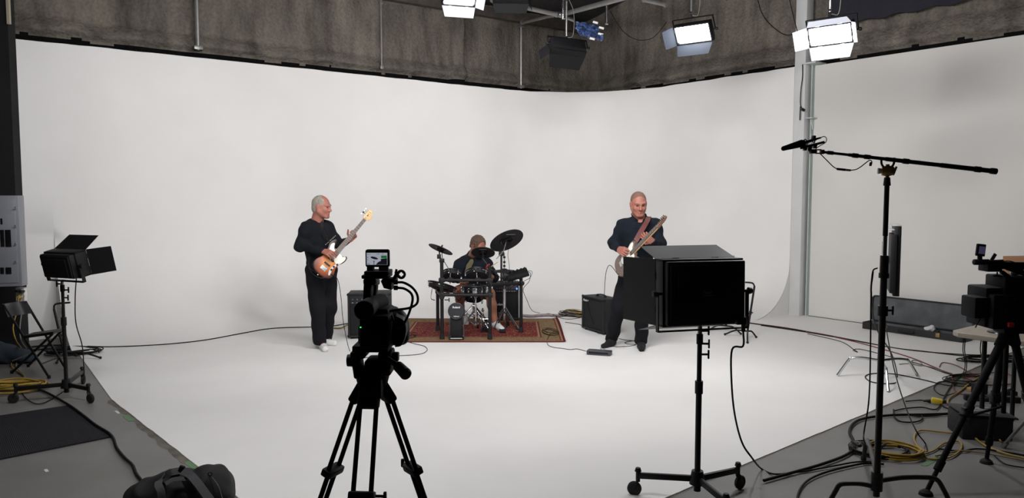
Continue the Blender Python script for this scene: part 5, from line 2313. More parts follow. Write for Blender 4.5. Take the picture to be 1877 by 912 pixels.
tc_ = G(868, 588, ZR)
tc_ = V((tc_.x, 10.32, ZR))
thr = thing('drum_throne', 'low black round stool with tripod legs under the seated drummer', 'stool', tc_)
mb = MB()
mb.lathe([(0, 0), (0.15, 0.0), (0.165, 0.02), (0.165, 0.05), (0.15, 0.07), (0, 0.075)], (tc_.x, tc_.y, 0.335), (0, 0, 1), 32)
mb.build('seat', BLK, thr)
mb = MB()
mb.cyl((tc_.x, tc_.y, 0.10), (tc_.x, tc_.y, 0.34), 0.014, n=12)
mb.build('pole', CHR, thr)
tripod_legs(thr, tc_, 0.22, ZR, 0.008, 3, CHR, 0.22, PI / 2)
# drumstick in the right-hand view side
mb = MB()
mb.cyl(P(888, 497, Yd - 0.50), P(912, 480, Yd - 0.30), 0.007, 0.006, n=8)
tag(recentre(mb.build('drumstick', mat('pale_wood', (196, 168, 130), 0.5))), 'pale wooden drumstick in the hand of the drummer', 'drumstick')

# ================================================================== STANDS AND KEY LIGHTS
def knob(mb, p, d, L=0.045, r=0.006, wing=0.05):
    """T handle sticking out along d"""
    p, d = V(p), V(d).normalized()
    mb.cyl(p, p + d * L, r, n=8)
    s = d.cross(V((0, 0, 1)))
    s = V((0, 0, 1)) if s.length < 0.3 else V((0, 0, 1))
    mb.bar(p + d * L - s * wing / 2, p + d * L + s * wing / 2, 0.012, 0.010, up=d, bevel=0.003)


def rolling_stand(name, label, base, legs, zhub, ztop, knobs, r=0.016, group=None):
    """legs: list of ground points of the casters"""
    base = V(base)
    root = thing(name, label, 'light stand', (base.x, base.y, 0), (0, 0, 0), group)
    mb = MB()
    mb.cyl((base.x, base.y, zhub - 0.03), (base.x, base.y, zhub + 0.045), 0.045, 0.032, n=16)
    mb.cyl((base.x, base.y, zhub - 0.07), (base.x, base.y, zhub - 0.03), 0.02, n=12)
    mb.build('hub', BLKM, root)
    for lg in legs:
        e = V((lg[0], lg[1], 0.12))
        mb = MB()
        mb.bar((base.x, base.y, zhub), e, 0.022, 0.034, bevel=0.004)
        o = mb.build('leg', BLKM, root)
        mb = MB()
        mb.cyl((e.x, e.y, 0.085), (e.x, e.y, 0.15), 0.013, n=10)
        mb.cyl((e.x, e.y, 0.145), (e.x, e.y, 0.165), 0.020, 0.014, n=12)
        d = (e - V((base.x, base.y, 0.12))).normalized()
        mb.bar((e.x, e.y, 0.095), e + d * 0.022 + V((0, 0, -0.072)), 0.034, 0.012, up=d, bevel=0.003)
        cst = mb.build('caster', BLKM, root)
        mb = MB()
        s_ = V((-d.y, d.x, 0))
        c = V((e.x, e.y, 0.042)) + d * 0.02
        mb.lathe([(0, -0.013), (0.034, -0.013), (0.041, -0.007), (0.041, 0.007), (0.034, 0.013), (0, 0.013)], c, s_, 24)
        mb.build('wheel', RUB, cst)
    zs = [zhub, zhub + (ztop - zhub) * 0.62, ztop - 0.06]
    mb = MB()
    mb.cyl((base.x, base.y, zs[0]), (base.x, base.y, zs[1]), r, n=16)
    mb.cyl((base.x, base.y, zs[1] - 0.05), (base.x, base.y, zs[1] + 0.02), r * 1.35, n=16)
    mb.build('lower_tube', BLKM, root)
    mb = MB()
    mb.cyl((base.x, base.y, zs[1]), (base.x, base.y, zs[2]), r * 0.8, n=16)
    mb.cyl((base.x, base.y, zs[2] - 0.04), (base.x, base.y, zs[2] + 0.015), r * 1.1, n=16)
    mb.build('upper_tube', BLKM, root)
    mb = MB()
    mb.cyl((base.x, base.y, zs[2]), (base.x, base.y, ztop), r * 0.75, n=16)
    mb.build('spigot', STEEL, root)
    for (z, dx, dy) in knobs:
        mb = MB()
        knob(mb, (base.x, base.y, z), (dx, dy, 0), 0.05)
        mb.build('clamp_knob', BLK, root)
    return root


# ---- foreground key light, right of centre
kb = G(1278, 889, 0.10)
kz = P(1278, 597, kb.y).z
lg = [G(1169, 908), G(1352, 897), G(1330, 960)]
rolling_stand('rolling_stand', 'tall black rolling stand carrying the big LED panel before the guitarist', kb, lg, 0.14, kz,
              [(P(0, 606, kb.y).z, 1, 0.1), (P(0, 629, kb.y).z, 1, -0.2), (P(0, 649, kb.y).z, 1, 0.0)], 0.0165,
              group='rolling light stands')
kc_ = P(1282, 534, kb.y)
key = led_panel('led_panel', 'big black LED panel seen from behind with four open barn doors before the guitarist', kc_,
                (-0.30, 9.2, 1.06), 0.485, 0.365, {('right', 0.30): 12, ('top', 0.21): 17, ('bottom', 0.23): 14, ('left', 0.20): 30}, P_KEY * 1.2,
                group='LED panels on rolling stands', glow=GLOWK, yoke='bottom', ygap=0.022, taper=1.0, depth=0.10)
# white bird emblem on its back
M = Wm(key)
depth_k = 0.1025
mb = MB()
mb.strip([M @ V((0.03, depth_k, 0.012)), M @ V((0.008, depth_k, 0.004)), M @ V((-0.012, depth_k, -0.004))], M.to_3x3() @ V((0, 0, 1)), 0.006, 0.001)
mb.strip([M @ V((0.022, depth_k, -0.006)), M @ V((0.002, depth_k, 0.002)), M @ V((-0.02, depth_k, 0.010))], M.to_3x3() @ V((0, 0, 1)), 0.005, 0.001)
mb.strip([M @ V((0.035, depth_k, -0.012)), M @ V((0.0, depth_k, -0.012)), M @ V((-0.035, depth_k, -0.012))], M.to_3x3() @ V((0, 0, 1)), 0.004, 0.001)
mb.build('emblem', mat('dim_print', (96, 96, 98), 0.5), key)
mb = MB()
mb.box((-0.19, 0.108, -0.155), (0.055, 0.03, 0.04), None, 0.004)
mb.cyl((-0.19, 0.135, -0.17), (-0.19, 0.135, -0.21), 0.011, n=10)
mb.build('power_socket', BLK, key, world=False)
sock = Wm(key) @ V((-0.19, 0.135, -0.21))


def GC(px, py, z=0.0):
    """like G, but lands on the left cove where the cove rises"""
    g = G(px, py, z)
    if px > 660:
        return g
    o, d = V((0, 0, CAM_H)), _ray(px, py)
    t0, t1 = 4.0, (z - CAM_H) / d.z

    def over(t):
        q = o + d * t
        dist = (q - LW0).dot(B)
        s_ = (q - L0).dot(A)
        r = cove_r(max(0, s_))
        if dist >= r or s_ < s_cove:
            return q.z - z
        return q.z - z - (r - math.sqrt(max(0, r * r - (r - max(dist, 0)) ** 2)))
    for _ in range(40):
        tm = (t0 + t1) / 2
        if over(tm) > 0:
            t0 = tm
        else:
            t1 = tm
    return o + d * t0


def cable(label, pts, r=0.0045, m=None, cat='cable', group=None, lift=0.0, sub=6):
    """pts: (px, py) on the floor, or a 3-D point"""
    out = []
    for p in pts:
        if len(p) == 2:
            g = GC(p[0], p[1], r + 0.007)
            out.append(g)
        else:
            out.append(V(p))
    mb = MB()
    mb.tube(out, r, 7, sub=sub)
    o = mb.build('cable', m or CORD, smooth=60)
    o = recentre(o)
    return tag(o, label, cat, group)


def coil(label, c, rx, ry, n, r, m, rot=0.0, jit=0.25, rise=0.35, cat='cable', group=None, tail=()):
    """loose coil of cable lying on the floor about ground point c"""
    rnd = random.Random(int(c[0] * 100 + c[1] * 10))
    pts = []
    N = n * 12
    for i in range(N):
        a = 2 * PI * i / 12
        k = 1 + jit * noise.noise(V((i * 0.13, c[0], 3)))
        x, y = math.cos(a) * rx * k, math.sin(a) * ry * k
        ox, oy = 0.25 * rx * noise.noise(V((i * 0.05, 1, c[1]))), 0.25 * ry * noise.noise(V((i * 0.05, 5, c[1])))
        X = x * math.cos(rot) - y * math.sin(rot) + ox
        Y = x * math.sin(rot) + y * math.cos(rot) + oy
        z = r + 0.007 + r * 2 * rise * (i / 12) * (0.75 + 0.5 * noise.noise(V((i * 0.3, 2, 2))))
        pts.append(V((c[0] + X, c[1] + Y, z)))
    for t in tail:
        pts.append(G(t[0], t[1], r + 0.006) if len(t) == 2 else V(t))
    mb = MB()
    mb.tube(pts, r, 7, sub=3)
    o = recentre(mb.build('cable', m, smooth=60))
    return tag(o, label, cat, group)


# ---- left key light
lb = G(122, 710, 0.10)
lz = P(122, 512, lb.y).z
lgs = [G(30, 738), G(163, 738), G(152, 704)]
rolling_stand('rolling_stand', 'black rolling stand beside the folding chair at the left edge of the white floor', lb, lgs, 0.13, lz,
              [(P(0, 520, lb.y).z, -1, 0.1), (P(0, 531, lb.y).z, 1, 0.0), (P(0, 545, lb.y).z, 1, -0.2)], 0.016, group='rolling light stands')
lc_ = P(124, 482, lb.y)
keyl = led_panel('led_panel', 'black LED panel with open barn doors on the rolling stand by the folding chair', lc_,
                 (-2.1, 10.2, 2.1), 0.37, 0.22, {('left', 0.19): 50, ('top', 0.17): 27, ('bottom', 0.15): 10, ('right', 0.14): 25}, P_KEY,
                 group='LED panels on rolling stands', glow=GLOWK, yoke='bottom', ygap=0.03, taper=0.95, depth=0.12)

# ---- C-stand with the boom (foreground right)
cb = G(1607, 889, 0.14)
cs = thing('boom_stand', 'tall black stand with bent turtle legs that holds the microphone boom', 'stand', (cb.x, cb.y, 0))
CSM = mat('stand_black', (20, 19, 19), 0.4, 0.1, var=0.1, scale=10)


def Zp(py, Y=None):
    return P(0, py, cb.y if Y is None else Y).z


ends = [G(1519, 925), G(1742, 925), G(1583, 843)]
for i, e in enumerate(ends):
    z = 0.13 + 0.035 * i
    s = V((cb.x, cb.y, z))
    d = V((e.x - s.x, e.y - s.y, 0))
    mb = MB()
    mb.tube([s, s + d * 0.35 + V((0, 0, 0.01)), s + d * 0.70 + V((0, 0, 0.0)), s + d * 0.80 + V((0, 0, -0.015)), s + d * 0.86 + V((0, 0, -0.045)),
             V((e.x, e.y, 0.012))], 0.0135, 10)
    mb.cyl((e.x, e.y, 0.0), (e.x, e.y, 0.03), 0.017, n=10)
    mb.cyl(s - V((0, 0, 0.017)), s + V((0, 0, 0.017)), 0.030, n=14)
    mb.build('leg', CSM, cs)
mb = MB()
mb.cyl((cb.x, cb.y, 0.08), (cb.x, cb.y, Zp(505)), 0.0175, n=16)
mb.cyl((cb.x, cb.y, Zp(505)), (cb.x, cb.y, Zp(468)), 0.022, n=16)
mb.build('lower_tube', CSM, cs)
mb = MB()
mb.cyl((cb.x, cb.y, Zp(515)), (cb.x, cb.y, Zp(335)), 0.0115, n=14)
mb.build('riser', CHR, cs)
mb = MB()
mb.cyl((cb.x, cb.y, Zp(432)), (cb.x, cb.y, Zp(340)), 0.0130, n=14)
mb.build('riser_sleeve', CSM, cs)
for za, zb_, r0_, r1_ in ((340, 325, 0.019, 0.015), (578, 560, 0.026, 0.026), (509, 500, 0.026, 0.026)):
    mb = MB()
    mb.cyl((cb.x, cb.y, Zp(za)), (cb.x, cb.y, Zp(zb_)), r0_, r1_, n=14)
    mb.build('collar', BLKM, cs)
mb = MB()
knob(mb, (cb.x, cb.y, Zp(568)), (1, -0.2, 0), 0.05)
mb.build('clamp_knob', BLK, cs)
gh = V((cb.x, cb.y, Zp(313)))
mb = MB()
mb.cyl((cb.x, cb.y, Zp(327)), gh + V((0, 0, 0.035)), 0.010, n=12)
mb.lathe([(0, -0.03), (0.024, -0.028), (0.028, -0.01), (0.028, 0.01), (0.022, 0.03), (0, 0.032)], gh, (1, -0.3, 0), 16)
mb.box(gh + V((0.033, -0.01, 0)), (0.012, 0.014, 0.05), (0, R(20), 0), 0.004)
mb.build('grip_head', BRASS, cs)
mb = MB()
mb.cyl(gh + V((-0.045, 0.012, 0)), gh + V((-0.02, 0.006, 0)), 0.016, 0.012, n=12)
mb.build('grip_knob', WHITEF, cs)
# U-shaped boom cradle
ub = V((cb.x, cb.y, Zp(299)))
mb = MB()
mb.torus(ub + V((0.0, 0, 0.008)), (0, 1, 0), 0.034, 0.006, n=16, a0=0.0, a1=PI, ref=(1, 0, 0))
for sx in (-1, 1):
    mb.cyl(ub + V((sx * 0.034, 0, 0.008)), ub + V((sx * 0.034, 0, 0.03)), 0.006, n=8)
mb.cyl(gh + V((0, 0, 0.02)), ub + V((0, 0, -0.024)), 0.009, n=10)
mb.build('boom_cradle', BLKM, cs)
# flip cradle if it opens down (kept opening upwards)

boom = thing('boom_pole', 'black telescopic boom pole resting across the tall stand, microphone end pointing left', 'boom pole', P(1621, 294, cb.y))
p0, p1 = P(1488, 276, cb.y), P(1826, 314, cb.y)


def bp_(t):
    return p0 + (p1 - p0) * t


mb = MB()
mb.cyl(bp_(0.06), bp_(0.20), 0.0072, n=12)
mb.cyl(bp_(0.20), bp_(0.40), 0.0092, n=12)
mb.cyl(bp_(0.40), bp_(0.70), 0.0112, n=12)
mb.cyl(bp_(0.70), bp_(1.0), 0.0128, n=12)
mb.build('tube', BLKM, boom)
for t, r in ((0.10, 0.0105), (0.235, 0.0125), (0.30, 0.0125), (0.51, 0.0145), (0.90, 0.016), (0.985, 0.0165)):
    mb = MB()
    mb.cyl(bp_(t - 0.015), bp_(t + 0.015), r, n=14)
    mb.build('locking_collar', BLK, boom)
# shotgun microphone on its shock mount
mic = thing('shotgun_microphone', 'black shotgun microphone with foam windscreen on a shock mount at the boom tip', 'microphone', P(1470, 268, cb.y))
Ym = cb.y
mb = MB()
mb.cyl(P(1436, 272, Ym), P(1470, 262.5, Ym), 0.0125, 0.020, n=18)
mb.ball(P(1436, 272, Ym), 0.0125, seg=12)
mb.cyl(P(1470, 262.5, Ym), P(1475, 261, Ym), 0.020, 0.014, n=18)
mb.build('windscreen', mat('foam_black', (16, 16, 17), 1.0, bump=0.8, bscale=300, spec=0.1), mic)
mb = MB()
mb.cyl(P(1473, 262, Ym), P(1496, 254.5, Ym), 0.0078, n=12)
mb.cyl(P(1496, 254.5, Ym), P(1505, 252, Ym), 0.006, 0.004, n=12)
mb.build('barrel', BLKM, mic)
mb = MB()
mb.bar(P(1467, 271.5, Ym), P(1511, 260, Ym), 0.016, 0.013, bevel=0.003)
for x, y in ((1491, 253), (1476, 271), (1494, 267)):
    q = P(x, y, Ym)
    mb.box(q, (0.014, 0.03, 0.028), (0, R(15), 0), 0.003)
mb.torus(P(1491, 256, Ym), (1, 0, 0.28), 0.016, 0.003, n=16)
mb.torus(P(1477, 260.5, Ym), (1, 0, 0.28), 0.016, 0.003, n=16)
mb.tube([P(1486, 268, Ym), P(1484, 274, Ym), P(1489, 277, Ym)], 0.010, 8)
mb.build('shock_mount', BLK, mic)
mb = MB()
pbox(mb, 1487, 273, 1498, 281, Ym - 0.015, 0.03, 0.003)
pbox(mb, 1506, 274, 1512, 282, Ym - 0.015, 0.03, 0.003)
pbox(mb, 1498, 273, 1506, 275, Ym - 0.012, 0.026, 0.001)
pbox(mb, 1498, 279.5, 1506, 281.5, Ym - 0.012, 0.026, 0.001)
mb.build('knuckle', BLK, mic)
mb = MB()
mb.tube([P(1504, 252, Ym), P(1511, 250, Ym), P(1515, 254, Ym), P(1513, 261, Ym), P(1503, 267, Ym), P(1497, 271, Ym), P(1495, 274, Ym)], 0.0022, 6)
mb.build('lead', CORD, mic)
bc = cable('black microphone cable hanging in a loop under the boom pole', [P(1504, 282, Ym - .01), P(1516, 294, Ym), P(1530, 307, Ym), P(1545, 311.5, Ym), P(1566, 311, Ym),
           P(1577, 306, Ym), P(1593, 294, Ym), P(1598, 296, Ym), P(1597, 303, Ym)], 0.0028)
mb = MB()
mb.cyl(P(1534, 309.5, Ym), P(1549, 311, Ym), 0.0065, n=10)
mb.cyl(P(1596.5, 297, Ym), P(1595, 304, Ym), 0.006, n=10)
mb.build('connector', BLKM, bc)
mb = MB()
mb.cyl(P(1549, 311, Ym), P(1559, 312, Ym), 0.006, n=10)
mb.build('connector', STEEL, bc)

# ---- chrome C-stand farther back with the flat panel
c2 = V((3.42, 7.02, 0))
cs2 = thing('c_stand', 'chrome turtle-leg stand on the white floor behind the boom stand', 'stand', c2)
for i, e in enumerate((G(1535, 690), G(1684, 694), G(1628, 720))):
    z = 0.19 + 0.0 * i
    s = V((c2.x, c2.y, z))
    d = V((e.x - s.x, e.y - s.y, 0))
    mb = MB()
    mb.tube([s, s + d * 0.4 + V((0, 0, 0.01)), s + d * 0.66 + V((0, 0, 0.0)), s + d * 0.74 + V((0, 0, -0.02)), V((e.x, e.y, 0.015))], 0.0135, 10)
    mb.build('leg', CHR, cs2)
mb = MB()
pt = P(0, 545, c2.y).z
mb.cyl((c2.x, c2.y, 0.12), (c2.x, c2.y, 1.30), 0.0125, n=14)
mb.cyl((c2.x, c2.y, 0.16), (c2.x, c2.y, 0.24), 0.022, n=14)
mb.build('pole', CHR, cs2)
pa = P(1636, 474, c2.y)
pnl = thing('flat_light_panel', 'slim black light panel turned edge-on, clamped to the chrome stand above the guitar case', 'studio light', (pa.x + 0.03, pa.y, P(0, 540, c2.y).z))
mb = MB()
zt, zb = P(0, 413, c2.y).z, P(0, 538, c2.y).z
Rz = Matrix.Rotation(R(-23), 3, 'Z')
mb.box((pa.x + 0.028, pa.y, (zt + zb) / 2), (0.055, 0.42, zt - zb), Rz, 0.006)
mb.build('housing', BLKM, pnl)
mb = MB()
mb.box((pa.x - 0.022, pa.y - 0.04, (zt + zb) / 2 - 0.02), (0.05, 0.36, (zt - zb) - 0.10), Rz, 0.004)
mb.build('diffuser_frame', BLK, pnl)
mb = MB()
mb.box((pa.x + 0.015, pa.y - 0.01, zt + 0.006), (0.075, 0.36, 0.012), Rz, 0.003)
mb.box((pa.x - 0.03, pa.y - 0.01, zt - 0.034), (0.055, 0.34, 0.010), Rz, 0.003)
mb.build('top_plate', mat('satin_aluminium', (190, 190, 188), 0.5, 0.3), pnl)
mb = MB()
mb.box((pa.x - 0.045, pa.y, (zt + zb) / 2), (0.05, 0.05, 0.07), None, 0.01)
mb.build('clamp', BLKM, pnl)

# ================================================================== FOREGROUND CAMERA AND TRIPOD
Yc = 2.50
CAMB = mat('camera_black', (13, 13, 14), 0.7, var=0.1, bump=0.1, bscale=200, spec=0.2)
vc = thing('video_camera', 'black camcorder seen from behind with flipped-up screen, on the foreground tripod', 'video camera', P(684, 655, Yc))
mb = MB()
pbox(mb, 657, 578, 714, 640, Yc - 0.08, 0.22, 0.012)
pbox(mb, 655, 595, 715, 634, Yc - 0.02, 0.2, 0.010)
pbox(mb, 662, 566, 712, 582, Yc - 0.04, 0.12, 0.010)
mb.build('body', CAMB, vc)
mb = MB()
a = P(667, 569, Yc - 0.12)
mb.cyl(a, a + V((0, 0.10, 0.0)), 0.031, 0.029, n=28)
mb.torus(a + V((0, 0.004, 0)), (0, 1, 0), 0.026, 0.006, n=28)
mb.cyl(a + V((0, 0.10, 0)), a + V((0.02, 0.2, 0)), 0.028, n=20)
mb.build('viewfinder', RUB, vc)
mb = MB()
a = P(688, 600, Yc + 0.17)
mb.cyl(a, a + V((0, 0.12, 0)), 0.045, n=28)
mb.cyl(a + V((0, 0.12, 0)), a + V((0, 0.2, 0)), 0.052, 0.060, n=28)
mb.build('lens', BLKM, vc)
# carry handle, open in the middle
mb = MB()
h0, h1, h2, h3 = P(678, 558, Yc), P(675, 520, Yc), P(0, 518, Yc), P(686, 520, Yc)
mb.bar(P(674, 560, Yc + 0.02), P(676, 517, Yc + 0.02), 0.026, 0.05, up=(0, 1, 0), bevel=0.006)
mb.bar(P(686, 555, Yc + 0.10), P(689, 515, Yc + 0.10), 0.014, 0.04, up=(0, 1, 0), bevel=0.005)
mb.bar(P(677, 516, Yc - 0.02), P(686, 516, Yc + 0.16), 0.04, 0.022, bevel=0.006)
mb.build('handle', CAMB, vc)
mb = MB()
pbox(mb, 662, 504, 711, 511, Yc - 0.05, 0.10, 0.004)
pbox(mb, 667, 497, 712, 505, Yc - 0.045, 0.09, 0.003)
pbox(mb, 672, 487, 684, 498, Yc - 0.03, 0.03, 0.003)
mb.build('screen_mount', CAMB, vc)
mb = MB()
pbox(mb, 694, 489, 712, 497, Yc - 0.02, 0.012, 0.001)
mb.build('shoe_plate', mat('grey_plate', (150, 150, 146), 0.5), vc)
mb = MB()
pbox(mb, 669, 457, 713.5, 489.5, Yc - 0.06, 0.022, 0.006)
scr = mb.build('screen', CAMB, vc)
mb = MB()
pbox(mb, 672, 463, 710, 485, Yc - 0.0615, 0.002, 0.0)
mb.build('display', mat('screen_white', (196, 200, 212), 0.3, emit=(188, 192, 206), estr=0.62), scr)
# what the display shows: a cymbal, a stand, a green patch, dark drums, small read-outs
Ys = Yc - 0.0622
DK = mat('screen_dark', (44, 46, 54), 0.4, emit=(44, 46, 54), estr=0.3)
mb = MB()
el = []
for i in range(20):
    a = 2 * PI * i / 20
    el.append(P(686 + 6.8 * math.cos(a), 472.5 + 2.2 * math.sin(a) + 1.6 * math.cos(a), Ys))
mb.bm.faces.new([mb.bm.verts.new(q) for q in el])
for (x0, y0, x1, y1) in ((684.2, 478, 686.8, 479.2), (685, 479, 686, 484.5), (673, 465.5, 676, 466), (677, 465.5, 679, 466), (690, 464.8, 696, 465.4),
                         (700, 464.8, 703, 465.4), (673, 471, 675, 472), (673, 475, 675, 475.6), (673, 483, 678, 483.8)):
    pbox(mb, x0, y0, x1, y1, Ys, 0.0004, 0)
dm = []
for (x, y) in ((689, 484.8), (692, 481), (695, 479), (698, 478), (698, 474), (709.5, 473), (709.5, 484.8)):
    dm.append(P(x, y, Ys))
mb.bm.faces.new([mb.bm.verts.new(q) for q in dm])
mb.build('display_picture', DK, scr, smooth=0)
mb = MB()
pbox(mb, 698.5, 468, 709, 473, Ys - 0.0003, 0.0004, 0)
mb.build('display_picture', mat('screen_green', (40, 120, 70), 0.4, emit=(40, 130, 74), estr=0.5), scr, smooth=0)
mb = MB()
mb.box(P(661, 599.5, Yc - 0.081), (0.0045, 0.002, 0.003))
mb.build('status_light', LEDG, vc)
mb = MB()
pbox(mb, 699, 511, 724, 518, Yc - 0.02, 0.07, 0.004)
mb.prism([(0, 0), (0.035, 0), (0.035, -0.030), (0.010, -0.024)], 0.06, Matrix.Translation(P(703, 511, Yc + 0.05)) @ Matrix.Rotation(PI / 2, 4, 'X'), 0.003)
mb.cyl(P(722, 517, Yc), P(729, 517, Yc), 0.008, n=12)
mb.cyl(P(722, 527, Yc), P(729, 527, Yc), 0.008, n=12)
mb.build('audio_module', CAMB, vc)
mb = MB()
mb.bar(P(722, 512, Yc), P(728, 500, Yc), 0.008, 0.012, bevel=0.002)
mb.cyl(P(727, 493, Yc), P(725, 501, Yc), 0.004, n=8)
mb.torus(P(735.5, 502.5, Yc), (0.1, 1, 0), 0.0115, 0.0045, n=24)
for k in range(4):
    a = k * PI / 2 + PI / 4
    mb.box(P(735.5, 502.5, Yc) + V((math.cos(a) * 0.0095, 0, math.sin(a) * 0.0095)), (0.006, 0.012, 0.006))
mb.build('microphone_holder', CAMB, vc)
mb = MB()
pr = [cap(P(730, 585, Yc + 0.05), P(737, 618, Yc + 0.03), 0.028, 0.024), cap(P(722, 580, Yc + 0.05), P(724, 615, Yc + 0.05), 0.03, 0.03),
      ell(P(728, 600, Yc + 0.05), (0.038, 0.06, 0.052))]
organic('hand_grip', [dict(prims=pr, vox=0.004, k=0.02)], BLK, vc)
mb = MB()
mb.strip([P(726, 577, Yc - 0.02), P(741, 586, Yc - 0.015), P(745, 604, Yc - 0.005), P(738, 628, Yc - 0.0), P(726, 632, Yc)], (0, 1, 0.0), 0.05, 0.004)
mb.build('hand_strap', BLK, vc)
cable('upper black audio cable looping off the right side of the foreground camcorder', [P(729, 517, Yc), P(741, 518, Yc - 0.01), P(756, 527, Yc), P(765, 541, Yc), P(764, 556, Yc - 0.01), P(750, 564, Yc - 0.03),
       P(730, 567, Yc - 0.05), P(714, 570, Yc - 0.06)], 0.0042)
cable('lower black audio cable looping past the hand grip of the foreground camcorder', [P(729, 527, Yc), P(742, 529, Yc - 0.02), P(754, 538, Yc - 0.03), P(756, 552, Yc - 0.03), P(748, 578, Yc - 0.04), P(738, 596, Yc - 0.05),
       P(730, 600, Yc - 0.06), P(722, 589, Yc - 0.06), P(718, 578, Yc - 0.05)], 0.0042)

tp = thing('camera_tripod', 'tall black twin-tube tripod in the centre foreground under the camcorder', 'tripod', (P(680, 700, Yc).x, Yc + 0.03, 0))
TB = CAMB
mb = MB()
pbox(mb, 645, 634, 711, 646, Yc - 0.06, 0.16, 0.004)
mb.build('quick_release_plate', TB, tp)
mb = MB()
pbox(mb, 641, 645, 668, 658, Yc - 0.03, 0.10, 0.006)
mb.bar(P(654, 652, Yc + 0.02), P(660, 690, Yc + 0.02), 0.030, 0.06, up=(0, 1, 0), bevel=0.006)
pbox(mb, 692, 645, 717, 680, Yc - 0.02, 0.09, 0.008)
pbox(mb, 667, 661, 700, 690, Yc - 0.03, 0.10, 0.008)
pbox(mb, 662, 676, 716, 690, Yc - 0.03, 0.10, 0.010)
mb.build('fluid_head', TB, tp)
mb = MB()
a = P(637, 660, Yc + 0.02)
mb.cyl(a, a + V((0.028, 0, 0)), 0.020, 0.022, n=20)
mb.build('drag_knob', BLK, tp)
mb = MB()
pbox(mb, 718, 647, 730, 663, Yc, 0.03, 0.004)
mb.cyl(P(715, 655, Yc + 0.01), P(722, 655, Yc + 0.01), 0.012, n=12)
mb.build('lock_lever', BLK, tp)
mb = MB()
mb.cyl(P(708, 656, Yc - 0.05), P(732, 672, Yc - 0.12), 0.009, n=12)
mb.cyl(P(730, 671, Yc - 0.115), P(744, 685, Yc - 0.17), 0.017, 0.019, n=16)
mb.cyl(P(744, 685, Yc - 0.17), P(746, 687, Yc - 0.175), 0.019, 0.015, n=16)
mb.build('pan_handle', BLK, tp)
mb = MB()
ac = V((P(680, 700, Yc).x, Yc + 0.03, 0))
mb.lathe([(0.0, 0), (0.035, 0), (0.050, 0.03), (0.058, 0.06), (0.045, 0.075), (0, 0.08)], (ac.x, ac.y, P(0, 722, Yc).z), (0, 0, 1), 24)
mb.build('bowl', TB, tp)
mb = MB()
pbox(mb, 657, 696, 699, 731, Yc - 0.035, 0.11, 0.006)
mb.build('crown', TB, tp)
mb = MB()
mb.cyl((ac.x, ac.y, P(0, 752, Yc).z), (ac.x, ac.y, P(0, 722, Yc).z), 0.011, n=14)
mb.cyl((ac.x, ac.y, P(0, 751, Yc).z), (ac.x, ac.y, P(0, 738, Yc).z), 0.014, n=14)
mb.build('bowl_clamp', BLK, tp)
ztop = P(0, 705, Yc).z
for k, (foot, topx) in enumerate(((G(527, 1140), None), (G(826, 1140), None), (V((ac.x - 0.025, ac.y + 0.62 - 0.05, 0)), None))):
    foot = V((foot.x, foot.y, 0.0))
    if k == 0:
        foot = V((ac.x - 0.44, ac.y + 0.20, 0))
    elif k == 1:
        foot = V((ac.x + 0.33, ac.y + 0.24, 0))
    else:
        foot = V((ac.x - 0.03, ac.y - 0.42, 0))
    top = V((ac.x, ac.y, ztop))
    d = (foot - top)
    d2 = V((d.x, d.y, 0)).normalized()
    s = V((-d2.y, d2.x, 0))
    sh = top + d2 * 0.038
    mb = MB()
    mb.bar(top + d2 * 0.015 + V((0, 0, 0.012)), sh + d.normalized() * 0.075, 0.072, 0.036, up=d2, bevel=0.010)
    mb.build('shoulder', TB, tp)
    dd = (foot - sh).normalized()
    L = (foot - sh).length
    mb = MB()
    for sg in (-1, 1):
        mb.cyl(sh + s * 0.027 * sg + dd * 0.05, sh + s * 0.029 * sg + dd * (L * 0.31), 0.0080, n=12)
    o = mb.build('leg', TB, tp)
    mb = MB()
    m1 = sh + dd * (L * 0.30)
    mb.bar(m1 - s * 0.042, m1 + s * 0.042, 0.040, 0.028, up=dd, bevel=0.006)
    knob(mb, m1 + s * 0.045, s * (1 if k != 0 else -1), 0.03, 0.005, 0.03)
    mb.build('leg_lock', BLK, o)
    mb = MB()
    for sg in (-1, 1):
        mb.cyl(m1 + s * 0.020 * sg, sh + s * 0.020 * sg + dd * (L * 0.97), 0.0085, n=12)
    mb.build('lower_tubes', TB, o)
    mb = MB()
    mb.cyl(foot, foot + V((0, 0, 0.03)), 0.035, 0.025, n=14)
    mb.build('foot', RUB, o)

# ================================================================== RIGHT SIDE: second camera, table, case, stands
# ---- folding table with beige top
tz = 0.735
tA, tB2 = G(1745, 606, tz), None
tl_ = V((tA.x - 0.02, tA.y, 0))
tab = thing('folding_table', 'beige-topped folding table at the right edge behind the second camera', 'table', (tl_ + B * 0.9 + A * 0.37))
mb = MB()
o_ = [(0, 0.06), (0.06, 0), (1.8, 0.0), (1.8, 0.75), (0.06, 0.75), (0, 0.69)]
mb.prism(o_, 0.04, Matrix.Translation((tl_.x, tl_.y, tz - 0.04)) @ Matrix.Rotation(math.atan2(B.y, B.x), 4, 'Z'), 0.008)
mb.build('table_top', mat('beige_plastic', (150, 142, 128), 0.55, var=0.05, scale=4, bump=0.1, bscale=200), tab)
def TP(a, b, z=0.0):
    q_ = tl_ + B * a + A * b
    return V((q_.x, q_.y, z))


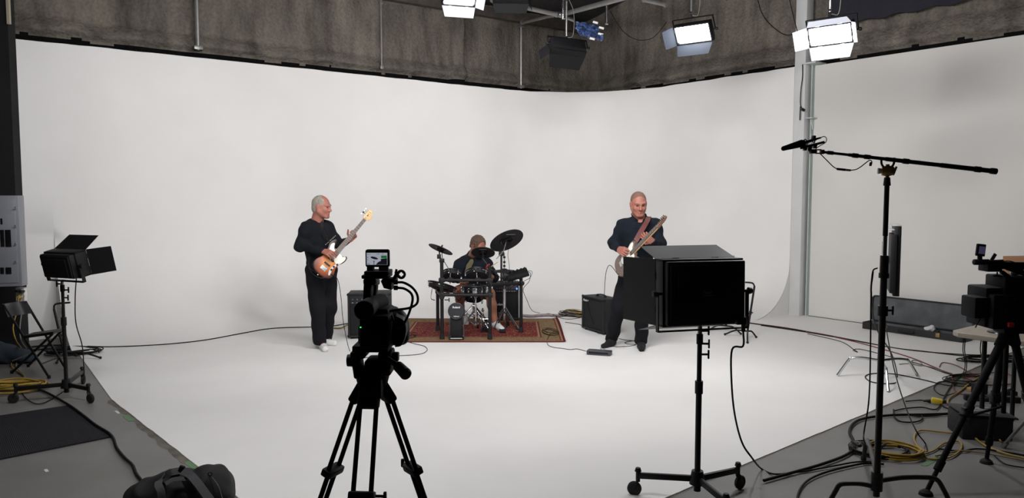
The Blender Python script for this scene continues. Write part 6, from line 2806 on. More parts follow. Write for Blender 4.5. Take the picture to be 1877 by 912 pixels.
for (dx, dy) in ((0.20, 0.10), (0.20, 0.65), (1.55, 0.10), (1.55, 0.65)):
    mb = MB()
    mb.cyl(TP(dx, dy), TP(dx, dy, tz - 0.04), 0.016, n=12)
    mb.build('leg', BLKM, tab)
mb = MB()
mb.cyl(TP(0.20, 0.10, 0.25), TP(0.20, 0.65, 0.25), 0.010, n=10)
mb.build('cross_bar', BLKM, tab)
cb_ = P(1873, 480, 5.72)
mb = MB()
mb.box((cb_.x + 0.10, cb_.y, tz + 0.24), (0.32, 0.26, P(0, 471, cb_.y).z - tz), (0, 0, R(8)), 0.004)
mb.bm.verts.ensure_lookup_table()
bx_ = mb.build('cardboard_box', mat('cardboard', (134, 94, 62), 0.8, var=0.1, scale=5))
z0_ = min(v.co.z for v in bx_.data.vertices)
bx_.data.transform(Matrix.Translation((0, 0, tz - z0_ + 0.001)))
tag(recentre(bx_), 'brown cardboard box on the beige table behind the second camera', 'box')
mb = MB()
# ---- second camera on its tripod
Y2 = 4.62
v2 = thing('video_camera', 'black broadcast camcorder with small tilted screen on the tripod at the right edge', 'video camera', P(1850, 590, Y2))
mb = MB()
pbox(mb, 1808, 527, 1850, 600, Y2, 0.2, 0.012)
pbox(mb, 1822, 540, 1905, 604, Y2 - 0.05, 0.26, 0.012)
pbox(mb, 1843, 507, 1905, 545, Y2 - 0.02, 0.2, 0.010)
pbox(mb, 1810, 526, 1845, 548, Y2 + 0.02, 0.14, 0.02)
mb.build('body', CAMB, v2)
mb = MB()
pbox(mb, 1788, 545, 1817, 584, Y2 - 0.02, 0.15, 0.010)
mb.build('matte_box', CAMB, v2)
mb = MB()
mb.cyl(P(1816, 566, Y2 + 0.06), P(1832, 566, Y2 + 0.06), 0.045, n=20)
mb.build('lens', BLKM, v2)
mb = MB()
mb.bar(P(1810, 485, Y2 + 0.05), P(1880, 487, Y2 + 0.05), 0.04, 0.045, bevel=0.006)
pbox(mb, 1811, 484, 1838, 498, Y2 + 0.0, 0.10, 0.006)
mb.bar(P(1835, 497, Y2 + 0.04), P(1850, 508, Y2 + 0.04), 0.03, 0.02, bevel=0.004)
mb.bar(P(1846, 490, Y2 + 0.04), P(1890, 505, Y2 + 0.04), 0.03, 0.03, bevel=0.004)
mb.build('handle', CAMB, v2)
mb = MB()
a, b = P(1786, 480, Y2 + 0.03), P(1812, 480, Y2 + 0.03)
mb.cyl(a, b, 0.018, n=18)
mb.ball(a, (0.010, 0.018, 0.018), seg=14)
mb.cyl(b, P(1838, 479, Y2 + 0.03), 0.013, n=14)
mb.build('microphone', RUB, v2)
mb = MB()
Mr = (0, R(6), R(12))
q = P(1797.5, 458, Y2 + 0.03)
mb.box(q, (0.062, 0.016, 0.075), Mr, 0.005)
mb.bar(P(1796, 468, Y2 + 0.03), P(1796, 478, Y2 + 0.03), 0.022, 0.02, up=(0, 1, 0), bevel=0.003)
s2 = mb.build('screen', CAMB, v2)
mb = MB()
mb.box(q + V((0.003, -0.0085, 0.0)), (0.042, 0.002, 0.046), Mr)
mb.build('display', mat('screen_violet', (92, 84, 120), 0.3, emit=(84, 78, 112), estr=0.35), s2)
mb = MB()
mb.box(P(1821, 471, Y2 + 0.04), (0.022, 0.004, 0.048), (0, R(30), 0), 0.001)
mb.build('antenna_flap', mat('grey_flap', (120, 118, 112), 0.5), v2)
mb = MB()
mb.ball(P(1828, 505, Y2 + 0.03), (0.03, 0.02, 0.007), seg=14)
mb.cyl(P(1828, 498, Y2 + 0.03), P(1828, 505, Y2 + 0.03), 0.004, n=8)
mb.build('lens_lever', CAMB, v2)
mb = MB()
mb.tube([P(1838, 479, Y2), P(1848, 478, Y2), P(1858, 480, Y2), P(1862, 484, Y2)], 0.003, 6)
mb.build('lead', CORD, v2)
mb = MB()
mb.box(P(1853, 595, Y2 - 0.06), (0.035, 0.02, 0.028), None, 0.004)
mb.build('red_tag', mat('red_plastic', (196, 44, 40), 0.5), v2)
organic('white_bag', [dict(prims=[ell(P(1866, 497, Y2 + 0.06), (0.035, 0.025, 0.020)), ell(P(1858, 500, Y2 + 0.06), (0.02, 0.02, 0.014))], vox=0.004, k=0.02, fold=0.004,
                           fscale=80)], WHITEF, v2)
for (x, y, r_, L_) in ((1845, 570, 0.014, 0.02), (1858, 548, 0.010, 0.02), (1838, 552, 0.008, 0.015), (1866, 566, 0.018, 0.02), (1852, 520, 0.008, 0.02)):
    mb = MB()
    q = P(x, y, Y2 - 0.045 if x > 1840 and y > 540 else Y2 - 0.015)
    mb.cyl(q, q - V((0, L_, 0)), r_, r_ * 0.85, n=16)
    mb.build('control_knob', BLKG, v2)
mb = MB()
mb.bar(P(1826, 556, Y2 - 0.02), P(1836, 557, Y2 - 0.02), 0.006, 0.006)
mb.build('lens_lever', mat('dull_steel', (120, 120, 118), 0.4, 0.5), v2)
for pts_ in (((1816, 548), (1808, 560), (1803, 575), (1794, 588), (1788, 600)), ((1832, 530), (1840, 516), (1850, 512), (1856, 520))):
    mb = MB()
    mb.tube([P(x, y, Y2 + 0.05 - 0.01 * i) for i, (x, y) in enumerate(pts_)], 0.0035, 6)
    mb.build('lead', CORD, v2)
t2 = thing('camera_tripod', 'black tripod with thick rubbery legs at the right edge under the second camera', 'tripod', (P(1850, 600, Y2).x, Y2, 0))
hx2 = P(1850, 605, Y2)
mb = MB()
pbox(mb, 1842, 596, 1885, 612, Y2 - 0.03, 0.12, 0.01)
mb.cyl((hx2.x, Y2 + 0.02, hx2.z - 0.06), (hx2.x, Y2 + 0.02, hx2.z + 0.03), 0.045, n=18)
mb.build('fluid_head', CAMB, t2)
for k, e in enumerate((G(1697, 906), G(1808, 848), V((hx2.x + 0.45, Y2 + 0.30, 0)))):
    top = V((hx2.x, Y2, hx2.z - 0.05)) + (V((e.x, e.y, 0)) - V((hx2.x, Y2, 0))).normalized() * 0.06
    e = V((e.x, e.y, 0.012))
    mid = top.lerp(e, 0.48)
    d_ = (e - top).normalized()
    mb = MB()
    mb.cyl(top, mid, 0.024, 0.022, n=14)
    mb.cyl(top - d_ * 0.02, top + d_ * 0.05, 0.032, n=14)
    o = mb.build('leg', CAMB, t2)
    mb = MB()
    mb.cyl(mid - d_ * 0.04, mid + d_ * 0.04, 0.03, n=14)
    mb.box(mid, (0.06, 0.05, 0.05), None, 0.012)
    mb.build('leg_lock', BLK, o)
    mb = MB()
    mb.cyl(mid, top.lerp(e, 0.86), 0.017, n=14)
    mb.cyl(top.lerp(e, 0.80), top.lerp(e, 0.86), 0.023, n=14)
    mb.cyl(top.lerp(e, 0.84), e, 0.013, n=12)
    mb.build('lower_tube', CAMB, o)
    mb = MB()
    mb.lathe([(0, -0.012), (0.04, -0.012), (0.034, 0.006), (0.014, 0.02), (0, 0.02)], e, (0, 0, 1), 18)
    mb.build('foot', RUB, o)
mb = MB()
for e in (G(1697, 906), G(1808, 848)):
    mb.cyl((hx2.x, Y2 + 0.03, 0.42), V((e.x, e.y, 0.012)).lerp(V((hx2.x, Y2, hx2.z)), 0.45), 0.008, n=8)
mb.cyl((hx2.x, Y2 + 0.02, 0.38), (hx2.x, Y2 + 0.02, hx2.z), 0.014, n=10)
mb.build('spreader', CAMB, t2)
# monitor stand foot on the table with a lens/monitor
sf = TP(0.28, 0.22)
sf.x += 0.10
mb = MB()
mb.lathe([(0.0, 0.0), (0.10, 0.0), (0.095, 0.008), (0.03, 0.022), (0.014, 0.05), (0.014, 0.10), (0, 0.10)], (sf.x - 0.10, sf.y + 0.02, tz + 0.001), (0, 0, 1), 24)
tag(recentre(mb.build('monitor_base', BLKG)), 'round black monitor base standing on the front corner of the beige table', 'stand')

# ---- silver tripod leg tip seen at the far right edge (a light stand off to the side)
ss = thing('silver_stand', 'silver stand leg reaching in from the right edge near the black box', 'stand', (G(1890, 770).x, G(1890, 770).y, 0))
mb = MB()
a, b = G(1838, 820), P(1900, 748, 4.9)
mb.cyl((a.x, a.y, 0.012), b, 0.011, n=12)
mb.cyl((a.x - 0.0, a.y, 0.0), V((a.x, a.y, 0.0)).lerp(b, 0.14), 0.015, n=12)
mb.build('leg', STEEL, ss)
mb = MB()
mb.cyl(b, (b.x + 0.15, b.y, 0.02), 0.011, n=12)
mb.build('leg', STEEL, ss)
mb = MB()
mb.cyl(b - V((0, 0, 0.1)), b + V((0.0, 0, 0.9)), 0.014, n=12)
mb.build('pole', STEEL, ss)

# ---- open hard guitar case against the wing wall
f0, f1 = G(1578, 602), G(1752, 623)
xd = B.copy()
yd = V((-xd.y, xd.x, 0))
cl_ = 1.24
cd_ = 0.27
case = thing('guitar_case', 'open black hard guitar case with grey plush lining lying before the right wall', 'guitar case', f0 + xd * cl_ / 2 + yd * cd_ / 2,
             (0, 0, math.atan2(xd.y, xd.x)))


def rrect(w, d, r, n=5):
    o = []
    for (cx, cy, a0) in ((w / 2 - r, d / 2 - r, 0), (-w / 2 + r, d / 2 - r, 90), (-w / 2 + r, -d / 2 + r, 180), (w / 2 - r, -d / 2 + r, 270)):
        for i in range(n + 1):
            a = R(a0 + 90 * i / n)
            o.append((cx + r * math.cos(a), cy + r * math.sin(a)))
    return o


PLUSH = mat('grey_plush', (88, 90, 92), 0.95, var=0.25, scale=6, bump=0.4, bscale=120)
CASEM = mat('case_black', (26, 26, 27), 0.6, bump=0.3, bscale=250)


def tray(M, w, d, h, name, parent, m_out, m_in, t=0.012):
    out = rrect(w, d, 0.045)
    inn = rrect(w - 2 * t, d - 2 * t, 0.035)
    mb = MB()
    n = len(out)
    A0 = [mb.bm.verts.new((x, y, 0)) for x, y in out]
    A1 = [mb.bm.verts.new((x, y, h)) for x, y in out]
    B1 = [mb.bm.verts.new((x, y, h)) for x, y in inn]
    B0 = [mb.bm.verts.new((x, y, t)) for x, y in inn]
    mb.bm.faces.new(A0[::-1])
    for i in range(n):
        j = (i + 1) % n
        mb.bm.faces.new((A0[i], A0[j], A1[j], A1[i]))
        mb.bm.faces.new((A1[i], A1[j], B1[j], B1[i]))
        mb.bm.faces.new((B1[i], B1[j], B0[j], B0[i]))
    mb.bm.faces.new(B0)
    for v in mb.bm.verts:
        v.co = M @ v.co
    o = mb.build(name, m_out, parent, world=False)
    mb = MB()
    mb.prism(rrect(w - 2 * t - 0.004, d - 2 * t - 0.004, 0.034), 0.006, M @ Matrix.Translation((0, 0, t)), 0.0)
    n = len(inn)
    L0 = [mb.bm.verts.new(M @ V((x * 0.996, y * 0.996, t))) for x, y in inn]
    L1 = [mb.bm.verts.new(M @ V((x * 0.996, y * 0.996, h - 0.006))) for x, y in inn]
    for i in range(n):
        j = (i + 1) % n
        mb.bm.faces.new((L0[i], L0[j], L1[j], L1[i]))
    mb.build('lining', m_in, o, world=False)
    return o


base_o = tray(Matrix.Translation((0, 0, 0.004)), cl_, cd_, 0.085, 'lower_shell', case, CASEM, PLUSH)
Ml = Matrix.Translation((0, cd_ / 2, 0.085)) @ Matrix.Rotation(R(-6), 4, 'X') @ Matrix.Translation((0, 0.0, 0.17)) @ Matrix.Rotation(PI / 2, 4, 'X')
lid_o = tray(Ml, cl_, 0.33, 0.045, 'lid', case, CASEM, PLUSH)
mb = MB()
mb.box((0.10, 0.0, 0.045), (0.30, cd_ - 0.05, 0.06), None, 0.01)
mb.box((-0.25, 0.12, 0.045), (0.5, 0.06, 0.07), None, 0.01)
mb.build('accessory_box', PLUSH, base_o, world=False)
for x in (-0.30, 0.33):
    mb = MB()
    mb.box((x, -cd_ / 2 - 0.003, 0.055), (0.045, 0.008, 0.05), None, 0.002)
    mb.build('latch', BRASS, base_o, world=False)
mb = MB()
mb.tube([(-0.13, -cd_ / 2, 0.05), (-0.12, -cd_ / 2 - 0.03, 0.048), (0.04, -cd_ / 2 - 0.03, 0.048), (0.05, -cd_ / 2, 0.05)], 0.010, 8)
mb.build('handle', RUB, base_o, world=False)
q = Wm(case) @ V((0.20, -0.05, 0.105))
o = organic('cleaning_cloth', [dict(prims=[ell(q, (0.055, 0.04, 0.028)), ell(q + V((0.03, 0, 0.012)), (0.03, 0.035, 0.035)), ell(q + V((-0.03, 0.01, 0)), (0.03, 0.03, 0.02))],
                                     vox=0.005, k=0.02, fold=0.006, fscale=70)], WHITEF)
tag(recentre(o), 'crumpled white cloth lying in the open guitar case', 'cloth')


# ---- two guitar stands at the right end of the cyclorama floor
def gstand(label, legs, post_top, post_bot, hook, lean=None):
    root = thing('guitar_stand', label, 'guitar stand', (post_bot.x, post_bot.y, 0), (0, 0, 0), 'guitar stands')
    mb = MB()
    mb.cyl(post_bot, post_top, 0.012, n=12)
    mb.build('post', BLKM, root)
    mb = MB()
    mb.cyl(post_bot.lerp(post_top, 0.38), post_bot.lerp(post_top, 0.46), 0.017, n=12)
    kk = post_bot.lerp(post_top, 0.42)
    mb.cyl(kk, kk + V((0.03, 0, 0)), 0.007, n=8)
    mb.build('clamp_knob', BLK, root)
    for a in legs:
        mb = MB()
        mb.tube([post_bot + V((0, 0, 0.01)), post_bot.lerp(V(a), 0.5) + V((0, 0, 0.035)), V(a)], 0.010, 8)
        o = mb.build('leg', BLKM, root)
        mb = MB()
        mb.ball(V(a), 0.015, seg=10)
        mb.build('rubber_foot', RUB, o)
    if hook:
        mb = MB()
        mb.tube(hook, 0.010, 8)
        mb.build('neck_hook', RUB, root)
    return root


Yst = 9.1
gstand('black guitar stand with hooked arm at the right, in front of the cove end',
       (G(1329, 612, 0.02), G(1386, 617, 0.02), G(1370, 627, 0.02)), P(1383, 524, Yst + 0.02), P(1370, 608, Yst) + V((0, 0, 0.0)),
       [P(1366, 517, Yst), P(1374, 517.5, Yst), P(1380, 519, Yst), P(1383, 524, Yst + 0.02)])
Yst = 9.55
gstand('grey-footed guitar stand partly hidden behind the big LED panel', (G(1298, 605, 0.02), G(1358, 611, 0.02), G(1330, 594, 0.02)),
       P(1331, 555, Yst), P(1331, 598, Yst), None)
# ---- guitar stand behind the left rolling light
Yst = G(120, 660).y
gstand('black guitar stand with hooked arm behind the left rolling light', (G(104, 664, 0.02), G(184, 655, 0.02), G(140, 650, 0.02)),
       P(99, 566, Yst + 0.0), P(118, 648, Yst), [P(99, 566, Yst), P(100, 559, Yst), P(106, 556, Yst), P(128, 554, Yst - 0.02)])

# ---- tuner pedal at the guitarist's feet
pe0, pe1 = G(1075, 649, 0.01), G(1119, 652, 0.01)
pd_ = thing('effects_pedal', 'long grey foot pedal with two silver switches at the feet of the guitarist', 'pedal', (pe0 + pe1) / 2)
xd = (pe1 - pe0).normalized()
yd = V((-xd.y, xd.x, 0))
Mp = Matrix((xd, yd, V((0, 0, 1)))).transposed()
ctr = (pe0 + pe1) / 2 + yd * 0.05
mb = MB()
mb.box((ctr.x, ctr.y, 0.032), ((pe1 - pe0).length, 0.11, 0.045), Mp, 0.006)
mb.build('housing', mat('grey_pedal', (66, 67, 72), 0.45, 0.2), pd_)
mb = MB()
q = ctr - yd * 0.056
mb.box((q.x, q.y, 0.034), ((pe1 - pe0).length * 0.82, 0.004, 0.018), Mp, 0.001)
mb.build('front_plate', BLKM, pd_)
for t in (0.02, 0.055):
    mb = MB()
    q = ctr + xd * t
    mb.cyl((q.x, q.y, 0.05), (q.x, q.y, 0.075), 0.008, n=12)
    mb.cyl((q.x, q.y, 0.068), (q.x, q.y, 0.08), 0.011, n=12)
    mb.build('foot_switch', CHR, pd_)

# ---- black equipment box with papers, under the right tripod
b0_, b1_ = G(1766, 800), G(1862, 812)
mb_c = (b0_ + b1_) / 2 + V((0, 0.12, 0))
bxw = (b1_ - b0_).length * 1.05
eb = thing('equipment_box', 'black cloth-covered equipment box on the grey floor beneath the right tripod', 'box', (mb_c.x, mb_c.y, 0))
mb = MB()
mb.box((mb_c.x, mb_c.y, 0.085), (bxw, 0.28, 0.165), (0, 0, R(-10)), 0.012)
mb.build('body', mat('black_case', (20, 20, 22), 0.7, bump=0.3), eb)
mb = MB()
mb.box((mb_c.x + 0.01, mb_c.y, 0.173), (bxw * 1.08, 0.30, 0.012), (0, R(3), R(-8)), 0.003)
mb.build('lid', mat('black_flap', (26, 26, 28), 0.6), eb)
for k in range(3):
    mb = MB()
    mb.box((mb_c.x - 0.02 + 0.03 * k, mb_c.y - 0.03 + 0.02 * k, 0.1835 + 0.002 * k), (0.16, 0.10, 0.0012), (0, R(3), R(-20 + 17 * k)))
    o = mb.build('paper', mat('dull_paper', (124, 122, 118), 0.7))
    tag(recentre(o), ('lowest grey sheet of paper on the black equipment box', 'middle grey sheet of paper on the black equipment box',
                      'topmost grey sheet of paper on the black equipment box')[k], 'paper', 'papers on the equipment box')

# ---- power strips and adapters
def brick(x, y, w, d, h, rz_, name, label, cat, m=None, z=0.0):
    g = G(x, y)
    mb = MB()
    mb.box((g.x, g.y, h / 2 + z), (w, d, h), (0, 0, R(rz_)), min(h, d, w) * 0.15)
    o = mb.build(name, m or BLK)
    return tag(recentre(o), label, cat)


brick(1780, 716, 0.055, 0.05, 0.03, 10, 'adapter', 'small tan plug adapter among the red cables', 'adapter', mat('tan_plastic', (170, 130, 80), 0.6))
brick(1818, 735, 0.42, 0.06, 0.05, -12, 'power_strip', 'black power strip lying behind the right tripod', 'power strip')
brick(1795, 722, 0.10, 0.09, 0.10, 12, 'power_adapter', 'tall black power adapter plugged in near the right tripod leg', 'adapter')
brick(1852, 728, 0.09, 0.07, 0.06, -12, 'power_adapter', 'squat black power adapter right of the tall one', 'adapter')
yc_ = G(1717, 741)
ye = thing('extension_plug', 'yellow three-way extension plug on the grey floor', 'plug', (yc_.x, yc_.y, 0))
mb = MB()
mb.box((yc_.x, yc_.y, 0.03), (0.085, 0.05, 0.045), (0, R(8), R(-25)), 0.012)
mb.build('block', mat('yellow_plastic', (206, 180, 46), 0.5), ye)
mb = MB()
mb.cyl((yc_.x - 0.04, yc_.y + 0.02, 0.028), (yc_.x - 0.09, yc_.y + 0.042, 0.02), 0.013, 0.008, n=12)
mb.build('plug', BLK, ye)
mb = MB()
mb.box((yc_.x + 0.05, yc_.y - 0.02, 0.03), (0.03, 0.04, 0.03), (0, 0, R(-25)), 0.006)
mb.build('socket_end', BLK, ye)
# fan-out of XLR plugs by the boom stand
rnd = random.Random(3)
PLUGP = ('leftmost', 'second from left', 'third from left', 'fourth from left', 'middle', 'fourth from right', 'third from right', 'second from right', 'rightmost')
for k in range(9):
    g = G(1562 + 7 * k, 826 + (k * 5) % 14)
    a = rnd.random() * PI
    d = V((math.cos(a), math.sin(a), 0)) * 0.035
    mb = MB()
    z = 0.050 + 0.016 * (k % 3)
    mb.cyl(V((g.x, g.y, z)) - d, V((g.x, g.y, z)) + d, 0.010, n=10)
    mb.cyl(V((g.x, g.y, z)) + d, V((g.x, g.y, z)) + d * 1.7, 0.006, 0.004, n=8)
    o = mb.build('audio_plug', BLKM if k % 3 else STEEL)
    tag(recentre(o), '%s of the audio plugs heaped beside the boom stand base' % PLUGP[k], 'plug', 'audio plugs by the boom stand')

# ================================================================== LEFT SIDE
# ---- breaker panel box
Yp = 7.55
ep = thing('breaker_panel', 'grey metal breaker panel with dark windows at the left edge', 'electrical panel', P(10, 525, Yp))
mb = MB()
a, b = P(-25, 358, Yp), P(34, 525, Yp)
GP = mat('panel_grey', (132, 134, 140), 0.45, 0.2, var=0.06, scale=5)
mb.box(((a.x + b.x) / 2, Yp + 0.075, (a.z + b.z) / 2), (b.x - a.x, 0.15, a.z - b.z), (0, 0, R(14)), 0.006)
mb.build('cabinet', GP, ep)
Mq = Matrix.Translation(((a.x + b.x) / 2, Yp + 0.075, (a.z + b.z) / 2)) @ Matrix.Rotation(R(14), 4, 'Z')
mb = MB()
w_, h_ = b.x - a.x, a.z - b.z
mb.box(Mq @ V((-0.012, -0.079, 0)), (w_ * 0.88, 0.010, h_ * 0.92), Matrix.Rotation(R(14), 3, 'Z'), 0.004)
dr_ = mb.build('door', GP, ep)
for (x0, y0, x1, y1) in ((0, 400, 3, 411), (0, 421, 6, 452), (8, 421, 17, 452), (0, 490, 6, 502), (9, 490, 18, 502)):
    mb = MB()
    x_ = P((x0 + x1) / 2, (y0 + y1) / 2, Yp - 0.02)
    mb.box((x_.x, Yp - 0.012 + (x_.x - a.x) * 0.18 - 0.02, x_.z), ((x1 - x0) / 185, 0.02, (y1 - y0) / 185), (0, 0, R(14)), 0.001)
    mb.build('breaker_window', BLKG, dr_)
for i in range(4):
    mb = MB()
    x_ = P(29, 380 + i * 33, Yp - 0.01)
    mb.cyl((x_.x, x_.y + 0.01, x_.z), (x_.x, x_.y - 0.012, x_.z), 0.007, n=8)
    mb.build('screw', STEEL, ep)
# outlet below the panel
ob = thing('wall_outlet', 'white double outlet with plugs below the breaker panel', 'outlet', P(36, 552, 7.7))
mb = MB()
pbox(mb, 28, 527, 45, 553, 7.72, 0.05, 0.004)
mb.build('plate', WHITEF, ob)
for (x, y) in ((33, 533), (40, 534), (36, 544)):
    mb = MB()
    q = P(x, y, 7.68)
    mb.box(q, (0.03, 0.06, 0.025), None, 0.005)
    mb.build('plug', BLK if y != 544 else YEL, ob)
for k, (dx, m_, l_) in enumerate(((0, YEL, 'yellow cord hanging from the outlet under the breaker panel'), (9, GREYC, 'pale grey cord hanging beside the yellow one under the outlet'))):
    cable(l_, [P(35 + dx, 540, 7.66), P(31 + dx, 570, 7.62), P(24 + dx * 1.4, 600, 7.58), P(30 + dx, 625, 7.5), (40 + dx, 642), (20 + dx, 668), (45, 690), (30, 702)], 0.006, m_)

# ---- folding chair
def chair_box():
    # facing direction: seat points to the image right and a little to the camera
    root = thing('folding_chair', 'black metal folding chair beside the left rolling light', 'chair', G(62, 690))
    FM = BLKM
    zS = 0.44
    A_ = {}
    # near side frame (camera side) and far side frame
    n_top, n_foot = P(6, 558, 6.75), G(90, 693)           # back leg/upright: from the backrest down to the front foot
    f_top, f_foot = P(47, 553, 7.05), G(121, 678)
    nb_foot, fb_foot = G(22, 684), G(52, 672)
    ns_front, fs_front = P(97, 609, G(97, 650).y - 0.1), P(117, 603, 7.2)
    for (t, f) in ((n_top, n_foot), (f_top, f_foot)):
        mb = MB()
        mb.cyl((f.x, f.y, 0.01), t, 0.011, n=12)
        o = mb.build('front_leg', FM, root)
        mb = MB()
        mb.cyl((f.x, f.y, 0.0), (f.x, f.y, 0.03), 0.015, n=10)
        mb.build('rubber_tip', RUB, o)
    for (t, f) in ((P(96, 612, 6.78), nb_foot), (P(114, 604, 7.08), fb_foot)):
        mb = MB()
        mb.cyl((f.x, f.y, 0.01), t, 0.011, n=12)
        o = mb.build('rear_leg', FM, root)
        mb = MB()
        mb.cyl((f.x, f.y, 0.0), (f.x, f.y, 0.03), 0.015, n=10)
        mb.build('rubber_tip', RUB, o)
    # seat
    s = [P(41, 618, 6.76), P(98, 610, 6.76), P(117, 603, 7.10), P(60, 611, 7.12)]
    cz = sum((q.z for q in s)) / 4
    mb = MB()
    up = [mb.bm.verts.new(q + V((0, 0, 0.012))) for q in s]
    dn = [mb.bm.verts.new(q - V((0, 0, 0.012))) for q in s]
    mb.bm.faces.new(up)
    mb.bm.faces.new(dn[::-1])
    for i in range(4):
        j = (i + 1) % 4
        mb.bm.faces.new((up[i], dn[i], dn[j], up[j]))
    bmesh.ops.bevel(mb.bm, geom=list(mb.bm.edges), offset=0.008, segments=2, affect='EDGES')
    mb.build('seat', BLK, root)
    # curved backrest
    mb = MB()
    p = [P(5, 559, 6.75), P(20, 557, 6.93), P(34, 555, 7.02), P(49, 553, 7.05)]
    for_ = []
    c = catmull(p, 6)
    rows = []
    for i, q in enumerate(c):
        sag = -0.015 * math.sin(PI * i / (len(c) - 1))
        w = V((0.05 + 0.0, -0.01, -0.115))
        rows.append([mb.bm.verts.new(q + V((sag, 0, 0.01))), mb.bm.verts.new(q + V((sag, 0, 0.01)) + w),
                     mb.bm.verts.new(q + V((sag - 0.012, 0.008, 0.01)) + w), mb.bm.verts.new(q + V((sag - 0.012, 0.008, 0.01)))])
    for a, b in zip(rows[:-1], rows[1:]):
        for i in range(4):
            j = (i + 1) % 4
            mb.bm.faces.new((a[i], a[j], b[j], b[i]))
    mb.bm.faces.new(rows[0])
    mb.bm.faces.new(rows[-1][::-1])
    mb.build('backrest', mat('dark_grey_vinyl', (46, 46, 48), 0.5), root)
    mb = MB()
    mb.cyl(n_top.lerp(V((n_foot.x, n_foot.y, 0)), 0.80), f_top.lerp(V((f_foot.x, f_foot.y, 0)), 0.80), 0.007, n=8)
    mb.build('cross_bar', FM, root)
    mb = MB()
    mb.cyl(V((nb_foot.x, nb_foot.y, 0.12)), V((fb_foot.x, fb_foot.y, 0.12)), 0.007, n=8)
    mb.build('cross_bar', FM, root)
    return root


chair_box()

# ---- ribbed rubber mat
m0, m1, m2, m3 = G(207, 801), G(127, 744), G(-60, 772), G(-75, 858)
mb = MB()
ux, uy = (m1 - m0), (m3 - m0)
mm = mat('rubber_mat', (22, 23, 30), 0.75)
q = [m0, m1, m2, G(-60, 855)]
top = [mb.bm.verts.new(V((p.x, p.y, 0.009))) for p in q]
bot = [mb.bm.verts.new(V((p.x, p.y, 0.001))) for p in q]
mb.bm.faces.new(top)
mb.bm.faces.new(bot[::-1])
for i in range(4):
    j = (i + 1) % 4
    mb.bm.faces.new((top[i], bot[i], bot[j], top[j]))
# ribs
NR = 70
for i in range(1, NR):
    a_ = q[0].lerp(q[3], i / NR)
    b_ = q[1].lerp(q[2], i / NR)
    mb.bar((a_.x, a_.y, 0.010), (b_.x, b_.y, 0.0095), 0.007, 0.003)
o = mb.build('floor_mat', mm, smooth=0)
tag(recentre(o), 'black ribbed rubber mat on the grey floor at the left edge', 'mat')

# ---- dark blue bag behind the chair
g = G(18, 668)
o = organic('soft_bag', [dict(prims=[ell((g.x - 0.05, g.y + 0.12, 0.07), (0.20, 0.14, 0.085)), ell((g.x - 0.16, g.y + 0.1, 0.11), (0.14, 0.12, 0.10)),
                                     ell((g.x + 0.10, g.y + 0.10, 0.045), (0.10, 0.10, 0.045)), half((0, 0, 0.003), (0, 0, -1))], vox=0.01, k=0.05, fold=0.012, fscale=26)],
            mat('dark_teal_fabric', (30, 40, 50), 0.9, bump=0.2))
tag(recentre(o), 'slumped dark blue bag on the floor behind the folding chair', 'bag')

# ---- duffel bag in the bottom left corner
Yb0 = 3.98
g0 = P(325, 905, Yb0)
df = thing('duffel_bag', 'black duffel bag with grey webbing straps at the bottom left edge', 'bag', (g0.x, Yb0, 0))
zc = 0.15
c0, c1_ = V((P(262, 900, 4.0).x, 4.02, 0.085)), V((P(384, 890, 4.12).x, 4.10, 0.105))
pr = [cap(c0, c1_, 0.105, 0.130, 0.05), ell(c1_ + V((0.02, 0, 0.0)), (0.11, 0.15, 0.135)), ell(c0.lerp(c1_, 0.5) + V((0, 0, 0.0)), (0.2, 0.14, 0.14)),
      half((0, 0, 0.004), (0, 0, -1), 0.02), cut(ell(c0.lerp(c1_, 0.28) + V((0, 0, 0.17)), (0.05, 0.2, 0.03)))]
organic('body', [dict(prims=pr, vox=0.009, k=0.03, fold=0.012, fscale=34, seed=2.2)], mat('black_nylon', (14, 14, 17), 0.75, bump=0.25, bscale=160), df)
WEB = mat('grey_webbing', (72, 72, 74), 0.8, bump=0.4, bscale=300)
mb = MB()
mb.strip([P(297, 925, 3.84), P(295, 900, 3.85), P(290, 886, 3.88), P(296, 876, 3.93), P(310, 866, 3.98), P(330, 862, 4.02)],
         [(1, 0.2, 0), (1, 0.2, 0), (1, 0.2, 0.2), (0.6, 0.2, 0.8), (0.2, 0.5, 0.9), (0, 0.8, 0.6)], 0.038, 0.003)
mb.build('handle', WEB, df)
mb = MB()
mb.strip([P(334, 863, 4.00), P(348, 869, 3.95), P(362, 884, 3.88), P(376, 903, 3.84), P(392, 925, 3.80)],
         [(0.6, 0.5, 0.5), (0.8, 0.4, 0.3), (1, 0.3, 0), (1, 0.3, 0)], 0.042, 0.003)
mb.build('handle', WEB, df)
mb = MB()
mb.strip([P(303, 886, 3.90), P(318, 878, 3.93), P(336, 877, 3.95), P(344, 877, 3.95)], (0, 0.7, 0.7), 0.022, 0.003)
mb.build('strap', WEB, df)
mb = MB()
mb.tube([P(381, 868, 4.02), P(388, 874, 3.98), P(400, 890, 3.94), P(408, 915, 3.90)], 0.003, 6)
mb.build('zip', mat('zip_grey', (70, 70, 72), 0.4, 0.6), df)
mb = MB()
mb.torus(P(385, 868, 3.98), (0.3, -1, 0), 0.010, 0.003, n=16)
mb.box(P(333, 859, 4.02), (0.03, 0.02, 0.04), (0, R(20), 0), 0.006)
mb.build('buckle', BLKM, df)

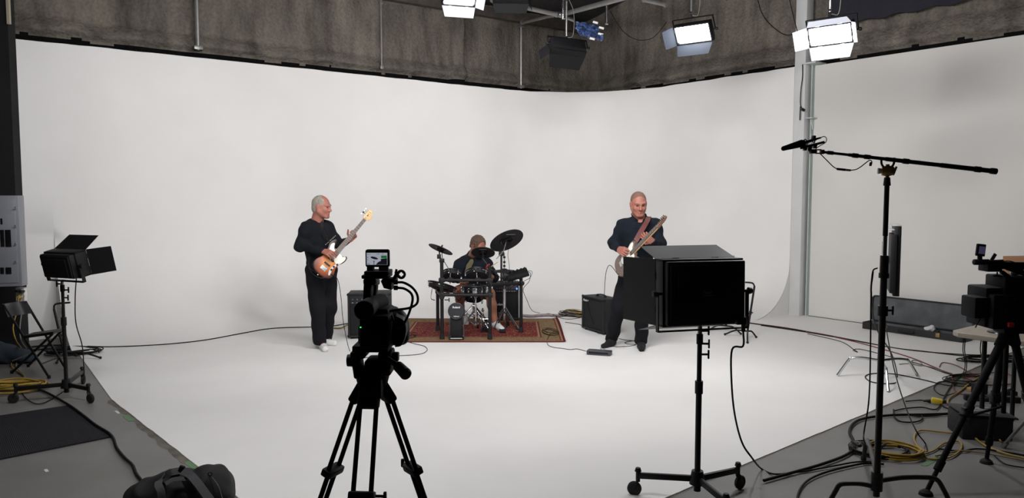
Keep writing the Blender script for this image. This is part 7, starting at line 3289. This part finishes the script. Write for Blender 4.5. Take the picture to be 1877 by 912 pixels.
# ================================================================== CABLES
C_ = cable
C_('long black cable snaking along the left cove to the bass amplifier', [(160, 634), (200, 635), (260, 633), (320, 629), (380, 622), (440, 611), (485, 603), (520, 600), (560, 599),
   (600, 598), (640, 592)], 0.006)
C_('yellow extension cable end beside the bass amplifier', [(600, 600), (622, 601), (632, 597), (646, 590)], 0.008, YEL)
coil('bundle of black cable coiled behind the left rolling light', G(135, 648), 0.26, 0.17, 6, 0.006, CORD, 0.1, rise=0.8)
coil('loose loop of black cable at the left end of the cove', G(70, 640), 0.25, 0.12, 3, 0.006, CORD, 0.5)
coil('coil of yellow extension cable under the folding chair', G(28, 716), 0.23, 0.17, 6, 0.008, YEL, 0.0, rise=0.9)
C_('thick black cable running past the rubber mat to the duffel bag', [(70, 712), (92, 722), (115, 735), (133, 746), (152, 760), (175, 778), (198, 792), (208, 803), (214, 820),
   (228, 838), (243, 852), (250, 868), (262, 884), (270, 900)], 0.010)
C_('thin black cord hanging from the left LED panel to the floor', [P(141, 500, lb.y), P(138, 540, lb.y), P(139, 590, lb.y + 0.02), P(150, 630, lb.y + 0.02), P(153, 660, lb.y), (152, 700), (125, 712), (80, 738),
   (55, 735), (40, 716), (60, 706)], 0.0045)
C_('instrument cable dropping from the sunburst bass to the floor', [bjack, P(619, 512, 8.2), P(625, 545, 8.25), P(628, 580, 8.3), P(633, 610, 8.3), (641, 642), (655, 655), (700, 652), (740, 651), (772, 648), (783, 641),
   (778, 634), (762, 630), (748, 626)], 0.0035)
coil('tangle of thin black cable on the near left corner of the rug', G(750, 618), 0.10, 0.14, 3, 0.003, CORD, 0.3, rise=3.0)
C_('instrument cable looping from the taupe guitar behind the guitarist', [ejack, P(1119, 486, 8.2), P(1112, 494, 8.3), P(1109, 515, 8.6), P(1108, 535, 9.1), P(1107, 542, 9.4)], 0.0035)
C_('thin cable draped down the front of the amplifier with script logo', [P(1075, 542, 9.66), P(1077, 556, 9.62), P(1082, 575, 9.58), P(1088, 592, 9.52), (1092, 607), (1098, 612)], 0.003)
C_('black cable looping on the floor between the feet of the guitarist', [(1113, 615), (1110, 622), (1122, 634), (1150, 634), (1166, 631), (1150, 630), (1146, 627), (1160, 624), (1172, 625), (1150, 623), (1134, 620)], 0.0035)
C_('cable from the foot pedal to the right edge of the rug', [(1074, 643), (1058, 639), (1045, 640), (1030, 638), (1015, 636), (1005, 632), (1003, 624), G(1008, 612, 0.03), G(1018, 606, 0.03)], 0.0035)
coil('tangle of thin black cable on the right end of the rug', G(1010, 612), 0.09, 0.20, 4, 0.003, CORD, 0.2, rise=2.5)
C_('thin cable hanging from the sound module behind the drum kit to the floor', [P(965, 497, 9.45), P(972, 500, 9.5), P(970, 515, 9.6), P(959, 530, 9.7), P(966, 550, 10.0), P(975, 568, 10.3), (988, 573),
   (1010, 575), (1030, 583), (1050, 584), (1068, 580)], 0.0035)
C_('second thin lead looping off the sound module', [P(963, 496, 9.44), P(975, 497, 9.4), P(972, 508, 9.45), P(962, 514, 9.5), P(956, 519, 9.5)], 0.0028)
C_('thin lead hanging under the large tilted cymbal', [P(932, 456, 9.7), P(931, 468, 9.66), P(933, 482, 9.64), P(934, 496, 9.62)], 0.0028)
for k, (m_, lbl, y0) in enumerate(((RED, 'red cable running from the drum kit towards the amplifier with script logo', 579), (GREYC, 'grey cable running behind the rug to the cable heap', 577),
                                   (CORD, 'black cable running behind the rug to the cable heap', 581))):
    C_(lbl, [(958, y0 - 1), (975, y0), (1000, y0 - 2), (1025, y0 - 1), (1045, y0 - 3), (1066, y0)], 0.005, m_)
coil('heap of thin yellow cable left of the amplifier with script logo', G(1054, 577), 0.12, 0.20, 4, 0.004, YEL, 0.4, rise=2.5)
coil('heap of thin black cable left of the amplifier with script logo', G(1057, 580), 0.13, 0.30, 5, 0.004, CORD, 0.9, rise=2.2)
coil('heap of thin grey cable left of the amplifier with script logo', G(1050, 576), 0.12, 0.22, 3, 0.004, GREYC, 0.2, rise=2.5)
C_('black cable end lying by the lower left of the amplifier with script logo', [(1036, 590), (1050, 592), (1062, 594), (1070, 597)], 0.004)

# red and black lines from the stage to the right
C_('red cable running along the white floor from the big LED panel to the right', [(1290, 578), (1330, 584), (1380, 592), (1440, 600), (1500, 611), (1560, 624), (1620, 640), (1670, 655), (1712, 672),
   (1740, 684), (1770, 690), (1800, 688)], 0.0055, RED)
C_('upper black cable running along the white floor to the beige table', [(1300, 582), (1390, 594), (1480, 607), (1560, 622), (1640, 637), (1700, 644), (1760, 651), (1830, 655)], 0.0055)
C_('lower black cable running along the white floor to the beige table', [(1395, 596), (1470, 607), (1540, 619), (1600, 630), (1660, 640), (1720, 646), (1790, 650), (1850, 648)], 0.005)
C_('dark cable with a small loop running behind the chrome stand legs', [(1480, 611), (1540, 625), (1565, 640), (1572, 645), (1564, 641), (1580, 640), (1640, 655), (1690, 668), (1730, 682), (1755, 690)], 0.004)
C_('grey cable with a loop right of the chrome stand', [(1648, 667), (1665, 666), (1690, 670), (1685, 662), (1672, 660), (1676, 667), (1705, 672), (1745, 684)], 0.004, GREYC)
C_('black cable looping under the chrome stand and off to the right', [P(1600, 498, cb.y + 0.1), P(1597, 540, cb.y + 0.3), P(1606, 600, 5.6), P(1635, 650, 6.6), (1645, 690), (1638, 702), (1600, 700), (1586, 690), (1600, 684), (1640, 685),
   (1690, 695), (1740, 706), (1790, 706), (1858, 703)], 0.005)
C_('black cable hanging down the left side of the boom stand', [P(1608, 491, cb.y + 0.02), P(1600, 497, cb.y), P(1597, 530, cb.y), P(1596, 600, cb.y), P(1595, 680, cb.y), P(1592, 740, cb.y), P(1584, 790, cb.y), P(1584, 808, cb.y),
   (1592, 822), (1604, 834), (1612, 846)], 0.004)
C_('straight black cable slanting from the flat light panel to the floor', [P(1620, 555, 6.9), P(1626, 610, 6.5), P(1640, 680, 5.9), P(1660, 745, 5.4), P(1680, 790, 5.1), (1696, 812), (1700, 828)], 0.0045)
C_('thick black power cable from the boom stand along the edge of the grey floor', [(1400, 880), (1450, 866), (1500, 852), (1545, 836), (1565, 822), (1564, 806), (1557, 790), (1566, 774), (1590, 765),
   (1640, 760), (1700, 759), (1742, 757), (1744, 753)], 0.010)
C_('black cord dropping from the big LED panel to the grey floor', [sock, sock + V((0, 0, -0.08)), P(1342, 640, kb.y - 0.03), P(1341, 700, kb.y - 0.02), P(1347, 760, kb.y), P(1360, 810, kb.y + 0.05), P(1378, 838, kb.y + 0.05), (1395, 858),
   (1418, 868), (1450, 866), (1480, 862), (1530, 853), (1570, 846), (1600, 846)], 0.0055)
C_('black cable curving out of the bottom edge beside the boom stand', [(1462, 930), (1463, 905), (1478, 882), (1510, 866), (1560, 853), (1590, 848), (1620, 850)], 0.007)
coil('coil of yellow and tan cable beside the boom stand base', G(1640, 833), 0.16, 0.14, 7, 0.006, YEL, 0.1, rise=0.6,
     tail=((1700, 840), (1740, 838), (1762, 822), (1758, 808), (1730, 812), (1712, 825), (1690, 832)))
coil('black cable wound through the yellow coil by the boom stand', G(1610, 828), 0.18, 0.16, 4, 0.005, CORD, 0.3, rise=0.7)
C_('yellow cable looping wide in front of the right tripod', [(1699, 827), (1685, 820), (1676, 805), (1680, 792), (1695, 788), (1745, 793), (1765, 790), (1790, 782), (1815, 788), (1835, 808)], 0.006, YEL)
C_('yellow cable running down from the red cables to the right tripod leg', [(1800, 688), (1780, 700), (1760, 716), (1738, 732), (1745, 750), (1760, 765), (1775, 788), (1800, 812), (1835, 828), (1890, 842)], 0.007, YEL)
C_('tan cable crossing the grey floor towards the right edge', [(1715, 835), (1760, 826), (1800, 829), (1850, 838), (1890, 846)], 0.006, mat('tan_cable', (128, 112, 78), 0.6))
C_('red cable looping around the edge of the white floor', [(1722, 672), (1728, 664), (1750, 668), (1770, 678), (1790, 690), (1775, 700), (1752, 700), (1745, 690), (1760, 686), (1800, 684), (1840, 682), (1860, 694), (1850, 704), (1815, 706)], 0.0045, RED)
C_('second red cable winding among the cables by the table leg', [(1745, 700), (1752, 716), (1775, 724), (1800, 716), (1790, 700), (1765, 690), (1780, 684), (1805, 690)], 0.0045, RED)
coil('tangle of black cable where the red cables meet', G(1772, 698), 0.20, 0.13, 4, 0.004, CORD, 0.4, rise=1.2, jit=0.8)
coil('tangle of black cable under the beige table', G(1822, 662), 0.33, 0.14, 4, 0.006, CORD, 0.0, rise=0.9, jit=0.6)
C_('black cable looping around the yellow extension plug', [(1660, 735), (1690, 733), (1706, 738)], 0.005)
C_('black cable running from the yellow plug towards the thick power cable', [(1728, 744), (1745, 752), (1740, 757), (1700, 762), (1660, 760)], 0.006)
C_('black cord curling left of the yellow extension plug', [(1640, 752), (1660, 748), (1690, 746), (1712, 750), (1722, 744), (1735, 720), (1748, 700), (1765, 685)], 0.0055)
C_('small black cord loop with a steel tip near the yellow plug', [(1638, 750), (1640, 764), (1652, 772), (1675, 773), (1690, 768), (1688, 760), (1678, 758)], 0.006)
C_('black cord curving above the yellow extension plug', [(1768, 684), (1745, 696), (1720, 700), (1712, 712), (1728, 724), (1755, 718), (1770, 706)], 0.004)
for k, x in enumerate((1768, 1771, 1800, 1806)):
    C_('%s black cord hanging under the beige table' % ('leftmost', 'second', 'third', 'rightmost')[k],
       [P(x, 612, 5.45 + 0.1), P(x - 3, 640, 5.45 + 0.1), P(x + 1, 670, 5.45 + 0.15), (x - 6 + k, 690), (x - 20, 705)], 0.0035, CORD, group='cords under the table')
C_('black cable crossing the floor at the lower right edge', [(1720, 822), (1760, 826), (1790, 822), (1830, 826), (1890, 836)], 0.006)
C_('black cord with an inline plug at the lower right edge', [(1820, 832), (1835, 845), (1850, 852), (1890, 858)], 0.004)
# cords high on the walls
C_('black cord draped across the foam wall left of the white post', [P(1388, -6, 11.6), P(1394, 18, 11.6), P(1404, 36, 11.5), P(1420, 52, 11.3), P(1440, 64, 11.0), P(1462, 61, 10.7)], 0.006)
C_('black cord crossing the top of the white post', [P(1446, -6, 10.72), P(1452, 20, 10.7), P(1458, 44, 10.7), P(1463, 62, 10.7)], 0.006)
C_('black cord hanging down the white beam right of the post', [P(1471, 118, 10.8), P(1471, 140, 10.8), P(1468, 165, 10.8), P(1467, 190, 10.8), P(1470, 199, 10.8)], 0.006)
C_('thin black cord sagging over the foam wall left of the lit panel', [P(1118, 20, 11.6), P(1140, 55, 11.6), P(1165, 72, 11.5), P(1190, 72, 11.4), P(1205, 62, 11.3), P(1222, 40, 11.2)], 0.005)
mb = MB()
mb.box(P(1472, 201, 10.78), (0.05, 0.04, 0.035), (0, R(30), 0), 0.008)
mb.cyl(P(1467, 195, 10.8), P(1466, 220, 10.8), 0.008, n=8)
tag(recentre(mb.build('cord_plug', BLK)), 'black plug at the end of the cord on the white beam', 'plug')
